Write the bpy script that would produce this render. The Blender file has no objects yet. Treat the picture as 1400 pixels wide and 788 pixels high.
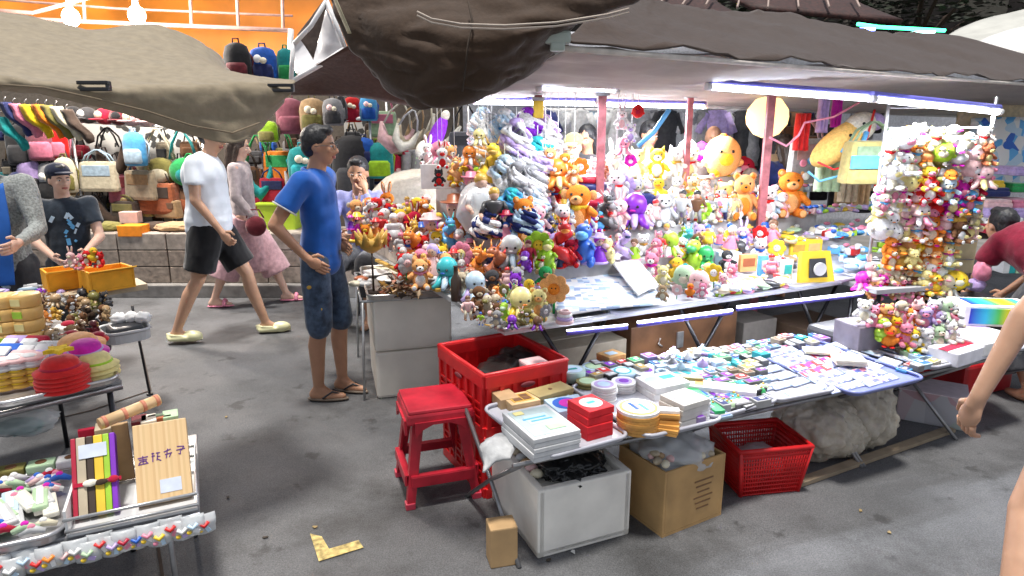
import bpy, bmesh, math, random
from mathutils import Vector, Matrix, noise
random.seed(7)
S = bpy.context.scene
COL = S.collection
R = math.radians
# ------------------------------------------------------------------ camera
H, PITCH, F, CX, CY = 1.68, R(13.5), 912.0, 700.0, 394.0
cp, sp = math.cos(PITCH), math.sin(PITCH)
cd = bpy.data.cameras.new('camera'); cam = bpy.data.objects.new('camera', cd); COL.objects.link(cam)
cam.location = (0, 0, H); cam.rotation_euler = (R(90) - PITCH, 0, 0)
cd.sensor_width = 36; cd.lens = 36 * F / 1400; cd.clip_start = .05; cd.clip_end = 400
S.camera = cam
def ray(px, py):
    dx, up = (px - CX) / F, (CY - py) / F
    return Vector((dx, cp + up * sp, -sp + up * cp))
def G(px, py, z=0.0):                    # point of the horizontal plane z seen there
    r = ray(px, py); t = (z - H) / r.z
    return Vector((0, 0, H)) + r * t
def D(px, py, d):                        # point at distance y = d
    r = ray(px, py)
    return Vector((0, 0, H)) + r * (d / r.y)
def proj(p):
    y, z = p[1], p[2] - H
    zc = y * cp - z * sp; up = y * sp + z * cp
    return CX + F * p[0] / zc, CY - F * up / zc
def mpp(p):                              # metres per photo pixel at p
    return (p[1] * cp - (p[2] - H) * sp) / F
# ------------------------------------------------------------------ materials
PAL = dict(
 white=(.8,.8,.8), cream=(.72,.66,.5), ivory=(.75,.72,.62), grey=(.3,.3,.31), lightgrey=(.55,.56,.57), black=(.015,.015,.018),
 charcoal=(.05,.05,.055), red=(.62,.02,.02), crimson=(.42,.01,.04), maroon=(.16,.02,.03), pink=(.75,.25,.36), palepink=(.8,.52,.52),
 magenta=(.62,.02,.42), purple=(.22,.03,.5), lilac=(.5,.38,.7), navy=(.02,.03,.13), blue=(.03,.13,.55), skyblue=(.12,.42,.78),
 paleblue=(.5,.66,.8), teal=(.02,.3,.3), turquoise=(.05,.5,.55), green=(.03,.35,.1), lime=(.35,.6,.04), olive=(.2,.18,.05), palegreen=(.45,.62,.4),
 yellow=(.8,.55,.04), paleyellow=(.8,.7,.3), orange=(.8,.24,.03), paleorange=(.85,.42,.16), terracotta=(.4,.12,.05), tan=(.45,.3,.16),
 brown=(.16,.075,.035), darkbrown=(.05,.03,.02), gold=(.55,.33,.06), beige=(.5,.42,.3), mauve=(.32,.1,.14), wood=(.62,.42,.22), skin=(.55,.32,.21), tanskin=(.46,.245,.15), paleskin=(.66,.42,.32))
_m = {}
def mat(key, rough=.6, var=.12, scale=14., metal=0., bump=0., spec=.5, kind=''):
    k = (key, rough, var, scale, metal, bump, kind)
    if k in _m: return _m[k]
    rgb = PAL[key] if isinstance(key, str) else key
    m = bpy.data.materials.new((key if isinstance(key, str) else 'paint') + '_' + (kind or 'plain')); m.use_nodes = True
    n = m.node_tree.nodes; l = m.node_tree.links; b = n['Principled BSDF']
    b.inputs['Roughness'].default_value = rough; b.inputs['Metallic'].default_value = metal
    b.inputs['Specular IOR Level'].default_value = spec
    if kind == 'cloth':
        b.inputs['Sheen Weight'].default_value = .25
    if kind == 'skin':
        b.inputs['Subsurface Weight'].default_value = .12; b.inputs['Subsurface Radius'].default_value = (.02, .008, .004); b.inputs['Subsurface Scale'].default_value=.5
    if kind == 'thin':
        b.inputs['Transmission Weight'].default_value = .0
    tc = n.new('ShaderNodeTexCoord'); no = n.new('ShaderNodeTexNoise'); no.inputs['Scale'].default_value = scale; no.inputs['Detail'].default_value = 4
    l.new(tc.outputs['Object'], no.inputs['Vector'])
    mr = n.new('ShaderNodeMapRange'); mr.inputs[1].default_value = .3; mr.inputs[2].default_value = .7; mr.inputs[3].default_value = 1 - var * 1.6; mr.inputs[4].default_value = 1 + var
    l.new(no.outputs['Fac'], mr.inputs[0])
    mx = n.new('ShaderNodeMix'); mx.data_type = 'RGBA'; mx.blend_type = 'MULTIPLY'; mx.inputs[0].default_value = 1
    mx.inputs[6].default_value = (*rgb, 1); l.new(mr.outputs[0], mx.inputs[7]); l.new(mx.outputs[2], b.inputs['Base Color'])
    if bump:
        bp = n.new('ShaderNodeBump'); bp.inputs['Strength'].default_value = bump; bp.inputs['Distance'].default_value = .01
        l.new(no.outputs['Fac'], bp.inputs['Height']); l.new(bp.outputs[0], b.inputs['Normal'])
    _m[k] = m; return m
def cloth(c, s=30.): return mat(c, .85, .14, s, 0, .35, .2, 'cloth')
def plush(c): return mat(c, .9, .16, 60., 0, .5, .2, 'plush')
def plastic(c): return mat(c, .35, .08, 9., 0, .1, .5, 'plastic')
def paper(c): return mat(c, .7, .08, 20., 0, .05, .3, 'paper')
def metal(c='lightgrey'): return mat(c, .35, .15, 20., .8, .1, .5, 'metal')
def skin(c='skin'): return mat(c, .5, .07, 12., 0, .05, .4, 'skin')
def nodes_mat(name):
    m = bpy.data.materials.new(name); m.use_nodes = True
    return m, m.node_tree.nodes, m.node_tree.links, m.node_tree.nodes['Principled BSDF']
def stripes(name, cols, scale, axis='X', rough=.6, noise_amt=.0, tex='stripe'):
    """several flat colours alternating in bands or patches: a printed surface"""
    m, n, l, b = nodes_mat(name); b.inputs['Roughness'].default_value = rough
    tc = n.new('ShaderNodeTexCoord'); mp = n.new('ShaderNodeMapping'); l.new(tc.outputs['Object'], mp.inputs[0])
    if tex == 'stripe':
        sx = n.new('ShaderNodeSeparateXYZ'); l.new(mp.outputs[0], sx.inputs[0])
        mu = n.new('ShaderNodeMath'); mu.operation = 'MULTIPLY'; mu.inputs[1].default_value = scale; l.new(sx.outputs[axis], mu.inputs[0])
        fr = n.new('ShaderNodeMath'); fr.operation = 'FRACT'; l.new(mu.outputs[0], fr.inputs[0]); out = fr.outputs[0]
    else:
        v = n.new('ShaderNodeTexVoronoi'); v.inputs['Scale'].default_value = scale; l.new(mp.outputs[0], v.inputs['Vector'])
        if tex == 'checks': v.distance = 'CHEBYCHEV'; v.inputs['Randomness'].default_value = .35
        sx = n.new('ShaderNodeSeparateColor'); l.new(v.outputs['Color'], sx.inputs[0]); out = sx.outputs[0]
    cr = n.new('ShaderNodeValToRGB'); cr.color_ramp.interpolation = 'CONSTANT'; el = cr.color_ramp.elements
    cols = [PAL[c] if isinstance(c, str) else c for c in cols]
    el[0].position = 0; el[0].color = (*cols[0], 1); el[1].position = 1 / len(cols); el[1].color = (*cols[1], 1)
    for i, c in enumerate(cols[2:], 2):
        e = el.new(i / len(cols)); e.color = (*c, 1)
    l.new(out, cr.inputs[0]); l.new(cr.outputs[0], b.inputs['Base Color'])
    return m
def emit(name, rgb, s):
    m, n, l, b = nodes_mat(name); b.inputs['Base Color'].default_value = (*rgb, 1)
    b.inputs['Emission Color'].default_value = (*rgb, 1); b.inputs['Emission Strength'].default_value = s
    return m
# ------------------------------------------------------------------ mesh builder
class MB:
    def __init__(s): s.bm = bmesh.new(); s.mats = []
    def mi(s, m):
        if m not in s.mats: s.mats.append(m)
        return s.mats.index(m)
    def _fin(s, verts, M, m, smooth):
        for v in verts: v.co = M @ v.co
        i = s.mi(m); fs = set()
        for v in verts:
            for f in v.link_faces: fs.add(f)
        for f in fs: f.material_index = i; f.smooth = smooth
    def box(s, c, size, m, rot=None, bev=0, taper=1.):
        g = bmesh.ops.create_cube(s.bm, size=1); vs = g['verts']
        for v in vs:
            k = taper if v.co.z < 0 else 1
            v.co = Vector((v.co.x * size[0] * k, v.co.y * size[1] * k, v.co.z * size[2]))
        M = Matrix.Translation(Vector(c)) @ (rot if rot else Matrix.Identity(4))
        if bev:
            es = set(e for v in vs for e in v.link_edges)
            r = bmesh.ops.bevel(s.bm, geom=list(es), offset=bev, segments=2, affect='EDGES', profile=.6)
            vs = list(set(r['verts']) | set(v for f in r['faces'] for v in f.verts) | set(v for v in vs if v.is_valid))
        s._fin(vs, M, m, False); return s
    _sph = {}
    def ell(s, c, r, m, rot=None, seg=12, ring=8):
        if not hasattr(r, '__len__'): r = (r, r, r)
        if (seg, ring) not in MB._sph:
            P_ = [Vector((0, 0, 1))] + [Vector((math.sin(math.pi * i / ring) * math.cos(2 * math.pi * k / seg), math.sin(math.pi * i / ring) * math.sin(2 * math.pi * k / seg), math.cos(math.pi * i / ring))) for i in range(1, ring) for k in range(seg)] + [Vector((0, 0, -1))]
            F_ = []
            for k in range(seg):
                k2 = (k + 1) % seg; F_.append((0, 1 + k, 1 + k2)); e = 1 + (ring - 2) * seg; F_.append((e + k, len(P_) - 1, e + k2))
                for i in range(ring - 2): a = 1 + i * seg; F_.append((a + k, a + seg + k, a + seg + k2, a + k2))
            MB._sph[(seg, ring)] = (P_, F_)
        P_, F_ = MB._sph[(seg, ring)]
        M = Matrix.Translation(Vector(c)) @ (rot if rot else Matrix.Identity(4)) @ Matrix.Diagonal((*r, 1)); mi = s.mi(m)
        vs = [s.bm.verts.new(M @ p) for p in P_]
        for f in F_:
            q = s.bm.faces.new([vs[i] for i in f]); q.smooth = True; q.material_index = mi
        return s
    def cyl(s, p0, p1, r0, r1, m, seg=12, smooth=True, caps=True):
        p0, p1 = Vector(p0), Vector(p1); d = p1 - p0; L = d.length
        if L < 1e-6: return s
        g = bmesh.ops.create_cone(s.bm, cap_ends=caps, segments=seg, radius1=max(r0, 1e-4), radius2=max(r1, 1e-4), depth=L)
        M = Matrix.Translation((p0 + p1) / 2) @ d.to_track_quat('Z', 'Y').to_matrix().to_4x4()
        s._fin(g['verts'], M, m, smooth)
        if smooth and caps:
            for v in g['verts']:
                for f in v.link_faces:
                    if len(f.verts) > 4: f.smooth = False
        return s
    def cap(s, p0, p1, r0, r1, m, seg=12):          # capsule
        s.cyl(p0, p1, r0, r1, m, seg); s.ell(p0, r0, m, seg=seg); s.ell(p1, r1, m, seg=seg); return s
    def tube(s, pts, r, m, seg=6, closed=False):
        pts = [Vector(p) for p in pts]; n = len(pts); rings = []
        for i, p in enumerate(pts):
            if closed: t = pts[(i + 1) % n] - pts[i - 1]
            else: t = pts[min(i + 1, n - 1)] - pts[max(i - 1, 0)]
            q = t.to_track_quat('Z', 'Y').to_matrix(); rr = r[i] if hasattr(r, '__len__') else r
            rings.append([s.bm.verts.new(p + q @ Vector((math.cos(2 * math.pi * k / seg) * rr, math.sin(2 * math.pi * k / seg) * rr, 0))) for k in range(seg)])
        mi = s.mi(m)
        rng = range(n if closed else n - 1)
        for i in rng:
            a, b = rings[i], rings[(i + 1) % n]
            for k in range(seg):
                f = s.bm.faces.new((a[k], a[(k + 1) % seg], b[(k + 1) % seg], b[k])); f.smooth = True; f.material_index = mi
        if not closed:
            for q in (rings[0][::-1], rings[-1]):
                f = s.bm.faces.new(q); f.material_index = mi
        return s
    def lathe(s, prof, m, M=None, seg=16, sx=1, sy=1):
        M = M or Matrix.Identity(4); mi = s.mi(m); rings = []
        for r, z in prof:
            rings.append([s.bm.verts.new(M @ Vector((math.cos(2 * math.pi * k / seg) * r * sx, math.sin(2 * math.pi * k / seg) * r * sy, z))) for k in range(seg)])
        for a, b in zip(rings, rings[1:]):
            for k in range(seg):
                f = s.bm.faces.new((a[k], a[(k + 1) % seg], b[(k + 1) % seg], b[k])); f.smooth = True; f.material_index = mi
        for q in (rings[0][::-1], rings[-1]):
            f = s.bm.faces.new(q); f.material_index = mi
        return s
    def prism(s, pts, h, m, M=None):                 # 2-D outline in xy, thickness h along z
        M = M or Matrix.Identity(4); mi = s.mi(m)
        a = [s.bm.verts.new(M @ Vector((x, y, 0))) for x, y in pts]; b = [s.bm.verts.new(M @ Vector((x, y, h))) for x, y in pts]
        fs = [s.bm.faces.new(a[::-1]), s.bm.faces.new(b)]
        n = len(pts)
        for i in range(n): fs.append(s.bm.faces.new((a[i], a[(i + 1) % n], b[(i + 1) % n], b[i])))
        for f in fs: f.material_index = mi
        return s
    def sheet(s, rows, m, th=.004, sub=4, wr=.0, ws=6., seed=0.):
        """smooth cloth through a grid of points, with real thickness and small folds"""
        def cr(p, i, t):
            n = len(p); P0, P1, P2, P3 = p[max(i - 1, 0)], p[i], p[min(i + 1, n - 1)], p[min(i + 2, n - 1)]
            return .5 * ((2 * P1) + (P2 - P0) * t + (2 * P0 - 5 * P1 + 4 * P2 - P3) * t * t + (3 * P1 - P0 - 3 * P2 + P3) * t ** 3)
        def dens(p):
            o = []
            for i in range(len(p) - 1):
                for k in range(sub): o.append(cr(p, i, k / sub))
            o.append(p[-1]); return o
        rows = [dens([Vector(q) for q in r]) for r in rows]
        cols = list(zip(*rows)); cols = [dens(list(c)) for c in cols]; g = list(zip(*cols))
        nr, nc = len(g), len(g[0]); mi = s.mi(m); A = [[None] * nc for _ in range(nr)]; B = [[None] * nc for _ in range(nr)]
        for i in range(nr):
            for j in range(nc):
                du = g[i][min(j + 1, nc - 1)] - g[i][max(j - 1, 0)]; dv = g[min(i + 1, nr - 1)][j] - g[max(i - 1, 0)][j]
                nn = du.cross(dv); nn = nn.normalized() if nn.length > 1e-9 else Vector((0, 0, 1))
                p = g[i][j]
                if wr:
                    q_ = Vector((p.x * .3 + p.z * .25, p.y, p.z * 1.3)) * ws; r1 = 1 - 2 * abs(noise.noise(q_ * 1.6 + Vector((seed, 7, 1)))); p = p + nn * wr * (.8 * noise.noise(q_ * .6 + Vector((seed, 0, 0))) + .45 * r1 * r1 * r1 + .3 * noise.noise(q_ * 3 + Vector((seed, 3, 0))))
                A[i][j] = s.bm.verts.new(p + nn * th / 2); B[i][j] = s.bm.verts.new(p - nn * th / 2)
        def q(*v):
            try:
                f = s.bm.faces.new(v); f.smooth = True; f.material_index = mi
            except ValueError: pass
        for i in range(nr - 1):
            for j in range(nc - 1):
                q(A[i][j], A[i][j + 1], A[i + 1][j + 1], A[i + 1][j]); q(B[i][j], B[i + 1][j], B[i + 1][j + 1], B[i][j + 1])
        for i in range(nr - 1): q(A[i][0], A[i + 1][0], B[i + 1][0], B[i][0]); q(A[i][-1], B[i][-1], B[i + 1][-1], A[i + 1][-1])
        for j in range(nc - 1): q(A[0][j], B[0][j], B[0][j + 1], A[0][j + 1]); q(A[-1][j], A[-1][j + 1], B[-1][j + 1], B[-1][j])
        return s
    def xf(s, M):
        bmesh.ops.transform(s.bm, matrix=M, verts=s.bm.verts); return s
    def mesh(s, name='mesh'):
        me = bpy.data.meshes.new(name); s.bm.to_mesh(me); s.bm.free()
        for m in s.mats: me.materials.append(m)
        return me
    def build(s, name, parent=None, loc=None, rz=0):
        o = bpy.data.objects.new(name, s.mesh(name)); COL.objects.link(o)
        if parent: o.parent = parent
        if loc is not None: o.location = loc
        o.rotation_euler.z = rz
        return o
RX = lambda a: Matrix.Rotation(R(a), 4, 'X')
RY = lambda a: Matrix.Rotation(R(a), 4, 'Y')
RZ = lambda a: Matrix.Rotation(R(a), 4, 'Z')
T = lambda *a: Matrix.Translation(Vector(a))
# ------------------------------------------------------------------ things, labels
REG = []          # (object, base phrase) whose labels are told apart at the end
def tag(o, label, cat, group=None):
    o['label'] = label; o['category'] = cat
    if group: o['group'] = group
    return o
def struct(o): o['kind'] = 'structure'; return o
def thing(name, label, cat, loc=(0, 0, 0), rz=0, group=None):
    o = bpy.data.objects.new(name, None); COL.objects.link(o); o.empty_display_size = .05
    o.location = loc; o.rotation_euler.z = rz
    return tag(o, label, cat, group)
def reg(o, base, plural, cat, group):
    """base: the thing, plural: how the set of its look-alikes is called"""
    tag(o, base, cat, group); REG.append((o, base, plural)); return o
ORD = ['', 'second', 'third', 'fourth', 'fifth', 'sixth', 'seventh', 'eighth', 'ninth', 'tenth', 'eleventh', 'twelfth']
NUM = ['', 'one', 'two', 'three', 'four', 'five', 'six', 'seven', 'eight', 'nine', 'ten', 'eleven', 'twelve']
def finish_labels():
    sets = {}
    for o, b, p in REG: sets.setdefault(p or b, []).append((o, p or b))
    for b, L in sets.items():
        if len(L) == 1: continue
        def key(t):
            w = t[0].matrix_world.translation if False else t[0].location
            return proj((w[0], max(w[1], .5), w[2]))
        L = sorted(L, key=lambda t: key(t)[0]); n = len(L)
        if n <= 4 or n <= 12:
            for i, (o, p) in enumerate(L):
                if i == 0: q = 'leftmost of the %s %s' % (NUM[n], p)
                elif i == n - 1: q = 'rightmost of the %s %s' % (NUM[n], p)
                elif i <= n / 2: q = '%s from left of the %s %s' % (ORD[i], NUM[n], p)
                else: q = '%s from right of the %s %s' % (ORD[n - 1 - i], NUM[n], p)
                if len(q.split()) > 16: q = q.replace(' of the ', ' of ', 1)
                o['label'] = q
        else:                                    # split into rows by height, then left to right
            L2 = sorted(L, key=lambda t: key(t)[1]); k = math.ceil(n / 9); k = min(k, 4); per = math.ceil(n / k)
            rn = {2: ['upper', 'lower'], 3: ['upper', 'middle', 'lower'], 4: ['top', 'upper middle', 'lower middle', 'bottom']}[max(k, 2)]
            for r in range(k):
                row = sorted(L2[r * per:(r + 1) * per], key=lambda t: key(t)[0]); m = len(row)
                for i, (o, p) in enumerate(row):
                    a = '%s from %s' % ((ORD[i] or 'first') if i <= m / 2 else (ORD[m - 1 - i] or 'first'), 'left' if i <= m / 2 else 'right')
                    o['label'] = '%s of the %s %s' % (a, rn[r], p)
# ------------------------------------------------------------------ world and light
w = bpy.data.worlds.new('World'); S.world = w; w.use_nodes = True
wn, wl = w.node_tree.nodes, w.node_tree.links
sky = wn.new('ShaderNodeTexSky'); sky.sky_type = 'NISHITA'; sky.sun_disc = False
sky.sun_elevation = R(84); sky.sun_rotation = R(200)
hs = wn.new('ShaderNodeHueSaturation'); hs.inputs['Saturation'].default_value = .35; wl.new(sky.outputs[0], hs.inputs['Color']); wl.new(hs.outputs[0], wn['Background'].inputs[0]); wn['Background'].inputs[1].default_value = .075
sl = bpy.data.lights.new('overhead_light', 'SUN'); so = bpy.data.objects.new('overhead_light', sl); COL.objects.link(so)  # near-vertical lamp added in place of overhead street light, no sun at night
sl.energy = 2.6; sl.angle = R(7); sl.color = (1, .95, .88)
az, el_ = R(200), R(84)
dirv = Vector((math.sin(az) * math.cos(el_), math.cos(az) * math.cos(el_), math.sin(el_)))
so.rotation_euler = dirv.to_track_quat('Z', 'Y').to_euler()
S.view_settings.view_transform = 'Standard'; S.view_settings.look = 'None'; S.view_settings.exposure = .8; S.view_settings.gamma = 1
S.render.engine = 'CYCLES'
# ------------------------------------------------------------------ ground
def asphalt():
    m, n, l, b = nodes_mat('asphalt')
    tc = n.new('ShaderNodeTexCoord')
    def N(sc, det=6, rough=.6):
        x = n.new('ShaderNodeTexNoise'); x.inputs['Scale'].default_value = sc; x.inputs['Detail'].default_value = det; x.inputs['Roughness'].default_value = rough
        l.new(tc.outputs['Object'], x.inputs['Vector']); return x.outputs['Fac']
    def ramp(src, stops):
        r = n.new('ShaderNodeValToRGB'); e = r.color_ramp.elements
        e[0].position, e[0].color = stops[0][0], (*stops[0][1], 1); e[1].position, e[1].color = stops[1][0], (*stops[1][1], 1)
        for p, c in stops[2:]: q = e.new(p); q.color = (*c, 1)
        l.new(src, r.inputs[0]); return r.outputs[0]
    def mul(a, c, f=1., bt='MULTIPLY'):
        x = n.new('ShaderNodeMix'); x.data_type = 'RGBA'; x.blend_type = bt; x.inputs[0].default_value = f
        l.new(a, x.inputs[6]); l.new(c, x.inputs[7]); return x.outputs[2]
    base = ramp(N(1.3, 5), [(.3, (.078, .08, .084)), (.7, (.13, .132, .138))])
    grit = ramp(N(170, 3, .8), [(.35, (.5, .5, .5)), (.5, (1, 1, 1)), (.68, (1.35, 1.35, 1.35))])
    vo = n.new('ShaderNodeTexVoronoi'); vo.inputs['Scale'].default_value = 130; l.new(tc.outputs['Object'], vo.inputs['Vector'])
    st = ramp(vo.outputs['Distance'], [(.0, (.75, .75, .75)), (.5, (1.05, 1.05, 1.05)), (.9, (1.2, 1.2, 1.2))])
    stain = ramp(N(.8, 9, .7), [(.38, (.38, .37, .36)), (.5, (1, 1, 1)), (.7, (1.25, 1.25, 1.27))])
    blot = ramp(N(4.5, 5, .6), [(.33, (.35, .34, .33)), (.39, (1, 1, 1))])
    c = mul(base, grit, .9); c = mul(c, st); c = mul(c, stain, .8); c = mul(c, blot, .7)
    l.new(c, b.inputs['Base Color'])
    rg = n.new('ShaderNodeMapRange'); rg.inputs[1].default_value = .35; rg.inputs[2].default_value = .65; rg.inputs[3].default_value = .42; rg.inputs[4].default_value = .8
    l.new(N(.9, 8, .65), rg.inputs[0]); l.new(rg.outputs[0], b.inputs['Roughness'])
    bp = n.new('ShaderNodeBump'); bp.inputs['Strength'].default_value = .6; bp.inputs['Distance'].default_value = .006
    l.new(N(150, 3, .8), bp.inputs['Height']); l.new(bp.outputs[0], b.inputs['Normal'])
    return m
b = MB(); b.box((0, 40, -.05), (260, 260, .1), asphalt()); struct(b.build('ground'))
# cracks between the concrete slabs on the left, thin dark joints
def strip(name, pts, wdt, m, z=.004, h=.001, kind=True):
    b = MB()
    for a, c in zip(pts, pts[1:]):
        a, c = Vector((a[0], a[1], z)), Vector((c[0], c[1], z)); d = (c - a).normalized(); q = Vector((-d.y, d.x, 0)) * wdt / 2
        b.prism([tuple((a + q)[:2]), tuple((a - q)[:2]), tuple((c - q)[:2]), tuple((c + q)[:2])], h, m, T(0, 0, z))
    o = b.build(name)
    if kind: struct(o)
    return o
joint = mat('darkbrown', .9)
for pts in ([(70, 575), (125, 562), (205, 535)], [(192, 470), (206, 535)], [(215, 740), (224, 800)]):
    P = [G(x, y) for x, y in pts]
    strip('pavement_joint', [(p.x, p.y) for p in P], .012, joint)
# worn yellow corner mark on the asphalt
ym = mat((.55, .42, .16), .8, .4, 40)
P = [G(*q) for q in [(424, 731), (440, 735), (450, 752), (490, 740), (497, 750), (436, 769)]]
b = MB(); b.prism([(p.x, p.y) for p in P], .001, ym, T(0, 0, .004)); struct(b.build('road_marking'))
# litter and dark spots on the asphalt
rl = random.Random(5)
for k in range(12):
    px, py = rl.uniform(300, 1300), rl.uniform(560, 780)
    if px > 640 and py < 790 - (px - 640) * .33 + 10: py = 790 - (px - 640) * .33 + 12
    p = G(px, py, .004); c = rl.choice([(.6, .6, .58), (.3, .22, .1), (.05, .04, .03), (.5, .4, .2), (.03, .03, .03)]); n = 6
    b = MB(); b.prism([(math.cos(q * 1.05) * rl.uniform(.006, .018), math.sin(q * 1.05) * rl.uniform(.004, .012)) for q in range(n)], .0025, mat(c, .8)); o = b.build('litter', None, p, rl.uniform(0, 6))
    reg(o, '%s scrap of litter on the asphalt' % {.6: 'pale', .3: 'brown', .05: 'dark brown', .5: 'tan', .03: 'black'}[c[0]], '%s litter scraps on the asphalt' % {.6: 'pale', .3: 'brown', .05: 'dark brown', .5: 'tan', .03: 'black'}[c[0]], 'litter', 'litter scraps on the asphalt')
# ------------------------------------------------------------------ raised platform of blocks on the far side
blockm = mat((.27, .22, .18), .85, .25, 18, 0, .5)
blockm2 = mat((.33, .285, .245), .85, .25, 12, 0, .4)
b = MB()
b.box((-3.6, 7.25, .065), (8.2, 1.36, .13), mat((.2, .19, .18), .8, .25, 9, 0, .4), bev=.01)
struct(b.build('kerb'))
t = thing('platform_wall', 'low platform of grey brown blocks along the kerb below the hanging handbags', 'low wall', (0, 0, 0))
xx = -6.5
k = 0
while xx < -1.9:
    wd = .5
    for r_ in range(3):
        b = MB(); b.box((xx + wd / 2, 6.93, .13 + .172 * r_ + .085), (wd - .012, .52, .165), blockm2 if r_ == 2 else blockm, bev=.008); b.build('block', t)
    xx += wd; k += 1
b = MB(); b.box((-3.6, 7.55, .33), (8.2, .7, .38), blockm); b.build('core', t)
# floor and back walls
b = MB(); b.box((4, 11.6, .02), (26, 7, .04), mat((.2, .19, .18), .7, .2, 3)); struct(b.build('paving'))
def wallthing(name, label, cat, p0, p1, z0, z1, m, th=.08, wr=0):
    b = MB(); p0, p1 = Vector((*p0, 0)), Vector((*p1, 0)); d = (p1 - p0)
    rows = []
    for zz in (z0, (z0 + z1) / 2, z1):
        rows.append([p0 + d * k / 6 + Vector((0, 0, zz)) for k in range(7)])
    b.sheet(rows, m, th, 4, wr, 1.6)
    return tag(b.build(name), label, cat)
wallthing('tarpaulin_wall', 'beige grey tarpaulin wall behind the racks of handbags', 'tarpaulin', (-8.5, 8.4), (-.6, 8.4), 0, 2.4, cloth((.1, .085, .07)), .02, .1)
wallthing('tarpaulin_wall', 'bright orange tarpaulin behind the two bulbs at top left', 'tarpaulin', (-8.8, 8.9), (-1.9, 8.9), 2.2, 4.6, mat((.95, .3, .02), .5, .2, 1.2, 0, .3), .02, .35)
wallthing('tarpaulin_wall', 'pale grey tarpaulin hung behind the sellers of the toy stall', 'tarpaulin', (-1.6, 9.6), (9, 11.5), 0, 3.0, cloth((.45, .46, .5)), .02, .15)
# pink painted roof frame in front of the orange tarpaulin
fm = mat((.8, .5, .42), .4)
t = thing('roof_frame', 'pink painted steel roof frame in front of the orange tarpaulin', 'frame', D(258, 20, 7.4))
o0 = t.location
def bar(ptsa, r=.022, name='bar', par=t, m=fm):
    b = MB(); b.tube([Vector(p) - o0 for p in ptsa], r, m, 8); return b.build(name, par)
bar([D(-60, 22, 7.4), D(120, 30, 7.4), D(400, 42, 7.4)])
bar([D(-60, -5, 7.6), D(160, 12, 7.6), D(400, 22, 7.6)], .012)
for x0, y0, x1, y1 in ((258, -40, 262, 36), (322, -40, 326, 39), (385, -40, 387, 42), (112, -40, 116, 30), (190, -40, 186, 10)):
    bar([D(x0, y0, 7.42), D(x1, y1, 7.42)], .018)
bar([D(-40, 12, 7.3), D(45, 18, 7.3), D(130, -5, 7.3)], .02)
bar([D(398, 40, 7.4), D(394, 112, 7.4)], .03, 'post', m=mat('white'))
# bulbs
bulbm = emit('bulb_glow', (1, .86, .74), 28)
for px, py, lab in ((187, 21, 'lit bare bulb hanging lower right of the two at top left'), (97, 24, 'lit bare bulb above the left canopy, left of the other bulb')):
    p = D(px, py, 6.6); t = thing('light_bulb', lab, 'bulb', p, 0, 'bulbs under the orange tarpaulin')
    b = MB(); b.ell((0, 0, 0), (.075, .075, .085), bulbm, seg=16, ring=12); b.build('globe', t)
    b = MB(); b.cyl((0, 0, .07), (0, 0, .15), .03, .025, plastic('white')); b.tube([(0, 0, .15), (0, 0, .6)], .005, plastic('black')); b.build('socket', t)
    L = bpy.data.lights.new('bulb', 'POINT'); L.energy = 110; L.color = (1, .9, .8); L.shadow_soft_size = .1
    lo = bpy.data.objects.new('bulb_light', L); COL.objects.link(lo); lo.parent = t; lo.location = (0, -.14, -.05)
# ------------------------------------------------------------------ night trees and things beyond the canopy
lm = [mat((.01, .016, .007), .8), mat((.015, .022, .008), .8), mat((.018, .013, .008), .8)]
def tree(x, y, h, r, lab, seed):
    rnd = random.Random(seed)
    t = thing('tree', lab, 'tree', (x, y, 0), 0, 'dark trees beyond the market')
    b = MB(); b.tube([(0, 0, 0), (.05, 0, h * .3), (-.05, .05, h * .55), (0, 0, h * .8)], [.16, .12, .09, .04], mat('darkbrown', .9), 8)
    for k in range(7):
        a = rnd.uniform(0, 6.28); b.tube([(0, 0, h * (.4 + .04 * k)), (math.cos(a) * r * .4, math.sin(a) * r * .4, h * (.55 + .05 * k)), (math.cos(a) * r * .8, math.sin(a) * r * .8, h * (.65 + .04 * k))], [.05, .03, .012], mat('darkbrown', .9), 5)
    b.build('trunk', t)
    b = MB()
    idx = [b.mi(m) for m in lm]
    cl = [(Vector((rnd.gauss(0, .45) * r, rnd.gauss(0, .45) * r, h * .72 + rnd.gauss(0, .17) * h)), rnd.uniform(.3, .7)) for _ in range(34)]
    for c, cr_ in cl:
        for _ in range(75):
            p = c + Vector((rnd.gauss(0, 1), rnd.gauss(0, 1), rnd.gauss(0, .8))) * cr_ * .6
            q = Matrix.Rotation(rnd.uniform(0, 6.3), 3, 'Z') @ Matrix.Rotation(rnd.uniform(-1, 1), 3, 'X'); s_ = rnd.uniform(.06, .13)
            vs = [b.bm.verts.new(p + q @ Vector(v) * s_) for v in ((-1, 0, 0), (0, -.45, .1), (1, 0, 0), (0, .45, .1))]
            f = b.bm.faces.new(vs); f.material_index = rnd.choice(idx)
    b.build('crown', t)
tree(4.6, 13.5, 5.2, 2.0, 'dark leafy tree behind the green neon line, left of the other trees', 1)
tree(8.3, 14.5, 5.6, 2.2, 'dark leafy tree above the white canopies at top right', 2)
tree(12.2, 14.5, 5.4, 2.2, 'dark leafy tree at the far right edge, highest crown', 3)
tree(6.6, 17.0, 6.5, 2.4, 'tall dark tree farthest back between the other two crowns', 4)
b = MB()
bw = mat((.02, .015, .013), .9, .4, 2)
b.box((8, 20, 4), (34, .4, 8), bw)
o = b.build('building'); tag(o, 'dark unlit building wall behind the trees at top right', 'building')
for k, (px, py) in enumerate(((1205, 8), (1350, 3), (1080, 10))):
    p = D(px, py, 19.7); b = MB(); b.box((0, 0, 0), (1.1, .12, .8), mat((.09, .08, .06), .6), bev=.02); q = b.build('window'); q.parent = o; q.location = p
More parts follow.
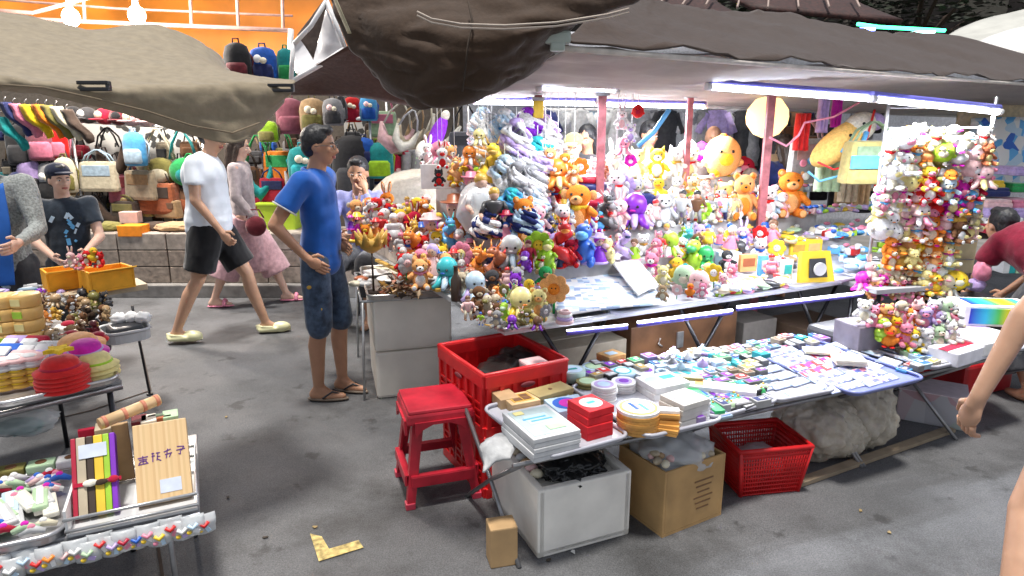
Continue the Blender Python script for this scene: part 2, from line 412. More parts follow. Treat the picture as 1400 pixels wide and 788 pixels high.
# dark tiled roofs above the stall canopy
roofm = mat((.045, .014, .011), .7, .5, 22, 0, .4)
for (a, c, lab) in (((835, -12, 8.5), (985, 26, 8.5), 'dark red roof with pale battens above the stall canopy'), ((985, -10, 9), (1180, 28, 9), 'dark red brown tiled roof left of the green neon')):
    P0, P1 = D(*a), D(*c); t = thing('roof_sheet', lab, 'roof', P0)
    b = MB(); b.sheet([[Vector((0, 0, 0)), Vector((P1.x - P0.x, .3, -.05))], [Vector((.1, -.9, P1.z - P0.z)), Vector((P1.x - P0.x, -.9, P1.z - P0.z - .15))]], roofm, .05, 4, .03, 3); b.build('tiles', t)
    for k in range(5):
        x = (P1.x - P0.x) * (.1 + .19 * k); b = MB(); b.tube([(x + .1, .05, .03), (x - .25, -.92, P1.z - P0.z)], .014, mat((.4, .3, .26), .6)); b.build('batten', t)
# green and blue neon line under the trees
t = thing('neon_light', 'thin green neon strip with a blue end beneath the dark trees', 'neon light', D(1180, 35, 12))
o0 = t.location
for (pts, c, s_, nm) in (([(1172, 33), (1200, 37), (1292, 42)], (.05, .9, .35), 5, 'green_tube'), ([(1176, 40), (1196, 40)], (.2, .3, 1), 9, 'blue_tube'), ([(1245, 46), (1278, 43)], (.4, 1, .8), 8, 'pale_tube')):
    b = MB(); b.tube([D(x, y, 12) - o0 for x, y in pts], .03, emit(nm, c, s_), 6); b.build(nm, t)
# ------------------------------------------------------------------ canopies
def canopy(name, lab, rows, m, th=.006, wr=.012, ws=4., sub=5, cat='canopy', seed=0):
    rows = [[D(*q) for q in r] for r in rows]; o0 = rows[0][0].copy()
    b = MB(); b.sheet([[p - o0 for p in r] for r in rows], m, th, sub, wr, ws, seed)
    return tag(b.build(name, None, o0), lab, cat)
taupe = mat((.28, .23, .155), .7, .1, 30, 0, .2, .3, 'cloth')
xs = [-90, 0, 60, 130, 200, 260, 300, 345, 397]
ds = [1.95, 2.08, 2.17, 2.28, 2.4, 2.5, 2.58, 2.68, 2.8]
def row(ys, off): return [(x, y, d + off) for x, y, d in zip(xs, ys, ds)]
def row2(xs2, ys, off): return [(x, y, d + off) for x, y, d in zip(xs2, ys, ds)]
xt = [-90, 0, 60, 125, 185, 235, 275, 300, 315]
canopy('canopy', 'grey beige cloth canopy with drooping hem over the left stall', [
    row2(xt, [10, 16, 26, 37, 33, 40, 58, 76, 97], .75),
    row2([x + 1 for x in xt], [45, 55, 60, 66, 64, 68, 78, 90, 100], .45),
    row([97, 100, 105, 108, 106, 106, 107, 108, 110], .10),
    row([103, 105, 111, 119, 118, 117, 118, 119, 118], .0),
    row([112, 116, 122, 131, 142, 152, 158, 152, 128], -.02),
    row2([-90, 0, 60, 130, 200, 262, 318, 352, 388], [120, 125, 132, 146, 166, 186, 196, 180, 142], .0)], taupe, .004, .016, 6, 9)
# two black clamps on that hem
for k, (x, y) in enumerate(((128, 116), (384, 119))):
    d = 2.27 if k == 0 else 2.77; p = D(x, y, d - .03); t = thing('clamp', 'black clamp on hem of the beige canopy, ' + ('under its raised middle' if k == 0 else 'at its right tip'), 'clamp', p, 0, 'clamps on the canopy hem')
    b = MB(); b.box((0, 0, .006), (.1, .02, .012), plastic('black'), bev=.003); b.box((0, 0, -.014), (.1, .02, .012), plastic('black'), bev=.003); b.build('jaw', t)
    b = MB(); b.box((.045, .004, -.004), (.012, .018, .03), plastic('charcoal'), bev=.003); b.build('spring', t)
# white plastic flap and frame, with a brown tarp under it
canopy('plastic_sheet', 'white plastic flap folded inside a steel corner frame', [
    [(444, 5, 5.4), (450, 20, 5.4), (462, 50, 5.4), (470, 68, 5.4)],
    [(440, 15, 5.5), (436, 35, 5.5), (444, 62, 5.45), (462, 72, 5.4)],
    [(428, 40, 5.6), (425, 55, 5.6), (432, 80, 5.5), (440, 84, 5.45)],
    [(404, 58, 5.6), (402, 76, 5.6), (404, 98, 5.5), (410, 103, 5.45)]], mat((.75, .74, .76), .3, .1, 8), .004, .02, 5, cat='plastic sheet')
canopy('tarpaulin', 'small dark brown flap hanging between the white plastic folds', [
    [(441, 2, 5.2), (446, 10, 5.2), (440, 30, 5.2)], [(420, 30, 5.2), (434, 48, 5.2), (436, 52, 5.2)], [(406, 48, 5.2), (420, 68, 5.2), (428, 82, 5.2)]], cloth((.10, .075, .065)), .004, .01, cat='tarpaulin')
canopy('tarpaulin', 'brown tarpaulin sloping behind the row of small backpacks', [
    [(394, 112, 5.3), (430, 92, 5.1), (470, 66, 4.9), (520, 40, 4.9)], [(396, 122, 5.4), (430, 110, 5.3), (480, 100, 5.1), (560, 90, 5.0)], [(397, 130, 5.5), (440, 131, 5.4), (490, 134, 5.3), (575, 148, 5.2)]],
    cloth((.07, .035, .026)), .006, .01, cat='tarpaulin', seed=3)
t = thing('frame', 'white steel corner frame holding the plastic flap above the backpacks', 'frame', D(398, 112, 5.3)); o0 = t.location
for pts in ([(398, 112), (440, 88), (472, 66)], [(398, 112), (401, 60)], [(402, 60), (425, 36), (447, 0)], [(446, 0), (462, 40), (472, 66)]):
    b = MB(); b.tube([D(x, y, 5.1) - o0 for x, y in pts], .017, mat('white', .4), 8); b.build('bar', t)
dark = mat((.05, .027, .014), .75, .1, 40, 0, .25, .25, 'cloth')
canopy('tarpaulin', 'large dark brown tarpaulin bundled and sagging over the toy stall corner', [
    [(447, -30, 2.55), (520, -30, 2.5), (600, -30, 2.45), (700, -30, 2.4), (790, -30, 2.4), (900, -30, 2.5)],
    [(452, 8, 2.5), (520, 20, 2.42), (600, 25, 2.36), (690, 26, 2.33), (770, 24, 2.35), (870, 2, 2.5)],
    [(470, 48, 2.5), (530, 60, 2.4), (600, 62, 2.32), (680, 55, 2.3), (740, 44, 2.33), (800, 28, 2.45)],
    [(498, 82, 2.5), (545, 98, 2.4), (600, 104, 2.32), (660, 92, 2.32), (715, 70, 2.36), (764, 46, 2.45)],
    [(520, 112, 2.5), (555, 128, 2.42), (600, 136, 2.36), (650, 124, 2.36), (708, 98, 2.4), (762, 62, 2.5)],
    [(545, 134, 2.52), (570, 145, 2.46), (600, 147, 2.42), (650, 137, 2.42), (706, 110, 2.45), (758, 70, 2.54)]], dark, .006, .03, 7, 9, 'tarpaulin', 9)
# seams sewn along the tarpaulins
for nm, lab, pts in (('seam', 'sewn seam running down the middle of the dark tarpaulin', [(640, 2, 2.33), (646, 30, 2.3), (640, 60, 2.27), (636, 95, 2.28), (632, 125, 2.34)]), ('seam', 'sewn seam along the lower hem of the beige canopy', [(0, 116, 2.03), (60, 120, 2.12), (130, 135, 2.22), (200, 152, 2.34), (262, 172, 2.45), (318, 182, 2.55), (355, 168, 2.66)])):
    o0 = D(*pts[0]); b = MB(); b.tube([D(*q) - o0 for q in pts], .0035, mat((.04, .025, .015) if 'dark' in lab else (.22, .17, .11), .8), 6); tag(b.build(nm, None, o0), lab, 'seam')
# cords hanging across it
t = thing('cord', 'pair of pale cords looped across the dark sagging tarpaulin', 'cord', D(700, 35, 2.2)); o0 = t.location
for dy in (0, 5):
    b = MB(); b.tube([D(x, y + dy, 2.24) - o0 for x, y in ((570, 16), (590, 26), (630, 33), (690, 35), (760, 31), (830, 20), (860, 12))], .0035, mat((.45, .38, .32), .6), 6); b.build('strand', t)
b = MB(); o0 = D(455, 0, 2.3); b.sheet([[D(452, -10, 2.38) - o0, D(464, 18, 2.38) - o0, D(476, 46, 2.4) - o0], [D(456, -10, 2.36) - o0, D(468, 18, 2.36) - o0, D(480, 46, 2.38) - o0]], mat((.5, .45, .3), .6), .004); tag(b.build('strap', None, o0), 'pale strap along the left fold of the dark tarpaulin', 'strap')
# the stall canopy: underside, rising roof, edge bars
FL, FR, BL, BR = D(766, 66, 2.45), D(1480, 121, 5.6), D(652, 136, 5.6), D(1480, 168, 9.3)
def lerp(a, b_, t_): return a + (b_ - a) * t_
t = thing('stall_canopy', 'wide brown canopy with grey lining and white edge bar over the toy stall', 'canopy', FL); o0 = t.location
liner = mat((.2, .165, .15), .6, .2, 4, 0, .3, .3, 'cloth')
rows = []
for v in (0, .2, .45, .72, 1):
    rows.append([lerp(lerp(FL, FR, u_), lerp(BL, BR, u_), v) - o0 + Vector((0, 0, -.03 * math.sin(v * 6.3) * math.sin(u_ * 9))) for u_ in (0, .15, .3, .45, .6, .8, 1)])
b = MB(); b.sheet(rows, liner, .006, 8, .03, 4); b.build('lining', t)
top = []
for (xa, ya, da), u_ in zip(((845, -20, 3.4), (900, 8, 4.0), (985, 14, 4.5), (1080, 18, 4.9), (1190, 45, 5.4), (1290, 50, 6.0), (1480, 92, 6.6)), (0, .15, .3, .45, .6, .8, 1)):
    top.append(D(xa, ya, da) - o0)
fr = [lerp(FL, FR, u_) - o0 + Vector((0, -.01, .012)) for u_ in (0, .15, .3, .45, .6, .8, 1)]
mid = [lerp(a, c, .5) + Vector((0, 0, -.02)) for a, c in zip(fr, top)]
b = MB(); b.sheet([fr, mid, top], mat((.042, .022, .013), .75, .12, 30, 0, .25, .25, 'cloth'), .008, 9, .035, 5); b.build('roof_cloth', t)
b = MB(); b.tube([FL - o0, lerp(FL, FR, .5) - o0 + Vector((0, 0, -.005)), FR - o0], .011, mat((.75, .68, .62), .5), 8); b.build('edge_bar', t)
b = MB(); b.tube([FL - o0, BL - o0], .012, mat((.5, .48, .47), .4), 8); b.build('side_bar', t)
b = MB(); b.tube([lerp(FL, BL, .93) - o0, lerp(FR, BR, .9) - o0], .02, mat((.5, .5, .5), .4), 8); b.build('rear_bar', t)
b = MB(); b.box((0, 0, 0), (.09, .06, .042), plastic((.42, .48, .43)), bev=.01); b.box((0, -.01, -.03), (.05, .04, .03), plastic((.42, .48, .43)), bev=.008); o = b.build('corner_clip', t); o.location = D(762, 52, 2.42) - o0
# white canopies farther right
canopy('canopy', 'white plastic canopy ridge at the top right corner, upper of two', [[(1288, 52, 8.5), (1320, 34, 8.5), (1360, 22, 8.5), (1440, 5, 8.5)], [(1300, 56, 8), (1330, 50, 8), (1370, 40, 8), (1440, 28, 8)], [(1325, 64, 7.6), (1350, 52, 7.6), (1390, 44, 7.6), (1440, 38, 7.6)]], mat((.5, .5, .46), .5, .1, 5), .006, .03, 2)
canopy('canopy', 'white plastic canopy slope at the top right corner, lower of two', [[(1326, 62, 7.2), (1360, 46, 7.2), (1400, 36, 7.2), (1450, 30, 7.2)], [(1355, 73, 6.9), (1385, 64, 6.9), (1415, 56, 6.9), (1450, 52, 6.9)], [(1368, 78, 6.8), (1390, 76, 6.8), (1420, 74, 6.8), (1450, 74, 6.8)]], mat((.72, .7, .68), .5, .1, 5), .006, .02, 2)
# ------------------------------------------------------------------ stall posts and tubes
postm = mat((.42, .13, .15), .5, .25, 20, 0, .2)
for px, top_, bot, d, lab in ((818, 138, 318, 4.7, 'dusky red wooden post in the middle of the toy stall'), (938, 140, 235, 5.4, 'thinner red post behind the plush row, second from left'),
                              (1043, 136, 268, 5.0, 'dusky red post crossing the round white lantern'), (735, 145, 240, 5.0, 'brown red post at left behind the blue streamers')):
    p = D(px, bot, d); x = p.x; zt = D(px, top_ - 3, d).z + .06
    t = thing('post', lab, 'post', (x, d, 0), 0, 'red posts of the toy stall')
    b = MB(); b.box((0, 0, zt / 2), (.055 if px != 938 else .045, .05, zt), postm, bev=.006); b.build('shaft', t)
    b = MB(); b.box((0, 0, zt - .03), (.09, .075, .03), metal('grey'), bev=.004); b.build('bracket', t)
b = MB(); b.box((0, 0, 0), (.075, .06, .12), mat('yellow', .5), bev=.01); tag(b.build('sign', None, D(736, 150, 4.9)), 'small blank yellow card wrapped round the brown red post', 'card')
tube_m = emit('tube_glow', (.86, .9, 1), 9)
tubes = [((972, 119), (1188, 135), 3.7, 4.0, 'long white light tube under the canopy, left one of the front pair'),
         ((1197, 136), (1364, 153), 3.85, 4.15, 'long white light tube above the hanging plush rack'),
         ((652, 140), (812, 142), 5.35, 5.35, 'white light tube behind the blue streamers at left rear'),
         ((828, 143), (962, 146), 5.5, 5.7, 'white light tube between the two middle red posts at rear'),
         ((740, 122), (840, 124), 4.2, 4.4, 'short dim white tube high under the lining near the front corner')]
def lamp(t, a, c, E, down=True, off=.03, wd=.05):
    L = bpy.data.lights.new('tube', 'AREA'); L.shape = 'RECTANGLE'; L.size = (c - a).length; L.size_y = wd; L.energy = E; L.color = (.9, .93, 1)
    lo = bpy.data.objects.new('tube_light', L); COL.objects.link(lo); lo.parent = t
    m = (a + c) / 2 - t.location; x = (c - a).normalized(); z = Vector((0, 0, 1)); y = z.cross(x).normalized(); z = x.cross(y)
    lo.matrix_local = Matrix.Translation(m - Vector((0, 0, off))) @ Matrix((x, y, z)).transposed().to_4x4()
for (x0, y0), (x1, y1), d0, d1, lab in tubes:
    a, c = D(x0, y0, d0), D(x1, y1, d1); t = thing('tube_light', lab, 'light tube', (a + c) / 2, 0, 'light tubes under the stall canopy'); o0 = t.location
    dim = 'dim' in lab
    b = MB(); b.tube([a - o0, c - o0], .017 if not dim else .009, tube_m, 8); b.build('tube', t)
    b = MB(); u_ = (c - a).normalized()
    b.tube([a - o0 - u_ * .02 + Vector((0, .01, .025)), c - o0 + u_ * .02 + Vector((0, .01, .025))], .02, plastic((.2, .2, .75)), 6); b.build('holder', t)
    b = MB(); b.cyl(a - o0 - u_ * .03, a - o0, .02, .02, plastic('white')); b.build('end_cap', t); b = MB(); b.cyl(c - o0, c - o0 + u_ * .03, .02, .02, plastic('white')); b.build('end_cap', t)
    lamp(t, a, c, 6 if dim else (22 if d0 < 4.2 else 62))
# ------------------------------------------------------------------ people
def remesh(mb, voxel, mats, smooth=4, disp=0, dscale=9, seed=0):
    """union of the overlapping volumes as one continuous skin"""
    me = mb.mesh('tmp'); o = bpy.data.objects.new('tmp', me); COL.objects.link(o)
    md = o.modifiers.new('r', 'REMESH'); md.mode = 'VOXEL'; md.voxel_size = voxel; md.use_smooth_shade = True
    sm = o.modifiers.new('s', 'SMOOTH'); sm.iterations = smooth; sm.factor = .5
    dg = bpy.context.evaluated_depsgraph_get(); out = bpy.data.meshes.new_from_object(o.evaluated_get(dg), depsgraph=dg)
    bpy.data.objects.remove(o); bpy.data.meshes.remove(me)
    if disp:
        NN = [v.normal.copy() for v in out.vertices]; CC = [v.co.copy() for v in out.vertices]
        for v, p, nr_ in zip(out.vertices, CC, NN):
            n_ = noise.noise(Vector((p.x * dscale, p.y * dscale, p.z * dscale * .45 + seed))) + .5 * noise.noise(Vector((p.x * dscale * 2.2, p.y * dscale * 2.2, p.z * dscale + seed)))
            v.co = p + nr_ * n_ * disp
    out.materials.clear()
    for m in mats: out.materials.append(m)
    for p in out.polygons: p.use_smooth = True; p.material_index = 0
    return out
def link(name, me, parent):
    o = bpy.data.objects.new(name, me); COL.objects.link(o); o.parent = parent; return o
X0 = mat('white')
def V3(*a): return Vector(a)
def join_mesh(me, mb):
    """append loose details (eyes, mouth, fingers) to the body mesh, so that the body stays one mesh"""
    bm = bmesh.new(); bm.from_mesh(me); base = len(me.materials)
    idx = {}
    for m in mb.mats:
        if m.name not in [x.name for x in me.materials]: me.materials.append(m)
        idx[mb.mats.index(m)] = [x.name for x in me.materials].index(m.name)
    tmp = bpy.data.meshes.new('t'); mb.bm.to_mesh(tmp); mb.bm.free()
    n0 = len(bm.faces); bm.from_mesh(tmp); bm.faces.ensure_lookup_table()
    for f in bm.faces[n0:]: f.material_index = idx[f.material_index]
    bm.to_mesh(me); bm.free(); bpy.data.meshes.remove(tmp)
DEF = dict(hip=.90, lh=(-.09, 0, .90), rh=(.09, 0, .90), lk=(-.10, .01, .48), rk=(.10, .01, .48), la=(-.10, -.02, .08), ra=(.10, -.02, .08),
           pel=(0, 0, .95), waist=(0, .005, 1.08), chest=(0, .0, 1.27), neck=(0, -.01, 1.44), head=(0, .02, 1.585),
           ls=(-.175, -.01, 1.385), rs=(.175, -.01, 1.385), le=(-.22, -.03, 1.11), re=(.22, -.03, 1.11), lw=(-.22, .06, .87), rw=(.22, .06, .87),
           hy=0, hp=0, lf=0, rf=0)
def person(lab, loc, face, sc=1., sk='skin', hair='black', hairstyle='short', pose=None, top=None, topkind='tee', bottom=None, bottomlen=.55, voxel=.0095, fat=1., glasses=False, shoes=None, group=None, feet=True, cap=None, grip=False):
    """joints in metres of a 1.70 m person, x to the right hand side, y forward"""
    J = dict(DEF); J.update(pose or {}); J = {k: (Vector(v) if isinstance(v, tuple) else v) for k, v in J.items()}
    root = thing('person', lab, 'person', loc, 0, group); root.rotation_euler.z = face; root.scale = (sc,) * 3
    b = MB(); m = X0
    c, wst, pl, nk, hd = J['chest'], J['waist'], J['pel'], J['neck'], J['head']
    up = (nk - pl).normalized()
    def rotU(): return up.to_track_quat('Z', 'Y').to_matrix().to_4x4()
    # keep the x axis along the shoulders
    sx = (J['rs'] - J['ls']).normalized(); fy = up.cross(sx).normalized(); TR = Matrix((sx, fy, up)).transposed().to_4x4()
    hx = (J['rh'] - J['lh']).normalized(); hyv = Vector((0, 0, 1)).cross(hx).normalized(); PR = Matrix((hx, hyv, Vector((0, 0, 1)))).transposed().to_4x4()
    b.ell(c, (.152 * fat, .108 * fat, .17), m, TR, 16, 12); b.ell(wst, (.132 * fat, .1 * fat, .15), m, TR, 16, 12); b.ell(pl, (.152 * fat, .11 * fat, .12), m, PR, 16, 12)
    for s_ in 'lr':
        b.ell(J[s_ + 's'] * 1.0, .058, m); b.cap(c + (J[s_ + 's'] - c) * .45 + up * .02, J[s_ + 's'], .075, .055, m)
        b.cap(J[s_ + 's'], J[s_ + 'e'], .052, .038, m); b.cap(J[s_ + 'e'], J[s_ + 'w'], .039, .025, m)
        b.cap(J[s_ + 'h'], J[s_ + 'k'], .084 * fat, .052, m); kk, aa = J[s_ + 'k'], J[s_ + 'a']
        calf = lerp(kk, aa, .3) + Vector((0, -.015, 0)); b.cap(kk, calf, .05, .054, m); b.cap(calf, aa, .054, .033, m)
        if feet:
            fa = J[s_ + 'f']; d = Matrix.Rotation(fa, 3, 'Z') @ Vector((0, 1, 0)); pit = J.get(s_ + 'p', 0)
            heel = aa + Vector((0, 0, -.045)) - d * .035; toe = aa + d * .15 + Vector((0, 0, -.058 + pit))
            b.cap(aa, heel, .033, .03, m); b.cap(heel, lerp(heel, toe, .55), .03, .033, m); b.cap(lerp(heel, toe, .5), toe, .036, .022, m); b.cap(aa, lerp(heel, toe, .6), .033, .028, m)
    b.cap(nk - up * .06, hd - Vector((0, .01, .05)), .06, .052, m)
    HM = Matrix.Translation(hd) @ Matrix.Rotation(J['hy'], 4, 'Z') @ Matrix.Rotation(J['hp'], 4, 'X')
    h3 = HM.to_3x3().to_4x4()
    b.ell(HM @ V3(0, -.012, .025), (.074, .092, .09), m, h3, 20, 14); b.ell(HM @ V3(0, .018, -.035), (.058, .068, .075), m, h3, 16, 12)
    b.ell(HM @ V3(0, .048, -.088), (.026, .024, .018), m, h3); b.ell(HM @ V3(0, .052, -.04), (.04, .035, .05), m, h3)
    b.cap(HM @ V3(0, .082, .012), HM @ V3(0, .102, -.024), .009, .013, m)
    b.ell(HM @ V3(.013, .09, -.028), .01, m); b.ell(HM @ V3(-.013, .09, -.028), .01, m)
    for s_ in (-1, 1):
        b.ell(HM @ V3(s_ * .073, -.005, -.008), (.009, .02, .031), m, h3); b.ell(HM @ V3(s_ * .035, .064, -.02), (.02, .016, .018), m, h3)
        # palm
    for s_ in 'lr':
        w_, e_ = J[s_ + 'w'], J[s_ + 'e']; d = (w_ - e_).normalized()
        if s_ + 'd' in J: d = J[s_ + 'd'].normalized()
        J[s_ + '_hd'] = d; b.cap(w_, w_ + d * .035, .025, .027, m)
        n_ = Vector((-1 if s_ == 'r' else 1, .15, 0)); n_ = (n_ - d * n_.dot(d)).normalized(); side = d.cross(n_).normalized()
        if s_ + 'n' in J: n_ = J[s_ + 'n']; n_ = (n_ - d * n_.dot(d)).normalized(); side = d.cross(n_).normalized()
        J[s_ + '_n'], J[s_ + '_s'] = n_, side
        M = Matrix.Translation(w_ + d * .065) @ Matrix((side, n_, d)).transposed().to_4x4()
        b.ell((0, 0, 0), (1, 1, 1), m) if False else None
        b.ell(M.translation, (.04, .018, .05), m, M.to_3x3().to_4x4())
    body = remesh(b, voxel, [skin(sk)], 3)
    x = MB(); eye = mat((.75, .72, .7), .2); iris = mat((.02, .012, .008), .15); lip = mat((.38, .12, .1), .5); hm = mat(hair, .5, .3, 60, 0, .5)
    for s_ in (-1, 1):
        x.ell(HM @ V3(s_ * .031, .074, .004), (.0125, .008, .0065), eye, h3, 10, 8); x.ell(HM @ V3(s_ * .031, .0805, .004), (.0055, .003, .0055), iris, h3, 8, 6)
        x.tube([HM @ V3(s_ * .015, .084, .021), HM @ V3(s_ * .032, .081, .027), HM @ V3(s_ * .047, .07, .021)], [.003, .004, .002], hm, 6)
    x.tube([HM @ V3(-.022, .077, -.055), HM @ V3(-.008, .087, -.053), HM @ V3(.008, .087, -.053), HM @ V3(.022, .077, -.055)], [.003, .005, .005, .003], lip, 6)
    x.tube([HM @ V3(-.02, .078, -.06), HM @ V3(0, .087, -.062), HM @ V3(.02, .078, -.06)], [.003, .006, .003], lip, 6)
    sm = skin(sk)
    for s_ in 'lr':
        w_, d, n_, sd = J[s_ + 'w'], J[s_ + '_hd'], J[s_ + '_n'], J[s_ + '_s']; pal = w_ + d * .065
        curl = J.get(s_ + 'c', .5)
        for k, (o_, ln) in enumerate(((-.028, .062), (-.0095, .074), (.0095, .07), (.027, .054))):
            o_ = o_ * (1 if s_ == 'r' else 1); p0 = pal + sd * o_ * .95 + d * .028; a1, a2, a3 = curl * .5, curl * 1.2, curl * 1.8
            f = lambda a: d * math.cos(a) + n_ * math.sin(a)
            p1 = p0 + f(a1) * ln * .5; p2 = p1 + f(a2) * ln * .32; p3 = p2 + f(a3) * ln * .26
            x.tube([p0, p1, p2, p3], [.0098, .009, .008, .006], sm, 8); x.ell(p3, .0062, sm, seg=8, ring=6)
        fw = -1 if sd.y < 0 else 1
        t0 = pal + sd * fw * .022 - d * .03; t1 = t0 + sd * fw * .028 + d * .018 + n_ * .008; t2 = t1 + d * .03 + n_ * .006 + sd * fw * .004
        x.tube([t0, t1, t2], [.013, .0105, .008], sm, 8); x.ell(t2, .008, sm, seg=8, ring=6)
    join_mesh(body, x); link('body', body, root)
    # hair
    if hairstyle:
        b = MB()
        if hairstyle == 'short':
            b.ell(HM @ V3(0, -.024, .04), (.083, .094, .088), m, h3, 20, 14); b.ell(HM @ V3(0, -.055, -.005), (.074, .06, .07), m, h3); b.ell(HM @ V3(0, .035, .095), (.055, .04, .03), m, h3)
        elif hairstyle == 'bald':
            b.ell(HM @ V3(0, -.03, .02), (.079, .082, .07), m, h3, 20, 14)
        elif hairstyle == 'long':
            b.ell(HM @ V3(0, -.024, .035), (.086, .096, .092), m, h3, 20, 14); b.cap(HM @ V3(0, -.06, 0), HM @ V3(0, -.075, -.2), .075, .06, m)
            for s_ in (-1, 1): b.cap(HM @ V3(s_ * .07, -.01, .0), HM @ V3(s_ * .065, -.03, -.16), .026, .02, m)
        elif hairstyle == 'bun':
            b.ell(HM @ V3(0, -.024, .035), (.083, .094, .09), m, h3, 20, 14); b.ell(HM @ V3(0, -.125, .02), .04, m); b.ell(HM @ V3(0, -.05, -.03), (.072, .055, .06), m, h3)
        link('hair', remesh(b, .009, [hm], 2, .004, 40), root)
    if glasses:
        b = MB(); gm = plastic('charcoal')
        for s_ in (-1, 1):
            b.tube([HM @ (V3(s_ * .033, .094, .003) + V3(math.cos(a) * .022, 0, math.sin(a) * .016)) for a in [k * math.pi / 6 for k in range(12)]], .0018, gm, 6, True)
            b.tube([HM @ V3(s_ * .055, .092, .006), HM @ V3(s_ * .076, .04, .008), HM @ V3(s_ * .08, -.01, .0)], .0018, gm, 6)
        b.tube([HM @ V3(-.012, .096, .005), HM @ V3(.012, .096, .005)], .0018, gm, 6); link('glasses', b.mesh('glasses'), root)
    if cap:
        b = MB(); cm = cloth(cap)
        b.ell(HM @ V3(0, -.016, .068), (.088, .1, .07), cm, h3, 20, 12); hat_ = link('hat', remesh(b, .009, [cm], 2), root)
        b = MB(); b.ell(HM @ V3(0, .1, .065), (.062, .07, .009), cm, h3, 16, 8); link('brim', b.mesh('b'), hat_)
    # clothes
    if top:
        b = MB(); g = 1.16
        b.ell(c + up * .005, (.17 * fat, .125 * fat, .185), m, TR, 18, 12); b.ell(wst, (.158 * fat, .127 * fat, .17), m, TR, 18, 12); b.ell((c + wst) / 2, (.163 * fat, .125 * fat, .16), m, TR, 18, 12); b.ell((pl + wst) / 2, (.164 * fat, .13 * fat, .15), m, TR, 18, 12)
        if topkind != 'crop': b.ell(pl + Vector((0, 0, -.0)), (.172 * fat, .135 * fat, .12), m, PR, 18, 12); b.ell(pl + Vector((0, 0, -.06)), (.168 * fat, .135 * fat, .1), m, PR, 18, 12)
        sl_ = {'tee': .62, 'long': 1.0, 'polo': .62, 'crop': .62, 'vest': 0}.get(topkind, .6)
        for s_ in 'lr':
            b.cap(c + (J[s_ + 's'] - c) * .4 + up * .02, J[s_ + 's'] + up * .004, .088, .066, m)
            if sl_ == 1.0: b.cap(J[s_ + 's'], J[s_ + 'e'], .066, .052, m); b.cap(J[s_ + 'e'], lerp(J[s_ + 'e'], J[s_ + 'w'], .92), .052, .037, m)
            elif sl_:
                e_ = lerp(J[s_ + 's'], J[s_ + 'e'], sl_); b.cap(J[s_ + 's'], lerp(J[s_ + 's'], e_, .5), .068, .068, m); b.cyl(J[s_ + 's'], e_, .066, .076, m)
        shirt = link('shirt', remesh(b, voxel, [top], 26, .012, 8, sc * 7 + fat), root)
        if topkind == 'polo':
            b = MB(); b.tube([nk + TR.to_3x3() @ V3(math.cos(a) * .066, math.sin(a) * .066 + .004, -.015 - .02 * math.sin(a)) for a in [k * math.pi / 8 for k in range(16)]], .013, top, 8, True); link('collar', b.mesh('c'), shirt)
            for s_ in 'lr':
                e_ = lerp(J[s_ + 's'], J[s_ + 'e'], .62); d = (J[s_ + 'e'] - J[s_ + 's']).normalized(); b = MB(); b.cyl(e_ - d * .004, e_ + d * .006, .0775, .0775, cloth('lightgrey'), 20); link('cuff', b.mesh('cuff'), shirt)
    if bottom:
        b = MB(); b.ell(pl + Vector((0, 0, -.015)), (.166 * fat, .126 * fat, .115), m, PR, 18, 12)
        if bottomlen == 'skirt':
            for s_ in 'lr': b.cyl(J[s_ + 'h'], lerp(J[s_ + 'k'], J[s_ + 'a'], .45), .1, .15, m, 20)
            b.cyl(pl, (J['lk'] + J['rk']) / 2 - V3(0, 0, .15), .13, .17, m, 20)
        for s_ in 'lr':
            if bottomlen == 'skirt': continue
            e_ = lerp(J[s_ + 'h'], J[s_ + 'k'], min(bottomlen, 1))
            b.cap(J[s_ + 'h'], lerp(J[s_ + 'h'], e_, .6), .1 * fat, .097 * fat, m, 16); b.cyl(J[s_ + 'h'], e_, .1 * fat, .092 * fat, m, 20)
            if bottomlen > 1: e2 = lerp(J[s_ + 'k'], J[s_ + 'a'], bottomlen - 1); b.cyl(J[s_ + 'k'], e2, .088 * fat, .086 * fat, m, 20); b.ell(J[s_ + 'k'], .087 * fat, m)
        link('skirt' if bottomlen == 'skirt' else 'shorts', remesh(b, voxel, [bottom], 3, .007, 12, 3), root)
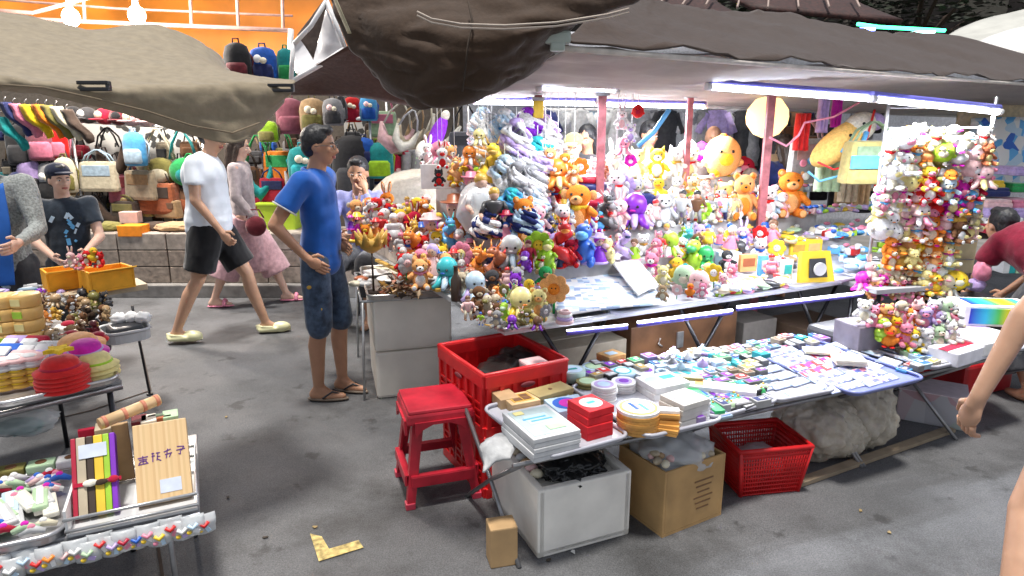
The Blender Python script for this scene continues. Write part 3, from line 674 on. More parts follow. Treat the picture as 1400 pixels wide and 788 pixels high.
    if shoes:
        kind, sm_ = shoes
        for s_ in 'lr':
            fa = J[s_ + 'f']; aa = J[s_ + 'a']; pit = J.get(s_ + 'p', 0); base = Matrix.Translation(aa + V3(0, 0, -.078)) @ Matrix.Rotation(fa, 4, 'Z') @ Matrix.Rotation(math.atan2(pit, .18), 4, 'X')
            b = MB()
            if kind == 'clog':
                b.ell(base @ V3(0, .06, .012), (.05, .14, .016), m, base.to_3x3().to_4x4(), 16, 8); b.ell(base @ V3(0, .115, .035), (.05, .078, .045), m, base.to_3x3().to_4x4(), 16, 10)
                b.ell(base @ V3(0, -.045, .03), (.045, .035, .03), m, base.to_3x3().to_4x4()); b.tube([base @ V3(-.047, .06, .05), base @ V3(-.045, -.02, .055), base @ V3(0, -.078, .055), base @ V3(.045, -.02, .055), base @ V3(.047, .06, .05)], .01, m, 8)
                for s2 in (-1, 1): b.cap(base @ V3(s2 * .04, -.04, .022), base @ V3(s2 * .044, .08, .03), .018, .02, m)
                link('clog', remesh(b, .008, [sm_], 2), root)
            else:
                b.ell(base @ V3(0, .055, .006), (.046, .142, .013), m, base.to_3x3().to_4x4(), 16, 8)
                if kind == 'slide': b.tube([base @ V3(-.046, .1, .01), base @ V3(-.036, .1, .05), base @ V3(0, .1, .068), base @ V3(.036, .1, .05), base @ V3(.046, .1, .01)], .02, m, 8)
                sd_ = link('sandal', remesh(b, .008, [sm_], 2), root)
                if kind == 'flip':
                    b = MB(); b.tube([base @ V3(-.04, .03, .02), base @ V3(-.02, .09, .058), base @ V3(.0, .15, .03), base @ V3(.022, .09, .058), base @ V3(.04, .03, .02)], .006, plastic('charcoal'), 6); link('thong', b.mesh('t'), sd_)
    return root, J, HM
P = lambda *a: Vector(a)
# man in the blue polo, hands on his hips, looking at the toys
p = G(452, 541)
r_, J, _h = person('man in a blue polo shirt and denim shorts standing with hands on hips', p, R(-97), 1.0, 'tanskin', 'black', 'short',
   dict(re=(.27, -.15, 1.14), rw=(.205, -.01, .95), rd=(-.2, .75, -.6), rn=(-1, -.2, 0), rc=.5, le=(-.26, -.17, 1.15), lw=(-.2, .02, .97), ld=(.35, .9, -.35), ln=(1, -.2, 0),
        head=(0, .04, 1.575), hy=R(6), hp=R(-4), ra=(.08, -.04, .085), la=(-.09, .05, .085), rk=(.1, 0, .49), lk=(-.1, .06, .49), rf=R(8), lf=R(-10), waist=(0, .02, 1.08)),
   mat((.012, .10, .42), .8, .12, 8, 0, .4, .2, 'cloth'), 'polo', mat((.055, .085, .14), .85, .35, 22, 0, .5, .2, 'cloth'), 1.02, glasses=True, shoes=('flip', mat((.16, .12, .09), .7)), fat=.9)
for nm, q, c, s_ in (('patch', P(.182, -.01, .76), 'gold', .015), ('patch', P(.165, .03, .62), 'yellow', .026), ('patch', P(.172, -.02, .64), 'olive', .014)):
    b = MB(); b.ell(q, (.006, s_, s_ * .8), cloth(c), RX(20)); b.build(nm, r_)
# man in white tee, mid stride
p = G(303, 462)
person('man in a white T-shirt, black shorts and cream clogs walking past', p, R(-80), 1.03, 'skin', 'black', 'short',
   dict(ra=(.09, -.30, .10), rk=(.10, -.10, .50), la=(-.09, .33, .085), lk=(-.09, .22, .50), rs=(.17, -.02, 1.38), re=(.235, -.02, 1.12), rw=(.24, .13, .90), rc=.9, le=(-.22, -.12, 1.12), lw=(-.2, -.02, .9), head=(0, .09, 1.565), neck=(0, .03, 1.43), hp=R(-14), hy=R(-25), lf=0, rf=R(-5)),
   mat((.72, .77, .83), .85, .04, 6, 0, .25, .2, 'cloth'), 'tee', mat((.012, .012, .014), .9, .2, 12, 0, .3, .2, 'cloth'), .82, fat=1.28, shoes=('clog', plastic((.72, .7, .42))))
# woman beyond him
p = G(345, 416)
r_, J, _h = person('woman in pale pink clothes and pink slides walking behind the white T-shirt man', p, R(-82), .95, 'paleskin', 'darkbrown', 'long',
   dict(ra=(.09, -.34, .09), rk=(.09, -.14, .5), la=(-.09, .33, .085), lk=(-.09, .2, .5), re=(.23, .0, 1.12), rw=(.22, .14, .93), hp=R(-10)),
   cloth((.45, .38, .38)), 'long', cloth((.55, .33, .36)), 'skirt', shoes=('slide', plastic('pink')), fat=.92)
b = MB(); b.ell((.24, .16, .84), (.05, .1, .1), cloth('maroon')); b.tube([(.24, .08, .92), (.235, .1, 1.0), (.235, .2, 1.0), (.24, .24, .92)], .008, cloth('maroon')); b.build('x').parent = None
o = bpy.data.objects['x']; o.name = 'handbag'; o.parent = None; o.matrix_world = Matrix.Translation(p) @ Matrix.Rotation(R(-82), 4, 'Z') @ Matrix.Scale(.95, 4); tag(o, 'small maroon handbag held by the woman in pale pink', 'handbag')
# seated man, cheek on his hand
p = D(500, 262, 6.0); p.z = 0
person('seated man in a lavender shirt resting his cheek on his hand', (p.x, p.y, .0), R(172), 1.12, 'tanskin', 'black', 'short',
   dict(pel=(0, 0, .52), lh=(-.09, .02, .50), rh=(.09, .02, .50), lk=(-.13, .42, .50), rk=(.13, .42, .50), la=(-.13, .40, .09), ra=(.13, .40, .09), waist=(0, .03, .66), chest=(0, .09, .86), neck=(0, .14, 1.03), head=(-.02, .2, 1.165),
        ls=(-.17, .12, .96), rs=(.17, .12, .96), le=(-.2, .34, .78), lw=(-.11, .30, 1.02), ld=(.25, -.1, 1), ln=(.6, -.6, 0), lc=.8, re=(.22, .3, .74), rw=(.05, .44, .72), hp=R(-10), hy=R(8)),
   cloth((.25, .27, .55)), 'long', cloth('charcoal'), 1.6)
p2 = (p.x, p.y + .02)
t = thing('stool', 'low dark stool under the seated man in lavender', 'stool', (p2[0], p2[1], 0))
b = MB(); b.cyl((0, 0, .38), (0, 0, .41), .17, .17, plastic('charcoal'), 20); b.build('seat', t)
for a in (45, 135, 225, 315):
    b = MB(); b.cyl((.15 * math.cos(R(a)), .15 * math.sin(R(a)), 0), (.11 * math.cos(R(a)), .11 * math.sin(R(a)), .38), .015, .017, plastic('charcoal')); b.build('leg', t)
# woman with the blue apron strap, left edge
p = D(14, 300, 3.8)
r_, J, HMm = person('woman in grey cardigan with a bright blue front panel at the left edge', (p.x - .2, 3.95, 0), R(-168), .98, 'paleskin', 'darkbrown', 'bun',
   dict(re=(.25, .08, 1.13), rw=(.12, .28, 1.02), le=(-.26, .08, 1.12), lw=(-.26, .34, 1.08), lc=.6, head=(0, .05, 1.58), hy=R(0)),
   mat((.3, .32, .31), .9, .3, 90, 0, .4, .2, 'cloth'), 'long', cloth('charcoal'), 1.9, shoes=('slide', plastic('charcoal')))
b = MB(); b.sheet([[(-.12, .1, 1.40), (-.09, .13, 1.38), (-.06, .14, 1.36)], [(-.15, .16, 1.2), (-.1, .175, 1.2), (-.05, .18, 1.2)], [(-.14, .17, 1.0), (-.08, .19, 1.0), (-.01, .2, 1.0)], [(-.12, .165, .8), (-.06, .18, .8), (.02, .19, .8)]], mat((.015, .12, .48), .8, .1, 10, 0, .3), .012, 4); b.build('apron', r_)
# boy in cap
p = D(90, 300, 4.55)
r_, J, HMm = person('boy in a navy cap and dark printed T-shirt behind the orange boxes', (p.x, 4.55, 0), R(-150), .845, 'paleskin', 'black', 'short',
   dict(hy=R(25), le=(-.22, .1, 1.12), lw=(-.12, .3, 1.04), re=(.22, .1, 1.12), rw=(.1, .3, 1.02), hp=R(-3)),
   cloth((.02, .03, .045)), 'tee', cloth('charcoal'), 1.9, shoes=('slide', plastic('charcoal')), cap=(.012, .016, .04))
b = MB()
rn = random.Random(4)
for k in range(13):
    x_ = rn.uniform(-.1, .1); z_ = rn.uniform(1.08, 1.33); y_ = .131 * math.sqrt(max(0, 1 - (x_ / .19) ** 2)) + .004
    b.box((x_, y_, z_), (rn.uniform(.01, .03), .004, rn.uniform(.01, .06)), mat('paleblue' if k % 2 else 'skyblue'), RY(rn.uniform(-50, 50)))
b.build('shirt_print', r_)
# sellers behind the toy stall
for px, py, d, sk, hs, hr, fc, col, lab, cp_ in ((803, 203, 6.4, 'tanskin', 'long', 'black', 150, 'charcoal', 'dark long haired person behind the stall, left of the middle red post', None),
        (784, 216, 6.1, 'tanskin', 'bald', 'black', 165, 'palegreen', 'person in an olive bucket hat behind the orange plush toys', (.3, .27, .05)),
        (886, 198, 6.5, 'tanskin', 'short', 'black', 200, 'grey', 'black haired man looking down behind the white display', None),
        (974, 203, 6.7, 'tanskin', 'bald', 'brown', 170, 'charcoal', 'man with close cropped brown hair in dark grey behind the lilac post', None),
        (1072, 215, 6.6, 'tanskin', 'long', 'darkbrown', 10, 'navy', 'person in navy with long brown hair behind the round lantern', None)):
    p = D(px, py, d); hz = D(px, py - 14, d).z
    s_ = hz / 1.585
    person(lab, (p.x, d, 0), R(fc), min(1.02, s_), sk, hr, hs, dict(hp=R(-15), le=(-.22, .1, 1.12), lw=(-.12, .3, 1.0), re=(.22, .1, 1.12), rw=(.1, .3, 1.0)), cloth(col), 'tee', cloth('charcoal'), 1.5, voxel=.013, cap=cp_)
# crimson back of a seated vendor, right
p = D(1444, 414, 3.9)
person('person in a crimson shirt bending over at the right edge', (p.x + .05, 3.92, 0), R(8), .97, 'tanskin', 'black', 'short',
   dict(pel=(0, 0, .80), lh=(-.09, 0, .78), rh=(.09, 0, .78), lk=(-.11, .22, .44), rk=(.11, .22, .44), la=(-.11, 0, .085), ra=(.11, 0, .085), waist=(0, .09, .9), chest=(0, .27, .98), neck=(0, .42, 1.03), head=(0, .54, 1.08), ls=(-.17, .35, 1.0), rs=(.17, .35, 1.0),
        le=(-.22, .42, .76), re=(.22, .42, .76), lw=(-.15, .55, .6), rw=(.15, .55, .6)),
   cloth((.17, .004, .022)), 'tee', cloth('charcoal'), 1.7, fat=1.25)
# passer-by cut by the right frame edge: arm and leg
p = G(1440, 830)
b_ = person('passer-by at the right edge with bare arm and purple shorts', (1.96, 1.97, 0), 0, 1.0, 'skin', 'black', 'short',
   dict(ls=(-.19, .0, 1.39), le=(-.42, -.04, 1.13), lw=(-.53, -.06, .88), lc=.8, ld=(-.12, .2, -1), lh=(-.12, 0, .9), la=(-.52, -.33, .1), lk=(-.33, -.08, .5), ra=(.1, .25, .085), rk=(.1, .15, .5), hy=0),
   cloth((.2, .17, .55)), 'tee', cloth((.10, .11, .36)), .5, voxel=.008, shoes=('flip', plastic('brown')))
# ------------------------------------------------------------------ toy meshes (shared)
_toy = {}
EYE = mat((.01, .01, .01), .15); WH = mat('white', .5)
def toy(kind, c1, c2='cream', c3='red', variant=0):
    """a generic soft toy or figure, unit height about 1, standing on z = 0"""
    k = (kind, c1, c2, c3, variant)
    if k in _toy: return _toy[k]
    fn = plastic if kind in ('dragon', 'doll', 'figure', 'rings', 'dino', 'octopus') else plush
    A, B2, C3 = fn(c1), fn(c2), fn(c3); b = MB(); rn = random.Random(hash(k) % 999 if False else sum(map(ord, kind + c1 + c2 + c3)) + variant)
    def eyes(x, y, z, r=.03):
        for s_ in (-1, 1): b.ell((s_ * x, y, z), r, EYE, seg=8, ring=6)
    e = lambda c, r, m, seg=12, ring=8, rot=None: b.ell(c, r, m, rot, seg, ring)
    if kind in ('bear', 'rabbit', 'cat', 'monkey'):
        e((0, 0, .3), (.25, .2, .29), A); e((0, -.14, .28), (.16, .09, .2), B2); e((0, -.02, .72), (.25, .21, .22), A); e((0, -.2, .66), (.12, .08, .09), B2); e((0, -.27, .69), (.035, .025, .025), EYE, 8, 6)
        eyes(.1, -.19, .76)
        for s_ in (-1, 1):
            if kind == 'bear': e((s_ * .19, 0, .9), (.085, .05, .085), A); e((s_ * .19, -.04, .9), (.05, .02, .05), B2)
            elif kind == 'rabbit': e((s_ * .11, 0, 1.1), (.065, .04, .22), A, rot=RY(s_ * 10)); e((s_ * .11, -.035, 1.1), (.035, .015, .16), B2, rot=RY(s_ * 10))
            elif kind == 'cat': b.cyl((s_ * .15, 0, .84), (s_ * .2, 0, 1.02), .1, .005, A, 8)
            else: e((s_ * .28, .01, .74), (.08, .04, .1), B2)
            b.cap((s_ * .2, -.02, .46), (s_ * .34, -.14, .3 + .1 * variant), .08, .07, A, 10); b.cap((s_ * .14, -.08, .1), (s_ * .2, -.33, .09), .1, .095, A, 10); e((s_ * .2, -.41, .1), (.07, .02, .075), B2)
        if variant: b.tube([(math.cos(a) * .17, math.sin(a) * .15 - .02, .52) for a in [q * math.pi / 5 for q in range(10)]], .035, C3, 6, True); e((.0, -.2, .5), (.09, .04, .05), C3)
    elif kind == 'duck':
        e((0, 0, .28), (.28, .3, .27), A); e((0, -.08, .7), (.22, .22, .22), A); e((0, -.3, .66), (.11, .12, .045), C3); eyes(.1, -.25, .76)
        for s_ in (-1, 1): e((s_ * .26, .03, .32), (.08, .18, .13), A); e((s_ * .12, -.2, .04), (.1, .14, .04), C3)
    elif kind == 'dino':
        e((0, 0, .33), (.24, .26, .3), A); e((0, -.12, .78), (.2, .24, .19), A); e((0, -.3, .72), (.15, .16, .11), B2); eyes(.13, -.22, .87); b.cap((0, .15, .2), (0, .5, .1), .14, .03, A)
        for q in range(6): b.cyl((0, .12 + .06 * q, .95 - q * .15), (0, .22 + .07 * q, 1.02 - q * .16), .06, .005, C3, 6)
        for s_ in (-1, 1): b.cap((s_ * .2, -.1, .48), (s_ * .28, -.28, .44), .06, .045, A, 8); b.cap((s_ * .15, -.03, .12), (s_ * .18, -.14, .06), .12, .09, A, 8)
    elif kind == 'octopus':
        e((0, 0, .62), (.32, .3, .33), A); eyes(.12, -.26, .6, .04); e((0, -.28, .5), (.08, .03, .03), C3)
        for q in range(8):
            a = q * math.pi / 4 + .2; b.tube([(math.cos(a) * .18, math.sin(a) * .18, .36), (math.cos(a) * .33, math.sin(a) * .33, .15), (math.cos(a) * .5, math.sin(a) * .5, .08)], [.11, .09, .05], A if q % 2 else B2, 8)
    elif kind == 'doll':
        b.lathe([(.3, 0), (.31, .03), (.22, .25), (.13, .48), (.1, .56), (.03, .6)], A, seg=16); b.lathe([(.32, .0), (.335, .03), (.29, .09)], C3, seg=16)
        e((0, 0, .73), (.14, .14, .16), mat('paleskin')); e((0, .03, .78), (.17, .15, .17), mat(c2 if c2 != 'cream' else 'brown')); eyes(.05, -.13, .74, .018)
        for s_ in (-1, 1): b.cap((s_ * .1, 0, .53), (s_ * .26, -.06, .38), .05, .035, A, 8)
        if variant: b.lathe([(.27, .86), (.27, .88), (.15, .89), (.13, 1.0), (.05, 1.02)], C3, seg=14)
    elif kind == 'figure':
        for s_ in (-1, 1): b.cap((s_ * .09, 0, .42), (s_ * .12, 0, .07), .075, .055, B2, 8); e((s_ * .12, -.05, .04), (.06, .11, .04), C3)
        b.lathe([(.1, .36), (.15, .42), (.14, .55), (.2, .7), (.16, .76), (.05, .78)], A, seg=12, sy=.65); e((0, 0, .87), (.1, .1, .12), mat('paleskin')); e((0, .02, .92), (.115, .115, .11), C3)
        for s_ in (-1, 1): b.cap((s_ * .19, 0, .7), (s_ * .28, -.04, .5), .055, .045, A, 8); b.cap((s_ * .28, -.04, .5), (s_ * .25, -.15, .4), .045, .035, mat('paleskin'), 8)
        if variant: b.lathe([(.05, .3), (.24, .33), (.15, .6)], A, seg=12)
    elif kind == 'dragon':
        pts = [(0, .1, .05), (.2, -.02, .12), (.05, -.1, .3), (-.18, 0, .4), (-.02, .05, .58), (.14, -.04, .7), (.05, -.2, .82)]
        b.tube(pts, [.06, .11, .14, .15, .13, .11, .1], A, 10); e((.03, -.28, .86), (.13, .17, .11), A); e((.03, -.4, .8), (.09, .08, .05), B2)
        for s_ in (-1, 1): b.cyl((.03 + s_ * .07, -.2, .92), (.03 + s_ * .14, -.08, 1.1), .03, .005, B2, 6); e((.03 + s_ * .07, -.34, .93), .03, EYE, 8, 6); b.cap((s_ * .16, -.04, .36), (s_ * .3, -.14, .22), .05, .03, A, 8)
        for q in range(6): p_ = pts[min(q + 1, 6)]; b.cyl((p_[0], p_[1] + .08, p_[2] + .06), (p_[0], p_[1] + .2, p_[2] + .16), .05, .005, C3, 6)
    elif kind == 'ball':
        e((0, 0, .5), (.45, .43, .5), A, 16, 12); e((0, -.3, .45), (.22, .16, .2), B2); eyes(.14, -.38, .62, .04); b.ell((0, 0, .98), (.1, .1, .07), C3)
        for s_ in (-1, 1): e((s_ * .4, -.05, .35), (.12, .1, .1), A)
    elif kind == 'flower':
        b.cyl((0, .02, 0), (0, .0, .6), .03, .03, plush('green'), 8)
        for q in range(7): a = q * 2 * math.pi / 7; e((math.cos(a) * .24, -.02, .65 + math.sin(a) * .24), (.15, .05, .15), A)
        e((0, -.06, .65), (.15, .06, .15), B2); eyes(.05, -.115, .68, .02)
    elif kind == 'rings':
        for q in range(4): b.tube([(math.cos(a) * (.4 - q * .05), math.sin(a) * (.4 - q * .05), .1 + q * .17) for a in [w_ * math.pi / 7 for w_ in range(14)]], .1, (A, B2, C3, A)[q], 8, True)
    me = b.mesh(kind); _toy[k] = me; return me
PH = dict(bear='plush bear', rabbit='plush rabbit', cat='plush cat', monkey='plush monkey', duck='plush duck', dino='plush dinosaur', octopus='plush octopus', doll='dress doll', figure='toy figurine', dragon='plush dragon', ball='round plush toy', flower='plush flower', rings='ring toy')
CN = dict(paleblue='pale blue', skyblue='sky blue', palepink='pale pink', palegreen='pale green', paleyellow='pale yellow', paleorange='pale orange', darkbrown='dark brown', lightgrey='light grey')
cn = lambda c: CN.get(c, c)
def plural(ph):
    w_ = ph.split(' '); last = w_[-1]
    last = last[:-1] + 'ies' if last.endswith('y') and last[-2] not in 'aeiou' else last + ('es' if last.endswith(('s', 'x', 'ch', 'sh')) else 's')
    if last == 'octopuss': last = 'octopuses'
    return ' '.join(w_[:-1] + [last])
PN = dict(bear='plush_bear', rabbit='plush_rabbit', cat='plush_cat', monkey='plush_monkey', duck='plush_duck', dino='plush_dinosaur', octopus='plush_octopus', doll='doll', figure='figurine', dragon='plush_dragon', ball='round_plush', flower='plush_flower', rings='ring_toy')
def put_toy(kind, c1, c2, c3, p, h, rz, where, group, variant=0, tilt=0, wid=1.):
    o = bpy.data.objects.new(PN[kind], toy(kind, c1, c2, c3, variant)); COL.objects.link(o)
    o.location = p; o.rotation_euler = (R(tilt), 0, rz); o.scale = (h * wid, h * wid, h)
    ph = '%s %s' % (cn(c1), PH[kind])
    return reg(o, '%s with %s parts %s' % (ph, cn(c3 if variant or kind in ('duck', 'doll', 'figure', 'dragon', 'dino') else c2), where), '%s %s' % (plural(ph), where), {'figure': 'figurine', 'doll': 'doll', 'rings': 'toy'}.get(kind, 'soft toy'), group)
# ------------------------------------------------------------------ the big toy table
ANG = math.atan2(.450, .893); U = Vector((math.cos(ANG), math.sin(ANG), 0)); V = Vector((-U.y, U.x, 0)); A0 = Vector((-.035, 3.09, 0))
def st(s, t_, z=0): return A0 + U * s + V * t_ + Vector((0, 0, z))
TIERS = [(-.6, .755), (.62, .86), (.95, 1.0), (1.25, 1.14), (1.5, 1.28), (1.72, 1.40)]
TIERS2 = [(-.6, .755), (.95, .80), (1.35, .86), (1.75, .92), (2.05, 1.0)]
SPLIT = .42
def tierhit(px, py):
    r = ray(px, py); t_ = 2.2 if True else 0
    while t_ < 8:
        q = Vector((0, 0, H)) + r * t_; d = q - A0; s_, v_ = d.dot(U), d.dot(V)
        z = TIERS[0][1]
        for tv, tz in (TIERS if s_ > SPLIT else TIERS2):
            if v_ >= tv: z = tz
        if q.z <= z: q.z = z; return q
        t_ += .01
    return q
LEN = 3.3
t = thing('display_table', 'long folding table under the brightly lit toys with metal rim', 'table', st(0, 0)); o0 = t.location; RM = Matrix.Rotation(ANG, 4, 'Z')
def lb(c, size, m, bev=.003): b = MB(); b.box(c, size, m, bev=bev); b.xf(RM); return b
lb((LEN / 2, 1.0, .715), (LEN, 2.0, .03), plastic('lightgrey')).build('tabletop', t); lb((.2, 2.2, .715), (.44, .5, .028), plastic('lightgrey')).build('tabletop', t)
for s_, t_ in ((.45, .08), (1.35, .08), (2.3, .08), (3.2, .08)):
    for sg in (-1, 1):
        b = MB(); b.tube([RM @ P(s_ - sg * .22, t_ + .02 * sg, 0), RM @ P(s_ + sg * .22, t_ + .02 * sg, .70)], .012, metal('charcoal'), 8); b.build('leg', t)
for s_ in (.1, 1.1, 2.1, 3.2): b = MB(); b.tube([RM @ P(s_, 1.9, 0), RM @ P(s_, 1.85, .7)], .013, metal('grey'), 8); b.build('leg', t)
t = thing('display_riser', 'white stepped riser carrying the rear rows of toys', 'display stand', st(0, .62)); o0 = t.location
for i in range(1, len(TIERS)):
    t0, z = TIERS[i]; t1 = TIERS[i + 1][0] if i + 1 < len(TIERS) else 2.05
    b = MB(); b.box(((LEN + SPLIT) / 2, (t0 + t1) / 2 - .62, (z + .735) / 2), (LEN - SPLIT, t1 - t0 - .002, z - .735), paper((.4, .39, .4)), bev=.004); b.xf(RM); b.build('step', t)
t = thing('display_riser', 'low beige cloth covered steps under the toys on the left slope', 'display stand', st(0, .62))
for i in range(1, len(TIERS2)):
    t0, z = TIERS2[i]; t1 = TIERS2[i + 1][0] if i + 1 < len(TIERS2) else 2.5
    b = MB(); b.box((SPLIT / 2 - .002, (t0 + t1) / 2 - .62, (z + .735) / 2), (SPLIT - .004, t1 - t0 - .002, z - .735), cloth((.4, .34, .3)), bev=.004); b.xf(RM); b.build('step', t)
def tray(name, lab, p, wd, dp, m, rz, parent=None, rim=.018, th=.006, group=None, cat='tray'):
    o = bpy.data.objects.new(name, None)
    b = MB(); n = 5; pts = []
    r_ = .05
    for cx, cy, a0 in ((wd / 2 - r_, dp / 2 - r_, 0), (-wd / 2 + r_, dp / 2 - r_, 90), (-wd / 2 + r_, -dp / 2 + r_, 180), (wd / 2 - r_, -dp / 2 + r_, 270)):
        for k in range(n): a = R(a0 + 90 * k / (n - 1)); pts.append((cx + r_ * math.cos(a), cy + r_ * math.sin(a)))
    b.prism(pts, th, m); b.tube([(x * 1.02, y * 1.02, rim) for x, y in pts], .008, m, 6, True)
    for k in range(len(pts)):
        x0, y0 = pts[k]; x1, y1 = pts[(k + 1) % len(pts)]; mi = b.mi(m)
        f = b.bm.faces.new([b.bm.verts.new(v) for v in ((x0, y0, 0), (x1, y1, 0), (x1 * 1.02, y1 * 1.02, rim), (x0 * 1.02, y0 * 1.02, rim))]); f.material_index = mi
    o = b.build(name, parent, p, rz); tag(o, lab, cat, group); return o
steel = metal((.62, .62, .64)); wtray = plastic((.45, .46, .52))
for k, (s0, wd, lab) in enumerate(((.28, .62, 'steel tray under the small heap of toys at the toy table corner'), (.93, .62, 'white tray under the open newspapers on the toy table'), (1.57, .6, 'white tray of small pink toys right of the newspapers'), (2.2, .6, 'white tray of boxes below the yellow handheld toy'), (2.85, .6, 'white tray at right end of toy table, beside the hanging plush rack'))):
    tray('tray', lab, st(s0, .26, .731), wd, .62, steel if k == 0 else wtray, ANG, group='trays along the front of the toy table')
# light strips under the front edge
for k, ((x0, y0), (x1, y1), lab) in enumerate((((872, 441), (1001, 424), 'lit white strip under the toy table edge, middle of three'), ((1008, 420), (1180, 400), 'lit white strip under the toy table edge, rightmost of three'), ((775, 452), (858, 444), 'lit white strip under the toy table edge, leftmost of three'))):
    a, c = G(x0, y0, .69), G(x1, y1, .69); t = thing('light_strip', lab, 'light strip', (a + c) / 2, 0, 'light strips under the table edge')
    b = MB(); b.tube([a - t.location, c - t.location], .0075 if k < 2 else .004, tube_m, 6); b.build('tube', t)
    b = MB(); b.tube([a - t.location + P(0, .004, -.016), c - t.location + P(0, .004, -.016)], .012, plastic((.12, .1, .5)), 6); b.build('holder', t)
    if k < 2: lamp(t, a, c, 3, off=.035, wd=.02)
# box panels below the table
b = MB(); b.box((0, 0, .28), (.5, .03, .5), paper((.36, .31, .24)), RX(-4), bev=.004); b.build('x'); o = bpy.data.objects['x']; o.name = 'cardboard_box'
bpy.data.objects.remove(o)
def crate_box(name, lab, p, size, m, rz, cat='box', flaps=None, tape=None, open_=False, bev=.006, group=None):
    t = thing(name, lab, cat, p, rz, group); w_, d_, h_ = size
    b = MB(); th = .012
    if open_:
        b.box((0, 0, th / 2), (w_, d_, th), m)
        for sx in (-1, 1): b.box((sx * (w_ - th) / 2, 0, h_ / 2 + th / 2), (th, d_, h_ - th), m, bev=.003)
        for sy in (-1, 1): b.box((0, sy * (d_ - th) / 2, h_ / 2 + th / 2), (w_ - 2 * th, th, h_ - th), m, bev=.003)
    else: b.box((0, 0, h_ / 2), (w_, d_, h_), m, bev=bev)
    b.build('body', t)
    if flaps:
        for sy in (-1, 1):
            b = MB(); b.box((0, sy * .1, .0), (w_ * .96, .2, .005), m); o = b.build('flap', t); o.location = (0, sy * (d_ / 2 - .0), h_ + .01); o.rotation_euler.x = R(flaps * sy)
    if tape: b = MB(); b.box((0, 0, h_ + .0015), (w_ + .003, .05, .003), paper(tape)); b.build('tape', t)
    return t
crate_box('cardboard_box', 'beige cardboard box under the toy table behind the red crates', st(.62, .38), (.52, .36, .5), paper((.33, .29, .23)), ANG, tape=(.4, .36, .3))
crate_box('storage_chest', 'dark brown wooden chest under the toy table with white latch', st(1.32, .4), (.82, .4, .56), mat('brown', .5, .3, 6), ANG, cat='chest')
b = MB(); b.box((-.05, -.206, .44), (.05, .01, .1), metal('lightgrey'), bev=.003); b.build('latch').parent = bpy.data.objects['storage_chest']; b = MB(); b.tube([(-.2, -.206, .47), (-.22, -.214, .44), (-.19, -.214, .42)], .006, metal('white')); o = b.build('hook'); o.parent = bpy.data.objects['storage_chest']
crate_box('suitcase', 'shiny black flat case lying between the light strip and the blister packs', G(1165, 462, .46) , (.5, .26, .09), plastic('charcoal'), ANG, cat='case', bev=.03)
crate_box('cardboard_box', 'brown cardboard carton in the dark under the right part of the toy table', st(2.5, .3), (.45, .35, .38), paper((.14, .09, .06)), ANG)
crate_box('foam_box', 'dusty grey box under the right end of the toy table', st(2.02, .42), (.3, .3, .44), paper((.22, .2, .18)), ANG, flaps=None)
# newspapers
newsm = stripes('newsprint', [(.72, .72, .74), (.7, .72, .76), (.25, .35, .55), (.78, .78, .8), (.45, .6, .75), (.75, .74, .72), (.76, .76, .78)], 28, tex='checks')
plainp = paper((.82, .82, .84))
for pts, lab in ((((737, 386), (870, 362), (900, 392), (760, 415)), 'open newspaper lying flat at back of the white tray'), (((752, 412), (893, 385), (905, 416), (766, 432)), 'open newspaper with coloured pictures at the front of the white tray'),
                 (((828, 362), (862, 360), (902, 392), (872, 405)), 'folded blank white paper propped over the newspapers')):
    k = [G(x, y, .775 if 'blank' not in lab else .80) for x, y in pts]
    if 'blank' in lab: k[0].z += .06; k[1].z += .09
    o0 = (k[0] + k[2]) / 2; b = MB()
    b.sheet([[k[0] - o0, (k[0] + k[1]) / 2 - o0 + P(0, 0, .008), k[1] - o0], [k[3] - o0, (k[3] + k[2]) / 2 - o0 + P(0, 0, .008), k[2] - o0]], plainp if 'blank' in lab else newsm, .006, 4, .004, 12)
    tag(b.build('newspaper' if 'blank' not in lab else 'paper_sheet', None, o0), lab, 'newspaper' if 'blank' not in lab else 'paper')
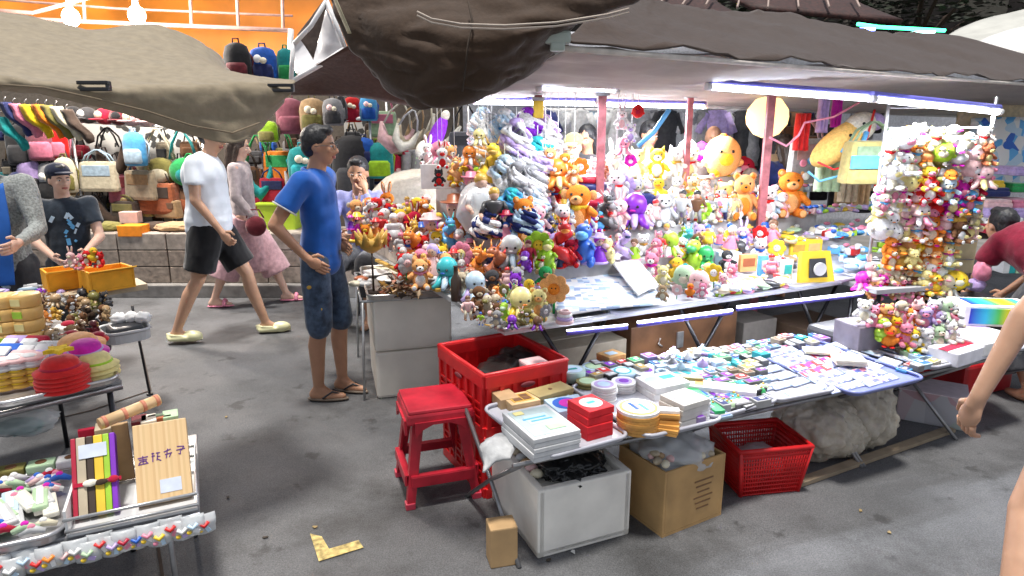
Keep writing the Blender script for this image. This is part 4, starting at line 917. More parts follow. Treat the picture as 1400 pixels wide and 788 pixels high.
# ---- toys with a place of their own in the photograph: (px, base py, height px, kind, colours, variant)
LEFT = 'on the left slope of the heap'; MID = 'in the middle of the toy heap'; FRT = 'at the near corner of the toy table'
GT = 'soft toys and figures heaped on the toy table'
SPEC = [
 (506, 302, 26, 'octopus', 'orange', 'paleorange', 'red', 0, LEFT), (530, 300, 30, 'rabbit', 'orange', 'cream', 'lime', 1, LEFT), (490, 330, 30, 'doll', 'crimson', 'orange', 'yellow', 1, LEFT), (522, 328, 28, 'figure', 'red', 'pink', 'red', 0, LEFT),
 (548, 320, 28, 'bear', 'yellow', 'cream', 'red', 1, LEFT), (565, 300, 22, 'figure', 'white', 'grey', 'cream', 0, LEFT), (588, 296, 24, 'rabbit', 'white', 'palepink', 'red', 0, LEFT), (612, 300, 26, 'doll', 'magenta', 'brown', 'red', 1, LEFT),
 (540, 345, 40, 'figure', 'lightgrey', 'lightgrey', 'white', 1, LEFT), (562, 345, 36, 'dragon', 'gold', 'yellow', 'orange', 0, LEFT), (582, 325, 26, 'doll', 'crimson', 'white', 'pink', 0, LEFT), (600, 322, 25, 'doll', 'magenta', 'yellow', 'pink', 0, LEFT),
 (565, 365, 42, 'dragon', 'orange', 'gold', 'yellow', 1, LEFT), (590, 352, 44, 'doll', 'white', 'lilac', 'palepink', 1, LEFT), (612, 350, 40, 'dragon', 'skyblue', 'turquoise', 'blue', 0, LEFT), (623, 342, 58, 'doll', 'orange', 'palepink', 'terracotta', 1, LEFT),
 (645, 322, 40, 'doll', 'palepink', 'pink', 'pink', 1, LEFT), (659, 348, 62, 'figure', 'white', 'cream', 'gold', 0, MID), (676, 340, 52, 'figure', 'charcoal', 'navy', 'gold', 0, MID), (640, 300, 30, 'rabbit', 'lightgrey', 'white', 'blue', 0, MID),
 (592, 385, 38, 'doll', 'palepink', 'lilac', 'white', 0, LEFT), (612, 395, 36, 'octopus', 'turquoise', 'paleblue', 'blue', 0, LEFT), (575, 395, 34, 'cat', 'paleorange', 'white', 'pink', 1, LEFT), (632, 385, 34, 'flower', 'pink', 'paleyellow', 'red', 0, LEFT), (632, 408, 30, 'bear', 'beige', 'cream', 'olive', 0, LEFT),
 (655, 385, 40, 'dragon', 'orange', 'paleorange', 'yellow', 1, MID), (680, 392, 46, 'dragon', 'terracotta', 'orange', 'red', 0, MID), (699, 372, 36, 'octopus', 'lightgrey', 'paleblue', 'white', 0, MID), (692, 352, 30, 'doll', 'pink', 'magenta', 'crimson', 1, MID),
 (650, 412, 34, 'octopus', 'paleblue', 'lilac', 'white', 0, MID), (673, 405, 30, 'monkey', 'charcoal', 'brown', 'black', 0, MID), (735, 382, 40, 'flower', 'lime', 'yellow', 'green', 0, MID), (748, 384, 34, 'dino', 'lime', 'paleyellow', 'green', 0, MID),
 (765, 380, 52, 'dragon', 'red', 'orange', 'terracotta', 1, MID), (780, 382, 30, 'cat', 'crimson', 'red', 'pink', 0, MID), (798, 374, 46, 'dino', 'blue', 'skyblue', 'paleblue', 0, MID), (818, 366, 32, 'doll', 'purple', 'magenta', 'lilac', 1, MID),
 (715, 330, 44, 'bear', 'orange', 'paleorange', 'red', 1, MID), (735, 330, 34, 'bear', 'palepink', 'pink', 'orange', 0, MID), (710, 358, 30, 'bear', 'paleorange', 'palepink', 'pink', 1, MID), (745, 282, 36, 'ball', 'terracotta', 'orange', 'red', 0, MID),
 (722, 378, 32, 'figure', 'crimson', 'red', 'maroon', 0, MID), (790, 320, 54, 'monkey', 'orange', 'paleorange', 'yellow', 1, MID), (806, 302, 44, 'rings', 'crimson', 'white', 'navy', 0, MID), (768, 330, 34, 'cat', 'white', 'palepink', 'red', 1, MID),
 (760, 355, 30, 'octopus', 'lilac', 'white', 'pink', 0, MID), (780, 345, 28, 'rabbit', 'paleblue', 'white', 'blue', 1, MID), (744, 352, 26, 'figure', 'blue', 'purple', 'red', 0, MID), (822, 335, 40, 'dragon', 'charcoal', 'grey', 'navy', 0, MID),
 (700, 425, 30, 'dragon', 'olive', 'beige', 'green', 0, FRT), (668, 432, 24, 'dino', 'beige', 'olive', 'brown', 0, FRT), (690, 440, 22, 'dino', 'lime', 'palegreen', 'green', 0, FRT), (712, 438, 38, 'octopus', 'paleyellow', 'yellow', 'orange', 0, FRT), (736, 436, 34, 'bear', 'paleyellow', 'paleorange', 'orange', 0, FRT),
 (722, 412, 26, 'duck', 'yellow', 'yellow', 'orange', 0, FRT), (757, 430, 42, 'flower', 'paleorange', 'orange', 'yellow', 0, FRT), (680, 448, 20, 'monkey', 'grey', 'beige', 'brown', 0, FRT), (655, 425, 28, 'monkey', 'brown', 'beige', 'black', 0, FRT), (745, 400, 30, 'monkey', 'green', 'tan', 'olive', 1, FRT), (705, 405, 26, 'cat', 'purple', 'lilac', 'magenta', 0, FRT), (772, 442, 20, 'rings', 'palepink', 'lilac', 'white', 0, FRT),
 (700, 450, 16, 'octopus', 'purple', 'charcoal', 'lilac', 0, FRT), (735, 452, 16, 'octopus', 'brown', 'purple', 'grey', 0, FRT), (640, 438, 26, 'figure', 'palepink', 'cream', 'brown', 0, FRT)]
rt = random.Random(11)
def face_to(p): return math.atan2(-p[0], p[1]) * -1 * -1
for (px, py, hp, kind, c1, c2, c3, var, wh) in SPEC:
    p = tierhit(px, py); h = hp * mpp(p) * 1.3
    put_toy(kind, c1, c2, c3, p, h, -math.atan2(p.x, p.y) + rt.uniform(-.5, .5), wh, GT, var)
RGT = 'right of the middle red post'
SPEC2 = [
 (882, 308, 34, 'ball', 'navy', 'blue', 'charcoal', 0), (866, 334, 40, 'octopus', 'purple', 'lilac', 'magenta', 0), (842, 300, 36, 'cat', 'white', 'palepink', 'red', 1), (846, 328, 34, 'rabbit', 'palepink', 'white', 'pink', 1), (905, 325, 36, 'cat', 'lightgrey', 'white', 'grey', 0),
 (930, 320, 36, 'figure', 'lightgrey', 'grey', 'charcoal', 0), (950, 318, 34, 'figure', 'brown', 'grey', 'black', 0), (968, 322, 30, 'figure', 'grey', 'charcoal', 'grey', 0), (985, 318, 32, 'figure', 'paleblue', 'navy', 'grey', 1), (1000, 316, 30, 'figure', 'beige', 'grey', 'brown', 0),
 (870, 262, 34, 'cat', 'paleyellow', 'white', 'gold', 0), (896, 262, 34, 'cat', 'yellow', 'white', 'gold', 0), (922, 262, 34, 'cat', 'white', 'lightgrey', 'gold', 1), (872, 286, 26, 'duck', 'paleyellow', 'gold', 'orange', 0), (900, 284, 26, 'duck', 'yellow', 'gold', 'orange', 0), (925, 284, 26, 'rabbit', 'lightgrey', 'white', 'grey', 0),
 (945, 285, 24, 'bear', 'cream', 'gold', 'yellow', 0), (838, 268, 34, 'rabbit', 'white', 'cream', 'pink', 0), (830, 330, 36, 'dragon', 'grey', 'charcoal', 'navy', 1), (850, 358, 34, 'dragon', 'lilac', 'navy', 'purple', 0), (900, 352, 26, 'figure', 'red', 'white', 'pink', 0), (918, 350, 24, 'figure', 'pink', 'paleblue', 'magenta', 0),
 (936, 350, 30, 'dragon', 'turquoise', 'skyblue', 'teal', 0), (952, 350, 22, 'monkey', 'brown', 'tan', 'red', 0), (948, 372, 36, 'dino', 'lime', 'green', 'green', 0), (962, 372, 30, 'octopus', 'green', 'lime', 'green', 0), (925, 385, 28, 'duck', 'yellow', 'gold', 'orange', 0), (890, 382, 30, 'cat', 'pink', 'white', 'magenta', 1), (905, 392, 24, 'bear', 'paleyellow', 'cream', 'gold', 0),
 (935, 395, 26, 'ball', 'palegreen', 'cream', 'teal', 0), (955, 400, 24, 'ball', 'palepink', 'white', 'orange', 0), (975, 395, 26, 'flower', 'yellow', 'white', 'orange', 0), (988, 398, 20, 'bear', 'palepink', 'pink', 'red', 0), (905, 412, 18, 'bear', 'tan', 'cream', 'brown', 0), (925, 410, 16, 'flower', 'palepink', 'white', 'pink', 0), (943, 406, 16, 'duck', 'orange', 'yellow', 'red', 0), (960, 407, 16, 'cat', 'pink', 'white', 'red', 0), (980, 405, 15, 'bear', 'paleblue', 'white', 'blue', 0)]
for (px, py, hp, kind, c1, c2, c3, var) in SPEC2:
    p = tierhit(px, py); h = hp * mpp(p) * 1.3
    put_toy(kind, c1, c2, c3, p, h, -math.atan2(p.x, p.y) + rt.uniform(-.4, .4), RGT, GT, var)
FILL = [(484, 640, 300, 385, 80, ['orange', 'paleorange', 'pink', 'white', 'palepink', 'red', 'yellow', 'lightgrey', 'lilac', 'crimson', 'gold', 'paleblue', 'magenta'], 'on the left slope of the heap'),
 (640, 830, 250, 400, 90, ['orange', 'white', 'lilac', 'palepink', 'blue', 'red', 'paleblue', 'lightgrey', 'purple', 'terracotta', 'yellow', 'lime', 'navy', 'pink', 'skyblue'], 'in the middle of the toy heap'),
 (655, 780, 405, 448, 26, ['beige', 'olive', 'paleyellow', 'brown', 'lilac', 'grey', 'lime', 'orange', 'palepink', 'purple'], 'at the near corner of the toy table'),
 (832, 1070, 265, 395, 75, ['white', 'lightgrey', 'paleyellow', 'palepink', 'grey', 'lilac', 'paleblue', 'white', 'yellow', 'pink', 'gold', 'charcoal', 'red', 'lime'], 'right of the middle red post')]
used = [(q[0], q[1]) for q in SPEC + SPEC2]
for (xa, xb, ya, yb, n, cs, wh) in FILL:
    k = tr = 0
    while k < n and tr < n * 40:
        tr += 1; px, py = rt.uniform(xa, xb), rt.uniform(ya, yb)
        if min((px - a) ** 2 + (1.4 * (py - b_)) ** 2 for a, b_ in used) < 120: continue
        if 745 < px < 900 and py > 372 - (px - 745) * .05: continue
        if ya < 300 and xa < 600 and py > 285 + (px - 484) * .8: continue
        if px < 548 and py > 325: continue
        used.append((px, py)); k += 1; p = tierhit(px, py); c = rt.choice(cs)
        kd = rt.choice(['bear', 'rabbit', 'cat', 'doll', 'figure', 'dragon', 'octopus', 'duck', 'dino', 'flower', 'monkey', 'doll', 'figure'])
        put_toy(kd, c, rt.choice(['cream', 'white', 'palepink']), rt.choice(['red', 'blue', 'pink', 'gold']), p, rt.uniform(24, 38) * mpp(p) * (.7 if xa == 655 else 1), -math.atan2(p.x, p.y) + rt.uniform(-.8, .8), wh, GT, rt.randint(0, 1), rt.uniform(-8, 12))
# big plush behind
BG = 'large plush toys piled around the right hand post'; b_ = 'behind the white display'
for (px, py, hp, kind, c1, c2, c3, var, wd, wh) in ((938, 232, 26, 'ball', 'white', 'palepink', 'red', 0, 1.0, b_), (958, 222, 22, 'ball', 'magenta', 'pink', 'magenta', 0, 1.1, b_), (940, 258, 36, 'bear', 'white', 'paleyellow', 'red', 1, 1.1, b_), (985, 250, 48, 'ball', 'paleorange', 'yellow', 'orange', 0, 1., b_),
    (977, 252, 28, 'duck', 'yellow', 'gold', 'orange', 0, 1., b_), (1015, 246, 22, 'ball', 'crimson', 'pink', 'red', 0, 1.3, b_), (1014, 300, 56, 'bear', 'paleorange', 'orange', 'terracotta', 0, .85, 'left of the right hand post'), (985, 295, 42, 'bear', 'paleyellow', 'white', 'gold', 0, 1.2, 'left of the right hand post'),
    (1000, 262, 24, 'duck', 'white', 'cream', 'yellow', 0, 1.2, 'left of the right hand post'), (1076, 305, 56, 'bear', 'orange', 'paleorange', 'brown', 0, 1.0, 'right of the right hand post'), (1046, 302, 40, 'bear', 'white', 'palepink', 'red', 1, 1.1, 'in front of the right hand post'), (1043, 326, 34, 'doll', 'blue', 'white', 'navy', 0, 1., 'in front of the right hand post'), (1060, 318, 28, 'cat', 'pink', 'lilac', 'magenta', 0, .9, 'in front of the right hand post'), (970, 312, 26, 'bear', 'cream', 'white', 'yellow', 0, 1.2, 'left of the right hand post')):
    p = tierhit(px, py); h = hp * mpp(p) * 1.15
    put_toy(kind, c1, c2, c3, p, h, -math.atan2(p.x, p.y) + rt.uniform(-.3, .3), wh, BG, var, 0, wd)
# white display boards with printed swirls
swm = None
t = thing('display_board', 'glaring white display boards standing behind the middle of the toy table', 'display board', st(.95, 1.66, 1.28))
for k in range(5):
    b = MB(); b.box((.0, 0, .07), (.30, .02, .17), paper((.85, .85, .86)), bev=.004)
    if k > 1:
        for q in range(2):
            pts = [(-.07 + q * .14 + math.cos(a * .55) * (.008 + a * .0022), -.014, .085 + math.sin(a * .55) * (.008 + a * .0022)) for a in range(20)]; b.tube(pts, .003, mat('gold'), 5)
    o = b.build('board', t); o.location = (RM @ P(-.62 + .33 * k, .0, 0)); o.rotation_euler.z = ANG * .3
# small packs in boxes, right part of table
def packs(spec, z, wh, group, name='toy_box', cat='box'):
    for (px, py, wpx, hpx, c, c2, dp, lab) in spec:
        p = G(px, py, z) if not callable(z) else z(px, py); s_ = mpp(p); w_, h_ = wpx * s_, hpx * s_
        t = thing(name, lab, cat, p, ANG * .6, group); b = MB(); b.box((0, dp / 2, h_ / 2), (w_, dp, h_), paper(c) if not isinstance(c, bpy.types.Material) else c, bev=.003); b.build('body', t)
        b = MB(); b.box((0, -.0015, h_ * .55), (w_ * .7, .003, h_ * .45), paper(c2)); b.build('label_panel', t)
packs([(1000, 368, 30, 22, 'paleblue', 'white', .09, 'pale blue box behind the orange panelled box'), (1023, 372, 26, 24, 'paleorange', 'terracotta', .03, 'upright box with an orange red panel on the toy table'), (1044, 378, 14, 28, 'skyblue', 'lightgrey', .03, 'narrow blue box right of the orange panelled box'), (1060, 380, 14, 28, 'lightgrey', 'grey', .03, 'narrow grey box beside the narrow blue box'), (1076, 384, 16, 28, 'white', 'turquoise', .03, 'white box with turquoise panel left of the yellow handheld toy'),
       (1091, 352, 26, 22, 'yellow', 'gold', .08, 'yellow box on top, left one above the yellow handheld toy'), (1112, 350, 26, 22, 'yellow', 'paleorange', .08, 'yellow box on top, right one above the yellow handheld toy')], tierhit, '', 'boxed toys on the toy table')
p = tierhit(1112, 386); t = thing('handheld_toy', 'yellow framed toy with grey round dial standing on the table edge', 'toy', p, .2)
s_ = mpp(p); b = MB(); b.prism([(-26 * s_, 0), (26 * s_, 0), (20 * s_, 42 * s_), (-22 * s_, 42 * s_)], .04, plastic('yellow'), RX(80)); b.build('frame', t)
b = MB(); b.prism([(-14 * s_, 8 * s_), (14 * s_, 8 * s_), (11 * s_, 34 * s_), (-13 * s_, 34 * s_)], .004, plastic('charcoal'), T(0, -.045, 0) @ RX(80)); b.build('screen', t)
b = MB(); b.cyl((0, -.043, 20 * s_), (0, -.056, 20 * s_), 9 * s_, 9 * s_, plastic('white'), 20); b.build('dial', t)
# small accessories lying in trays on the right half: many, separate
G3 = 'small trinkets spread over the right part of the toy table'
tri = [('hair_clip', 'hair clip'), ('keyring', 'keyring'), ('bracelet', 'bracelet')]
def trinket(kind, c):
    k = (kind, c)
    if k in _toy: return _toy[k]
    b = MB(); m = plastic(c)
    if kind == 'hair_clip': b.ell((0, 0, .012), (.045, .014, .012), m); b.ell((.02, 0, .02), (.014, .012, .012), plastic('white')); b.ell((-.02, 0, .02), (.012, .012, .01), m)
    elif kind == 'keyring': b.tube([(math.cos(a) * .018, math.sin(a) * .018, .005) for a in [q * math.pi / 5 for q in range(10)]], .003, metal('lightgrey'), 5, True); b.ell((.045, 0, .012), (.028, .02, .014), m)
    elif kind == 'bracelet': b.tube([(math.cos(a) * .034, math.sin(a) * .03, .008) for a in [q * math.pi / 7 for q in range(14)]], .0075, m, 6, True)
    elif kind == 'pouch': b.ell((0, 0, .016), (.05, .036, .017), m); b.box((0, .034, .016), (.05, .012, .01), plastic('white'), bev=.002)
    _toy[k] = b.mesh(kind); return _toy[k]
for k in range(230):
    px = rt.uniform(985, 1215); f = rt.random() ** .8
    ybot = 405 - (px - 985) * .135; ytop = 300 + (px - 985) * -.1
    if px < 1070: ytop = 385
    if 1085 < px < 1140 and f < .45: continue
    py = ybot - f * (ybot - ytop) - 2
    if px < 1070: py = ybot - rt.random() * 14
    zone = 'pale' if (1130 < px < 1190 and py > 330) else 'mix'
    c = rt.choice(['paleblue', 'skyblue', 'lightgrey', 'skyblue'] if zone == 'pale' else ['lightgrey', 'palepink', 'red', 'lilac', 'paleblue', 'white', 'palegreen', 'yellow', 'charcoal', 'lime', 'grey', 'pink', 'beige', 'tan'])
    kind = rt.choice(['hair_clip', 'keyring', 'bracelet', 'pouch']); p = tierhit(px, py)
    o = bpy.data.objects.new(kind, trinket(kind, c)); COL.objects.link(o); o.location = p + P(0, 0, rt.uniform(0, .012)); o.rotation_euler = (rt.uniform(-.2, .2), rt.uniform(-.2, .2), rt.uniform(0, 6.3)); o.scale = (1.25,) * 3
    reg(o, '%s %s among the trinkets left of the plush rack' % (cn(c), kind.replace('_', ' ')), '%s %s on the right of the toy table' % (cn(c), plural(kind.replace('_', ' '))), kind.replace('_', ' '), G3)
for k in range(75):
    px, py = rt.uniform(1085, 1215), rt.uniform(268, 350)
    if 1085 < px < 1130 and py > 325: continue
    c = rt.choice(['white', 'paleblue', 'palepink', 'lilac', 'lightgrey', 'paleyellow', 'skyblue', 'red', 'cream', 'lime']); p = tierhit(px, py)
    b = MB(); b.box((0, 0, .03), (.09, .05, .055), plastic(c), RX(rt.uniform(-15, 15)), bev=.015); b.ell((0, -.02, .06), (.03, .02, .015), plastic(rt.choice(['white', 'pink', 'blue']))); reg(b.build('toy_pack', None, p, rt.uniform(-.8, .8)), '%s toy pack in the crowded rows left of the rack' % cn(c), '%s toy packs left of the plush rack' % cn(c), 'toy pack', 'toy packs left of the plush rack')
# hanging streamer toys: blue, white, lilac bundles at left
def hanging(name, lab, p, ln, c1, c2, rad, cat, group, seed, kind='streamer'):
    rn = random.Random(seed); t = thing(name, lab, cat, p, rn.uniform(0, 6), group)
    b = MB(); b.tube([(0, 0, 0), (0, 0, .09)], .004, plastic('white'), 5); b.ell((0, 0, -.01), (rad * .5, rad * .5, .03), plush(c2)); b.build('hook', t)
    for cc, nn in ((c1, 10), (c2, 8)):
        b = MB()
        for k in range(nn):
            a = rn.uniform(0, 6.3); pts = []; L = ln * rn.uniform(.6, 1)
            for q in range(9): f = q / 8; rr = rad * (.25 + .75 * math.sin(f * 2.4)) + .02 * math.sin(q * 2 + k); pts.append((math.cos(a + q * .6) * rr, math.sin(a + q * .6) * rr, -L * f))
            b.tube(pts, [.012 * (1.3 - abs(q / 4 - 1)) + .005 for q in range(9)], plush(cc), 6)
        b.build('strand', t)
SG = 'hanging streamer toys at the left end of the tube lights'
k = 0
for (px, py, hpx, c1, c2, d) in ((672, 158, 80, 'white', 'lightgrey', 4.9), (690, 152, 70, 'paleblue', 'white', 4.8), (706, 165, 60, 'white', 'lilac', 4.6), (722, 150, 50, 'white', 'purple', 4.9), (690, 215, 70, 'white', 'paleblue', 4.5), (708, 225, 70, 'white', 'grey', 4.4), (726, 230, 60, 'white', 'grey', 4.5), (676, 240, 50, 'lilac', 'white', 4.6), (700, 260, 60, 'skyblue', 'turquoise', 4.3), (716, 282, 50, 'paleblue', 'navy', 4.2), (735, 190, 50, 'white', 'turquoise', 4.7), (655, 200, 40, 'white', 'paleorange', 4.8), (742, 210, 40, 'lilac', 'lightgrey', 4.6), (668, 290, 40, 'white', 'navy', 4.2), (696, 190, 60, 'white', 'skyblue', 4.7), (660, 150, 60, 'white', 'paleblue', 5.0), (745, 160, 60, 'white', 'lilac', 5.0), (684, 178, 60, 'white', 'skyblue', 4.8), (712, 195, 60, 'white', 'lightgrey', 4.6), (728, 262, 50, 'lightgrey', 'paleblue', 4.4), (664, 225, 60, 'white', 'lightgrey', 4.7), (690, 245, 60, 'paleblue', 'white', 4.5), (750, 180, 50, 'lightgrey', 'white', 4.8)):
    k += 1; p = D(px, py, d); t_ = None
    hanging('streamer_toy', '', p, hpx * mpp(p), c1, c2, .1, 'hanging toy', SG, k)
    o = bpy.data.objects['streamer_toy' + ('' if k == 1 else '.%03d' % (k - 1))]; reg(o, '%s and %s streamer toy hanging above the toy heap' % (cn(c1), cn(c2)), '%s and %s streamer toys above the toy heap' % (cn(c1), cn(c2)), 'hanging toy', SG)
for (px, py, h, c, c2, kind) in ((672, 250, 70, 'yellow', 'gold', 'dragon'), (655, 262, 20, 'yellow', 'orange', 'duck'), (622, 242, 34, 'paleorange', 'cream', 'dragon'), (642, 222, 30, 'orange', 'white', 'octopus'), (655, 196, 26, 'paleyellow', 'white', 'octopus'), (600, 250, 24, 'charcoal', 'red', 'cat'), (605, 225, 30, 'white', 'red', 'rabbit'), (668, 300, 20, 'white', 'purple', 'cat'),
    (762, 250, 44, 'orange', 'paleyellow', 'octopus'), (752, 228, 34, 'paleorange', 'white', 'bear'), (772, 232, 30, 'orange', 'cream', 'monkey'), (784, 250, 32, 'paleorange', 'cream', 'bear'), (745, 262, 30, 'orange', 'palepink', 'cat'), (850, 172, 28, 'white', 'palepink', 'rabbit'), (872, 158, 18, 'red', 'crimson', 'ball'), (862, 190, 26, 'white', 'lilac', 'bear'), (852, 208, 26, 'pink', 'white', 'octopus'), (842, 228, 30, 'white', 'cream', 'bear'), (862, 225, 18, 'magenta', 'white', 'ball')):
    p = D(px, py, 4.55 + (px > 800) * .5); hh = h * mpp(p)
    put_toy(kind, c, c2, c2, p - P(0, 0, hh * .2), hh, -math.atan2(p.x, p.y), 'hung above the toy table', 'toys hung above the toy table', 0, 0)
    b = MB(); b.tube([(0, 0, hh * .7), (0, 0, 1.98 - p.z)], .0018, plastic('white'), 4)
    o = b.build('cord', None, p); reg(o, 'thin white cord holding a hung toy', 'thin white cords above the toy table', 'cord', 'cords of the hung toys')
# clear plastic bag over stock
plm, n_, l_, bs = nodes_mat('clear_plastic'); bs.inputs['Base Color'].default_value = (.75, .78, .8, 1); bs.inputs['Roughness'].default_value = .25; bs.inputs['Alpha'].default_value = .55
def sack(name, lab, p, r3, m, seed, cat='bag', amp=.12, sub=3, pleat=0):
    bm = bmesh.new(); bmesh.ops.create_icosphere(bm, subdivisions=sub + 1, radius=1)
    for v in bm.verts:
        q = v.co.copy(); n1 = noise.noise(q * 2.2 + P(seed, 0, 0)); n2 = abs(noise.noise(P(q.x * 7, q.y * 7, q.z * 2) + P(0, seed, 0))) + .4 * abs(noise.noise(q * 13 + P(seed, 0, 0))); k = 1 + amp * (n1 * 1.2 + n2)
        if pleat: th_ = math.atan2(q.y, q.x); k += pleat * (1 - q.z * q.z) * (abs(math.sin(5.5 * th_ + 4 * noise.noise(q * 1.7))) - .5) + pleat * .5 * (abs(math.sin(13 * th_ + 7 * noise.noise(q * 2.5))) - .5)
        v.co = Vector((q.x * r3[0] * k, q.y * r3[1] * k, max(q.z * r3[2] * k, -r3[2] * .92) + r3[2] * .92))
    for f in bm.faces: f.smooth = True
    me = bpy.data.meshes.new(name); bm.to_mesh(me); bm.free(); me.materials.append(m); o = bpy.data.objects.new(name, me); COL.objects.link(o); o.location = p
    return tag(o, lab, cat)
p = tierhit(655, 322); sack('plastic_bag', 'large clear plastic bag bulging behind the white shirted figurine', p, (.14, .12, .17), plm, 3)
# ------------------------------------------------------------------ plush rack at right
t = thing('display_rack', 'beige mesh panel with steel frame carrying rows of small plush toys', 'display rack', D(1262, 470, 4.12)); o0 = t.location
x0, x1 = D(1195, 300, 4.15).x, D(1335, 300, 4.15).x; z0, z1 = .76, 1.66
b = MB(); b.box(((x0 + x1) / 2 - o0.x + .08, .02, (z0 + z1) / 2 - o0.z), (x1 - x0 - .12, .008, z1 - z0 - .05), paper((.5, .4, .26))); b.build('panel', t)
for x in (x0, x1): b = MB(); b.tube([P(x - o0.x, .03, .735 - o0.z), P(x - o0.x, .03, 1.86 - o0.z)], .01, metal('lightgrey'), 8); b.build('upright', t)
for z in [z0 + .115 * q for q in range(10)]: b = MB(); b.tube([P(x0 - o0.x, 0, z - o0.z), P(x1 - o0.x, 0, z - o0.z)], .004, metal('lightgrey'), 6); b.build('rail', t)
RROWS = [(196, ['white', 'white', 'cream', 'paleyellow', 'white', 'cream', 'white']), (216, ['white', 'cream', 'orange', 'paleorange', 'lime', 'white', 'palepink', 'terracotta']), (236, ['white', 'white', 'palegreen', 'olive', 'white', 'palepink', 'pink']),
  (252, ['white', 'paleyellow', 'yellow', 'orange', 'white', 'palepink']), (270, ['white', 'cream', 'white', 'red', 'red', 'paleblue', 'magenta', 'crimson']), (284, ['cream', 'white', 'palepink', 'red', 'magenta', 'skyblue']),
  (304, ['paleyellow', 'white', 'palepink', 'white', 'pink', 'palepink', 'gold', 'beige']), (322, ['white', 'white', 'cream', 'palepink', 'orange', 'paleorange', 'brown', 'palepink']), (340, ['orange', 'orange', 'paleorange', 'yellow', 'paleorange', 'orange', 'paleorange']), (356, ['orange', 'gold', 'paleyellow', 'orange', 'paleorange', 'paleyellow']),
  (376, ['cream', 'tan', 'brown', 'paleorange', 'white', 'white', 'paleblue']), (396, ['tan', 'beige', 'brown', 'paleyellow', 'yellow', 'white', 'beige'])]
kinds = ['bear', 'rabbit', 'cat', 'duck', 'ball', 'monkey', 'bear', 'octopus']
for ri, (py, cs) in enumerate(RROWS):
    n = len(cs); xa, xb = (1205, 1352) if ri < 4 else (1188, 1335) if ri < 8 else (1205, 1300)
    for ci, c in enumerate(cs):
        px = xa + (xb - xa) * (ci + .5) / n + rt.uniform(-3, 3); p = D(px, py + 8 + rt.uniform(-3, 3), 4.06 + rt.uniform(-.04, .02)); k = rt.choice(kinds); hh = rt.uniform(.11, .16)
        c2 = rt.choice(['cream', 'white', 'paleyellow', 'pink'])
        put_toy(k, c, c2, rt.choice(['red', 'orange', 'magenta', 'skyblue']), p, hh, rt.uniform(-.5, .5), 'on the hanging rack', 'small plush toys on the hanging rack', rt.randint(0, 1), rt.uniform(-10, 15), 1.2)
# heap of plush at the foot of the rack, hanging over the table edge
FOOT = [(1180, 398, 'magenta', 'octopus'), (1205, 402, 'magenta', 'bear'), (1192, 385, 'palepink', 'rabbit'), (1222, 408, 'paleorange', 'bear'), (1190, 408, 'paleorange', 'cat'), (1238, 416, 'cream', 'bear'), (1255, 420, 'tan', 'bear'), (1275, 400, 'yellow', 'duck'), (1290, 402, 'paleyellow', 'duck'), (1305, 398, 'yellow', 'ball'), (1262, 395, 'paleyellow', 'duck'),
        (1180, 440, 'white', 'bear'), (1192, 448, 'pink', 'cat'), (1208, 445, 'paleorange', 'bear'), (1226, 440, 'beige', 'monkey'), (1240, 452, 'orange', 'bear'), (1222, 462, 'yellow', 'duck'), (1205, 466, 'lime', 'dino'), (1214, 474, 'orange', 'duck'), (1234, 470, 'pink', 'rabbit'), (1252, 440, 'palepink', 'cat'), (1262, 448, 'lilac', 'bear'), (1275, 440, 'lightgrey', 'cat'), (1290, 438, 'palegreen', 'octopus'), (1284, 455, 'lilac', 'rabbit'), (1300, 448, 'grey', 'bear'), (1262, 478, 'lightgrey', 'bear'), (1280, 476, 'palegreen', 'cat'), (1246, 480, 'yellow', 'bear'), (1296, 468, 'white', 'cat')]
for px, py, c, k in FOOT:
    p = D(px, py, 3.42 + (480 - py) * .002 if py > 425 else 4.02)
    put_toy(k, c, rt.choice(['white', 'cream', 'pink']), rt.choice(['orange', 'red', 'pink']), p, .13, rt.uniform(-.6, .6), 'heaped at the foot of the rack', 'plush toys heaped below the hanging rack', rt.randint(0, 1), rt.uniform(-15, 10), 1.15)
t = thing('side_table', 'small table under the heap of plush toys below the hanging rack', 'table', (2.5, 4.12, 0), .25)
b = MB(); b.box((0, 0, .72), (.72, .3, .03), plastic('grey'), bev=.004); b.build('tabletop', t)
for sx in (-.3, .3):
    for sy in (-.18, .18): b = MB(); b.cyl((sx, sy * .6, 0), (sx, sy * .6, .705), .013, .013, metal('charcoal')); b.build('leg', t)
crate_box('carton', 'grey carton behind the plush heap below the hanging rack', (2.13, 3.62, .487), (.56, .2, .14), paper((.22, .2, .24)), .25)
# ------------------------------------------------------------------ low table in front
LZ = .47
LA = G(690, 640, LZ); LU = (G(1240, 520, LZ) - G(745, 632, LZ)).normalized(); LANG = math.atan2(LU.y, LU.x); LV = Vector((-LU.y, LU.x, 0)); LM = Matrix.Rotation(LANG, 4, 'Z')
t = thing('folding_table', 'low folding table with crossed grey legs under trays of souvenirs', 'table', (LA.x, LA.y, 0))
for s_ in (.08, .98, 1.0, 2.0, 2.02, 2.75):
    for y0, y1 in ((.04, .62), (.62, .04)):
        b = MB(); b.tube([LM @ P(s_, y0, 0), LM @ P(s_, (y0 + y1) / 2, LZ * .5), LM @ P(s_, y1, LZ - .03)], .01, metal('grey'), 8); b.build('leg', t)
for y in (.04, .62): b = MB(); b.tube([LM @ P(.2 if y > .1 else .05, y, LZ - .025), LM @ P(3.2, y, LZ - .025)], .01, metal('grey'), 8); b.build('rail', t)
b = MB(); b.box((1.66, .33, LZ - .014), (2.8, .5, .012), plastic('grey')); b.xf(LM); b.build('tabletop', t)
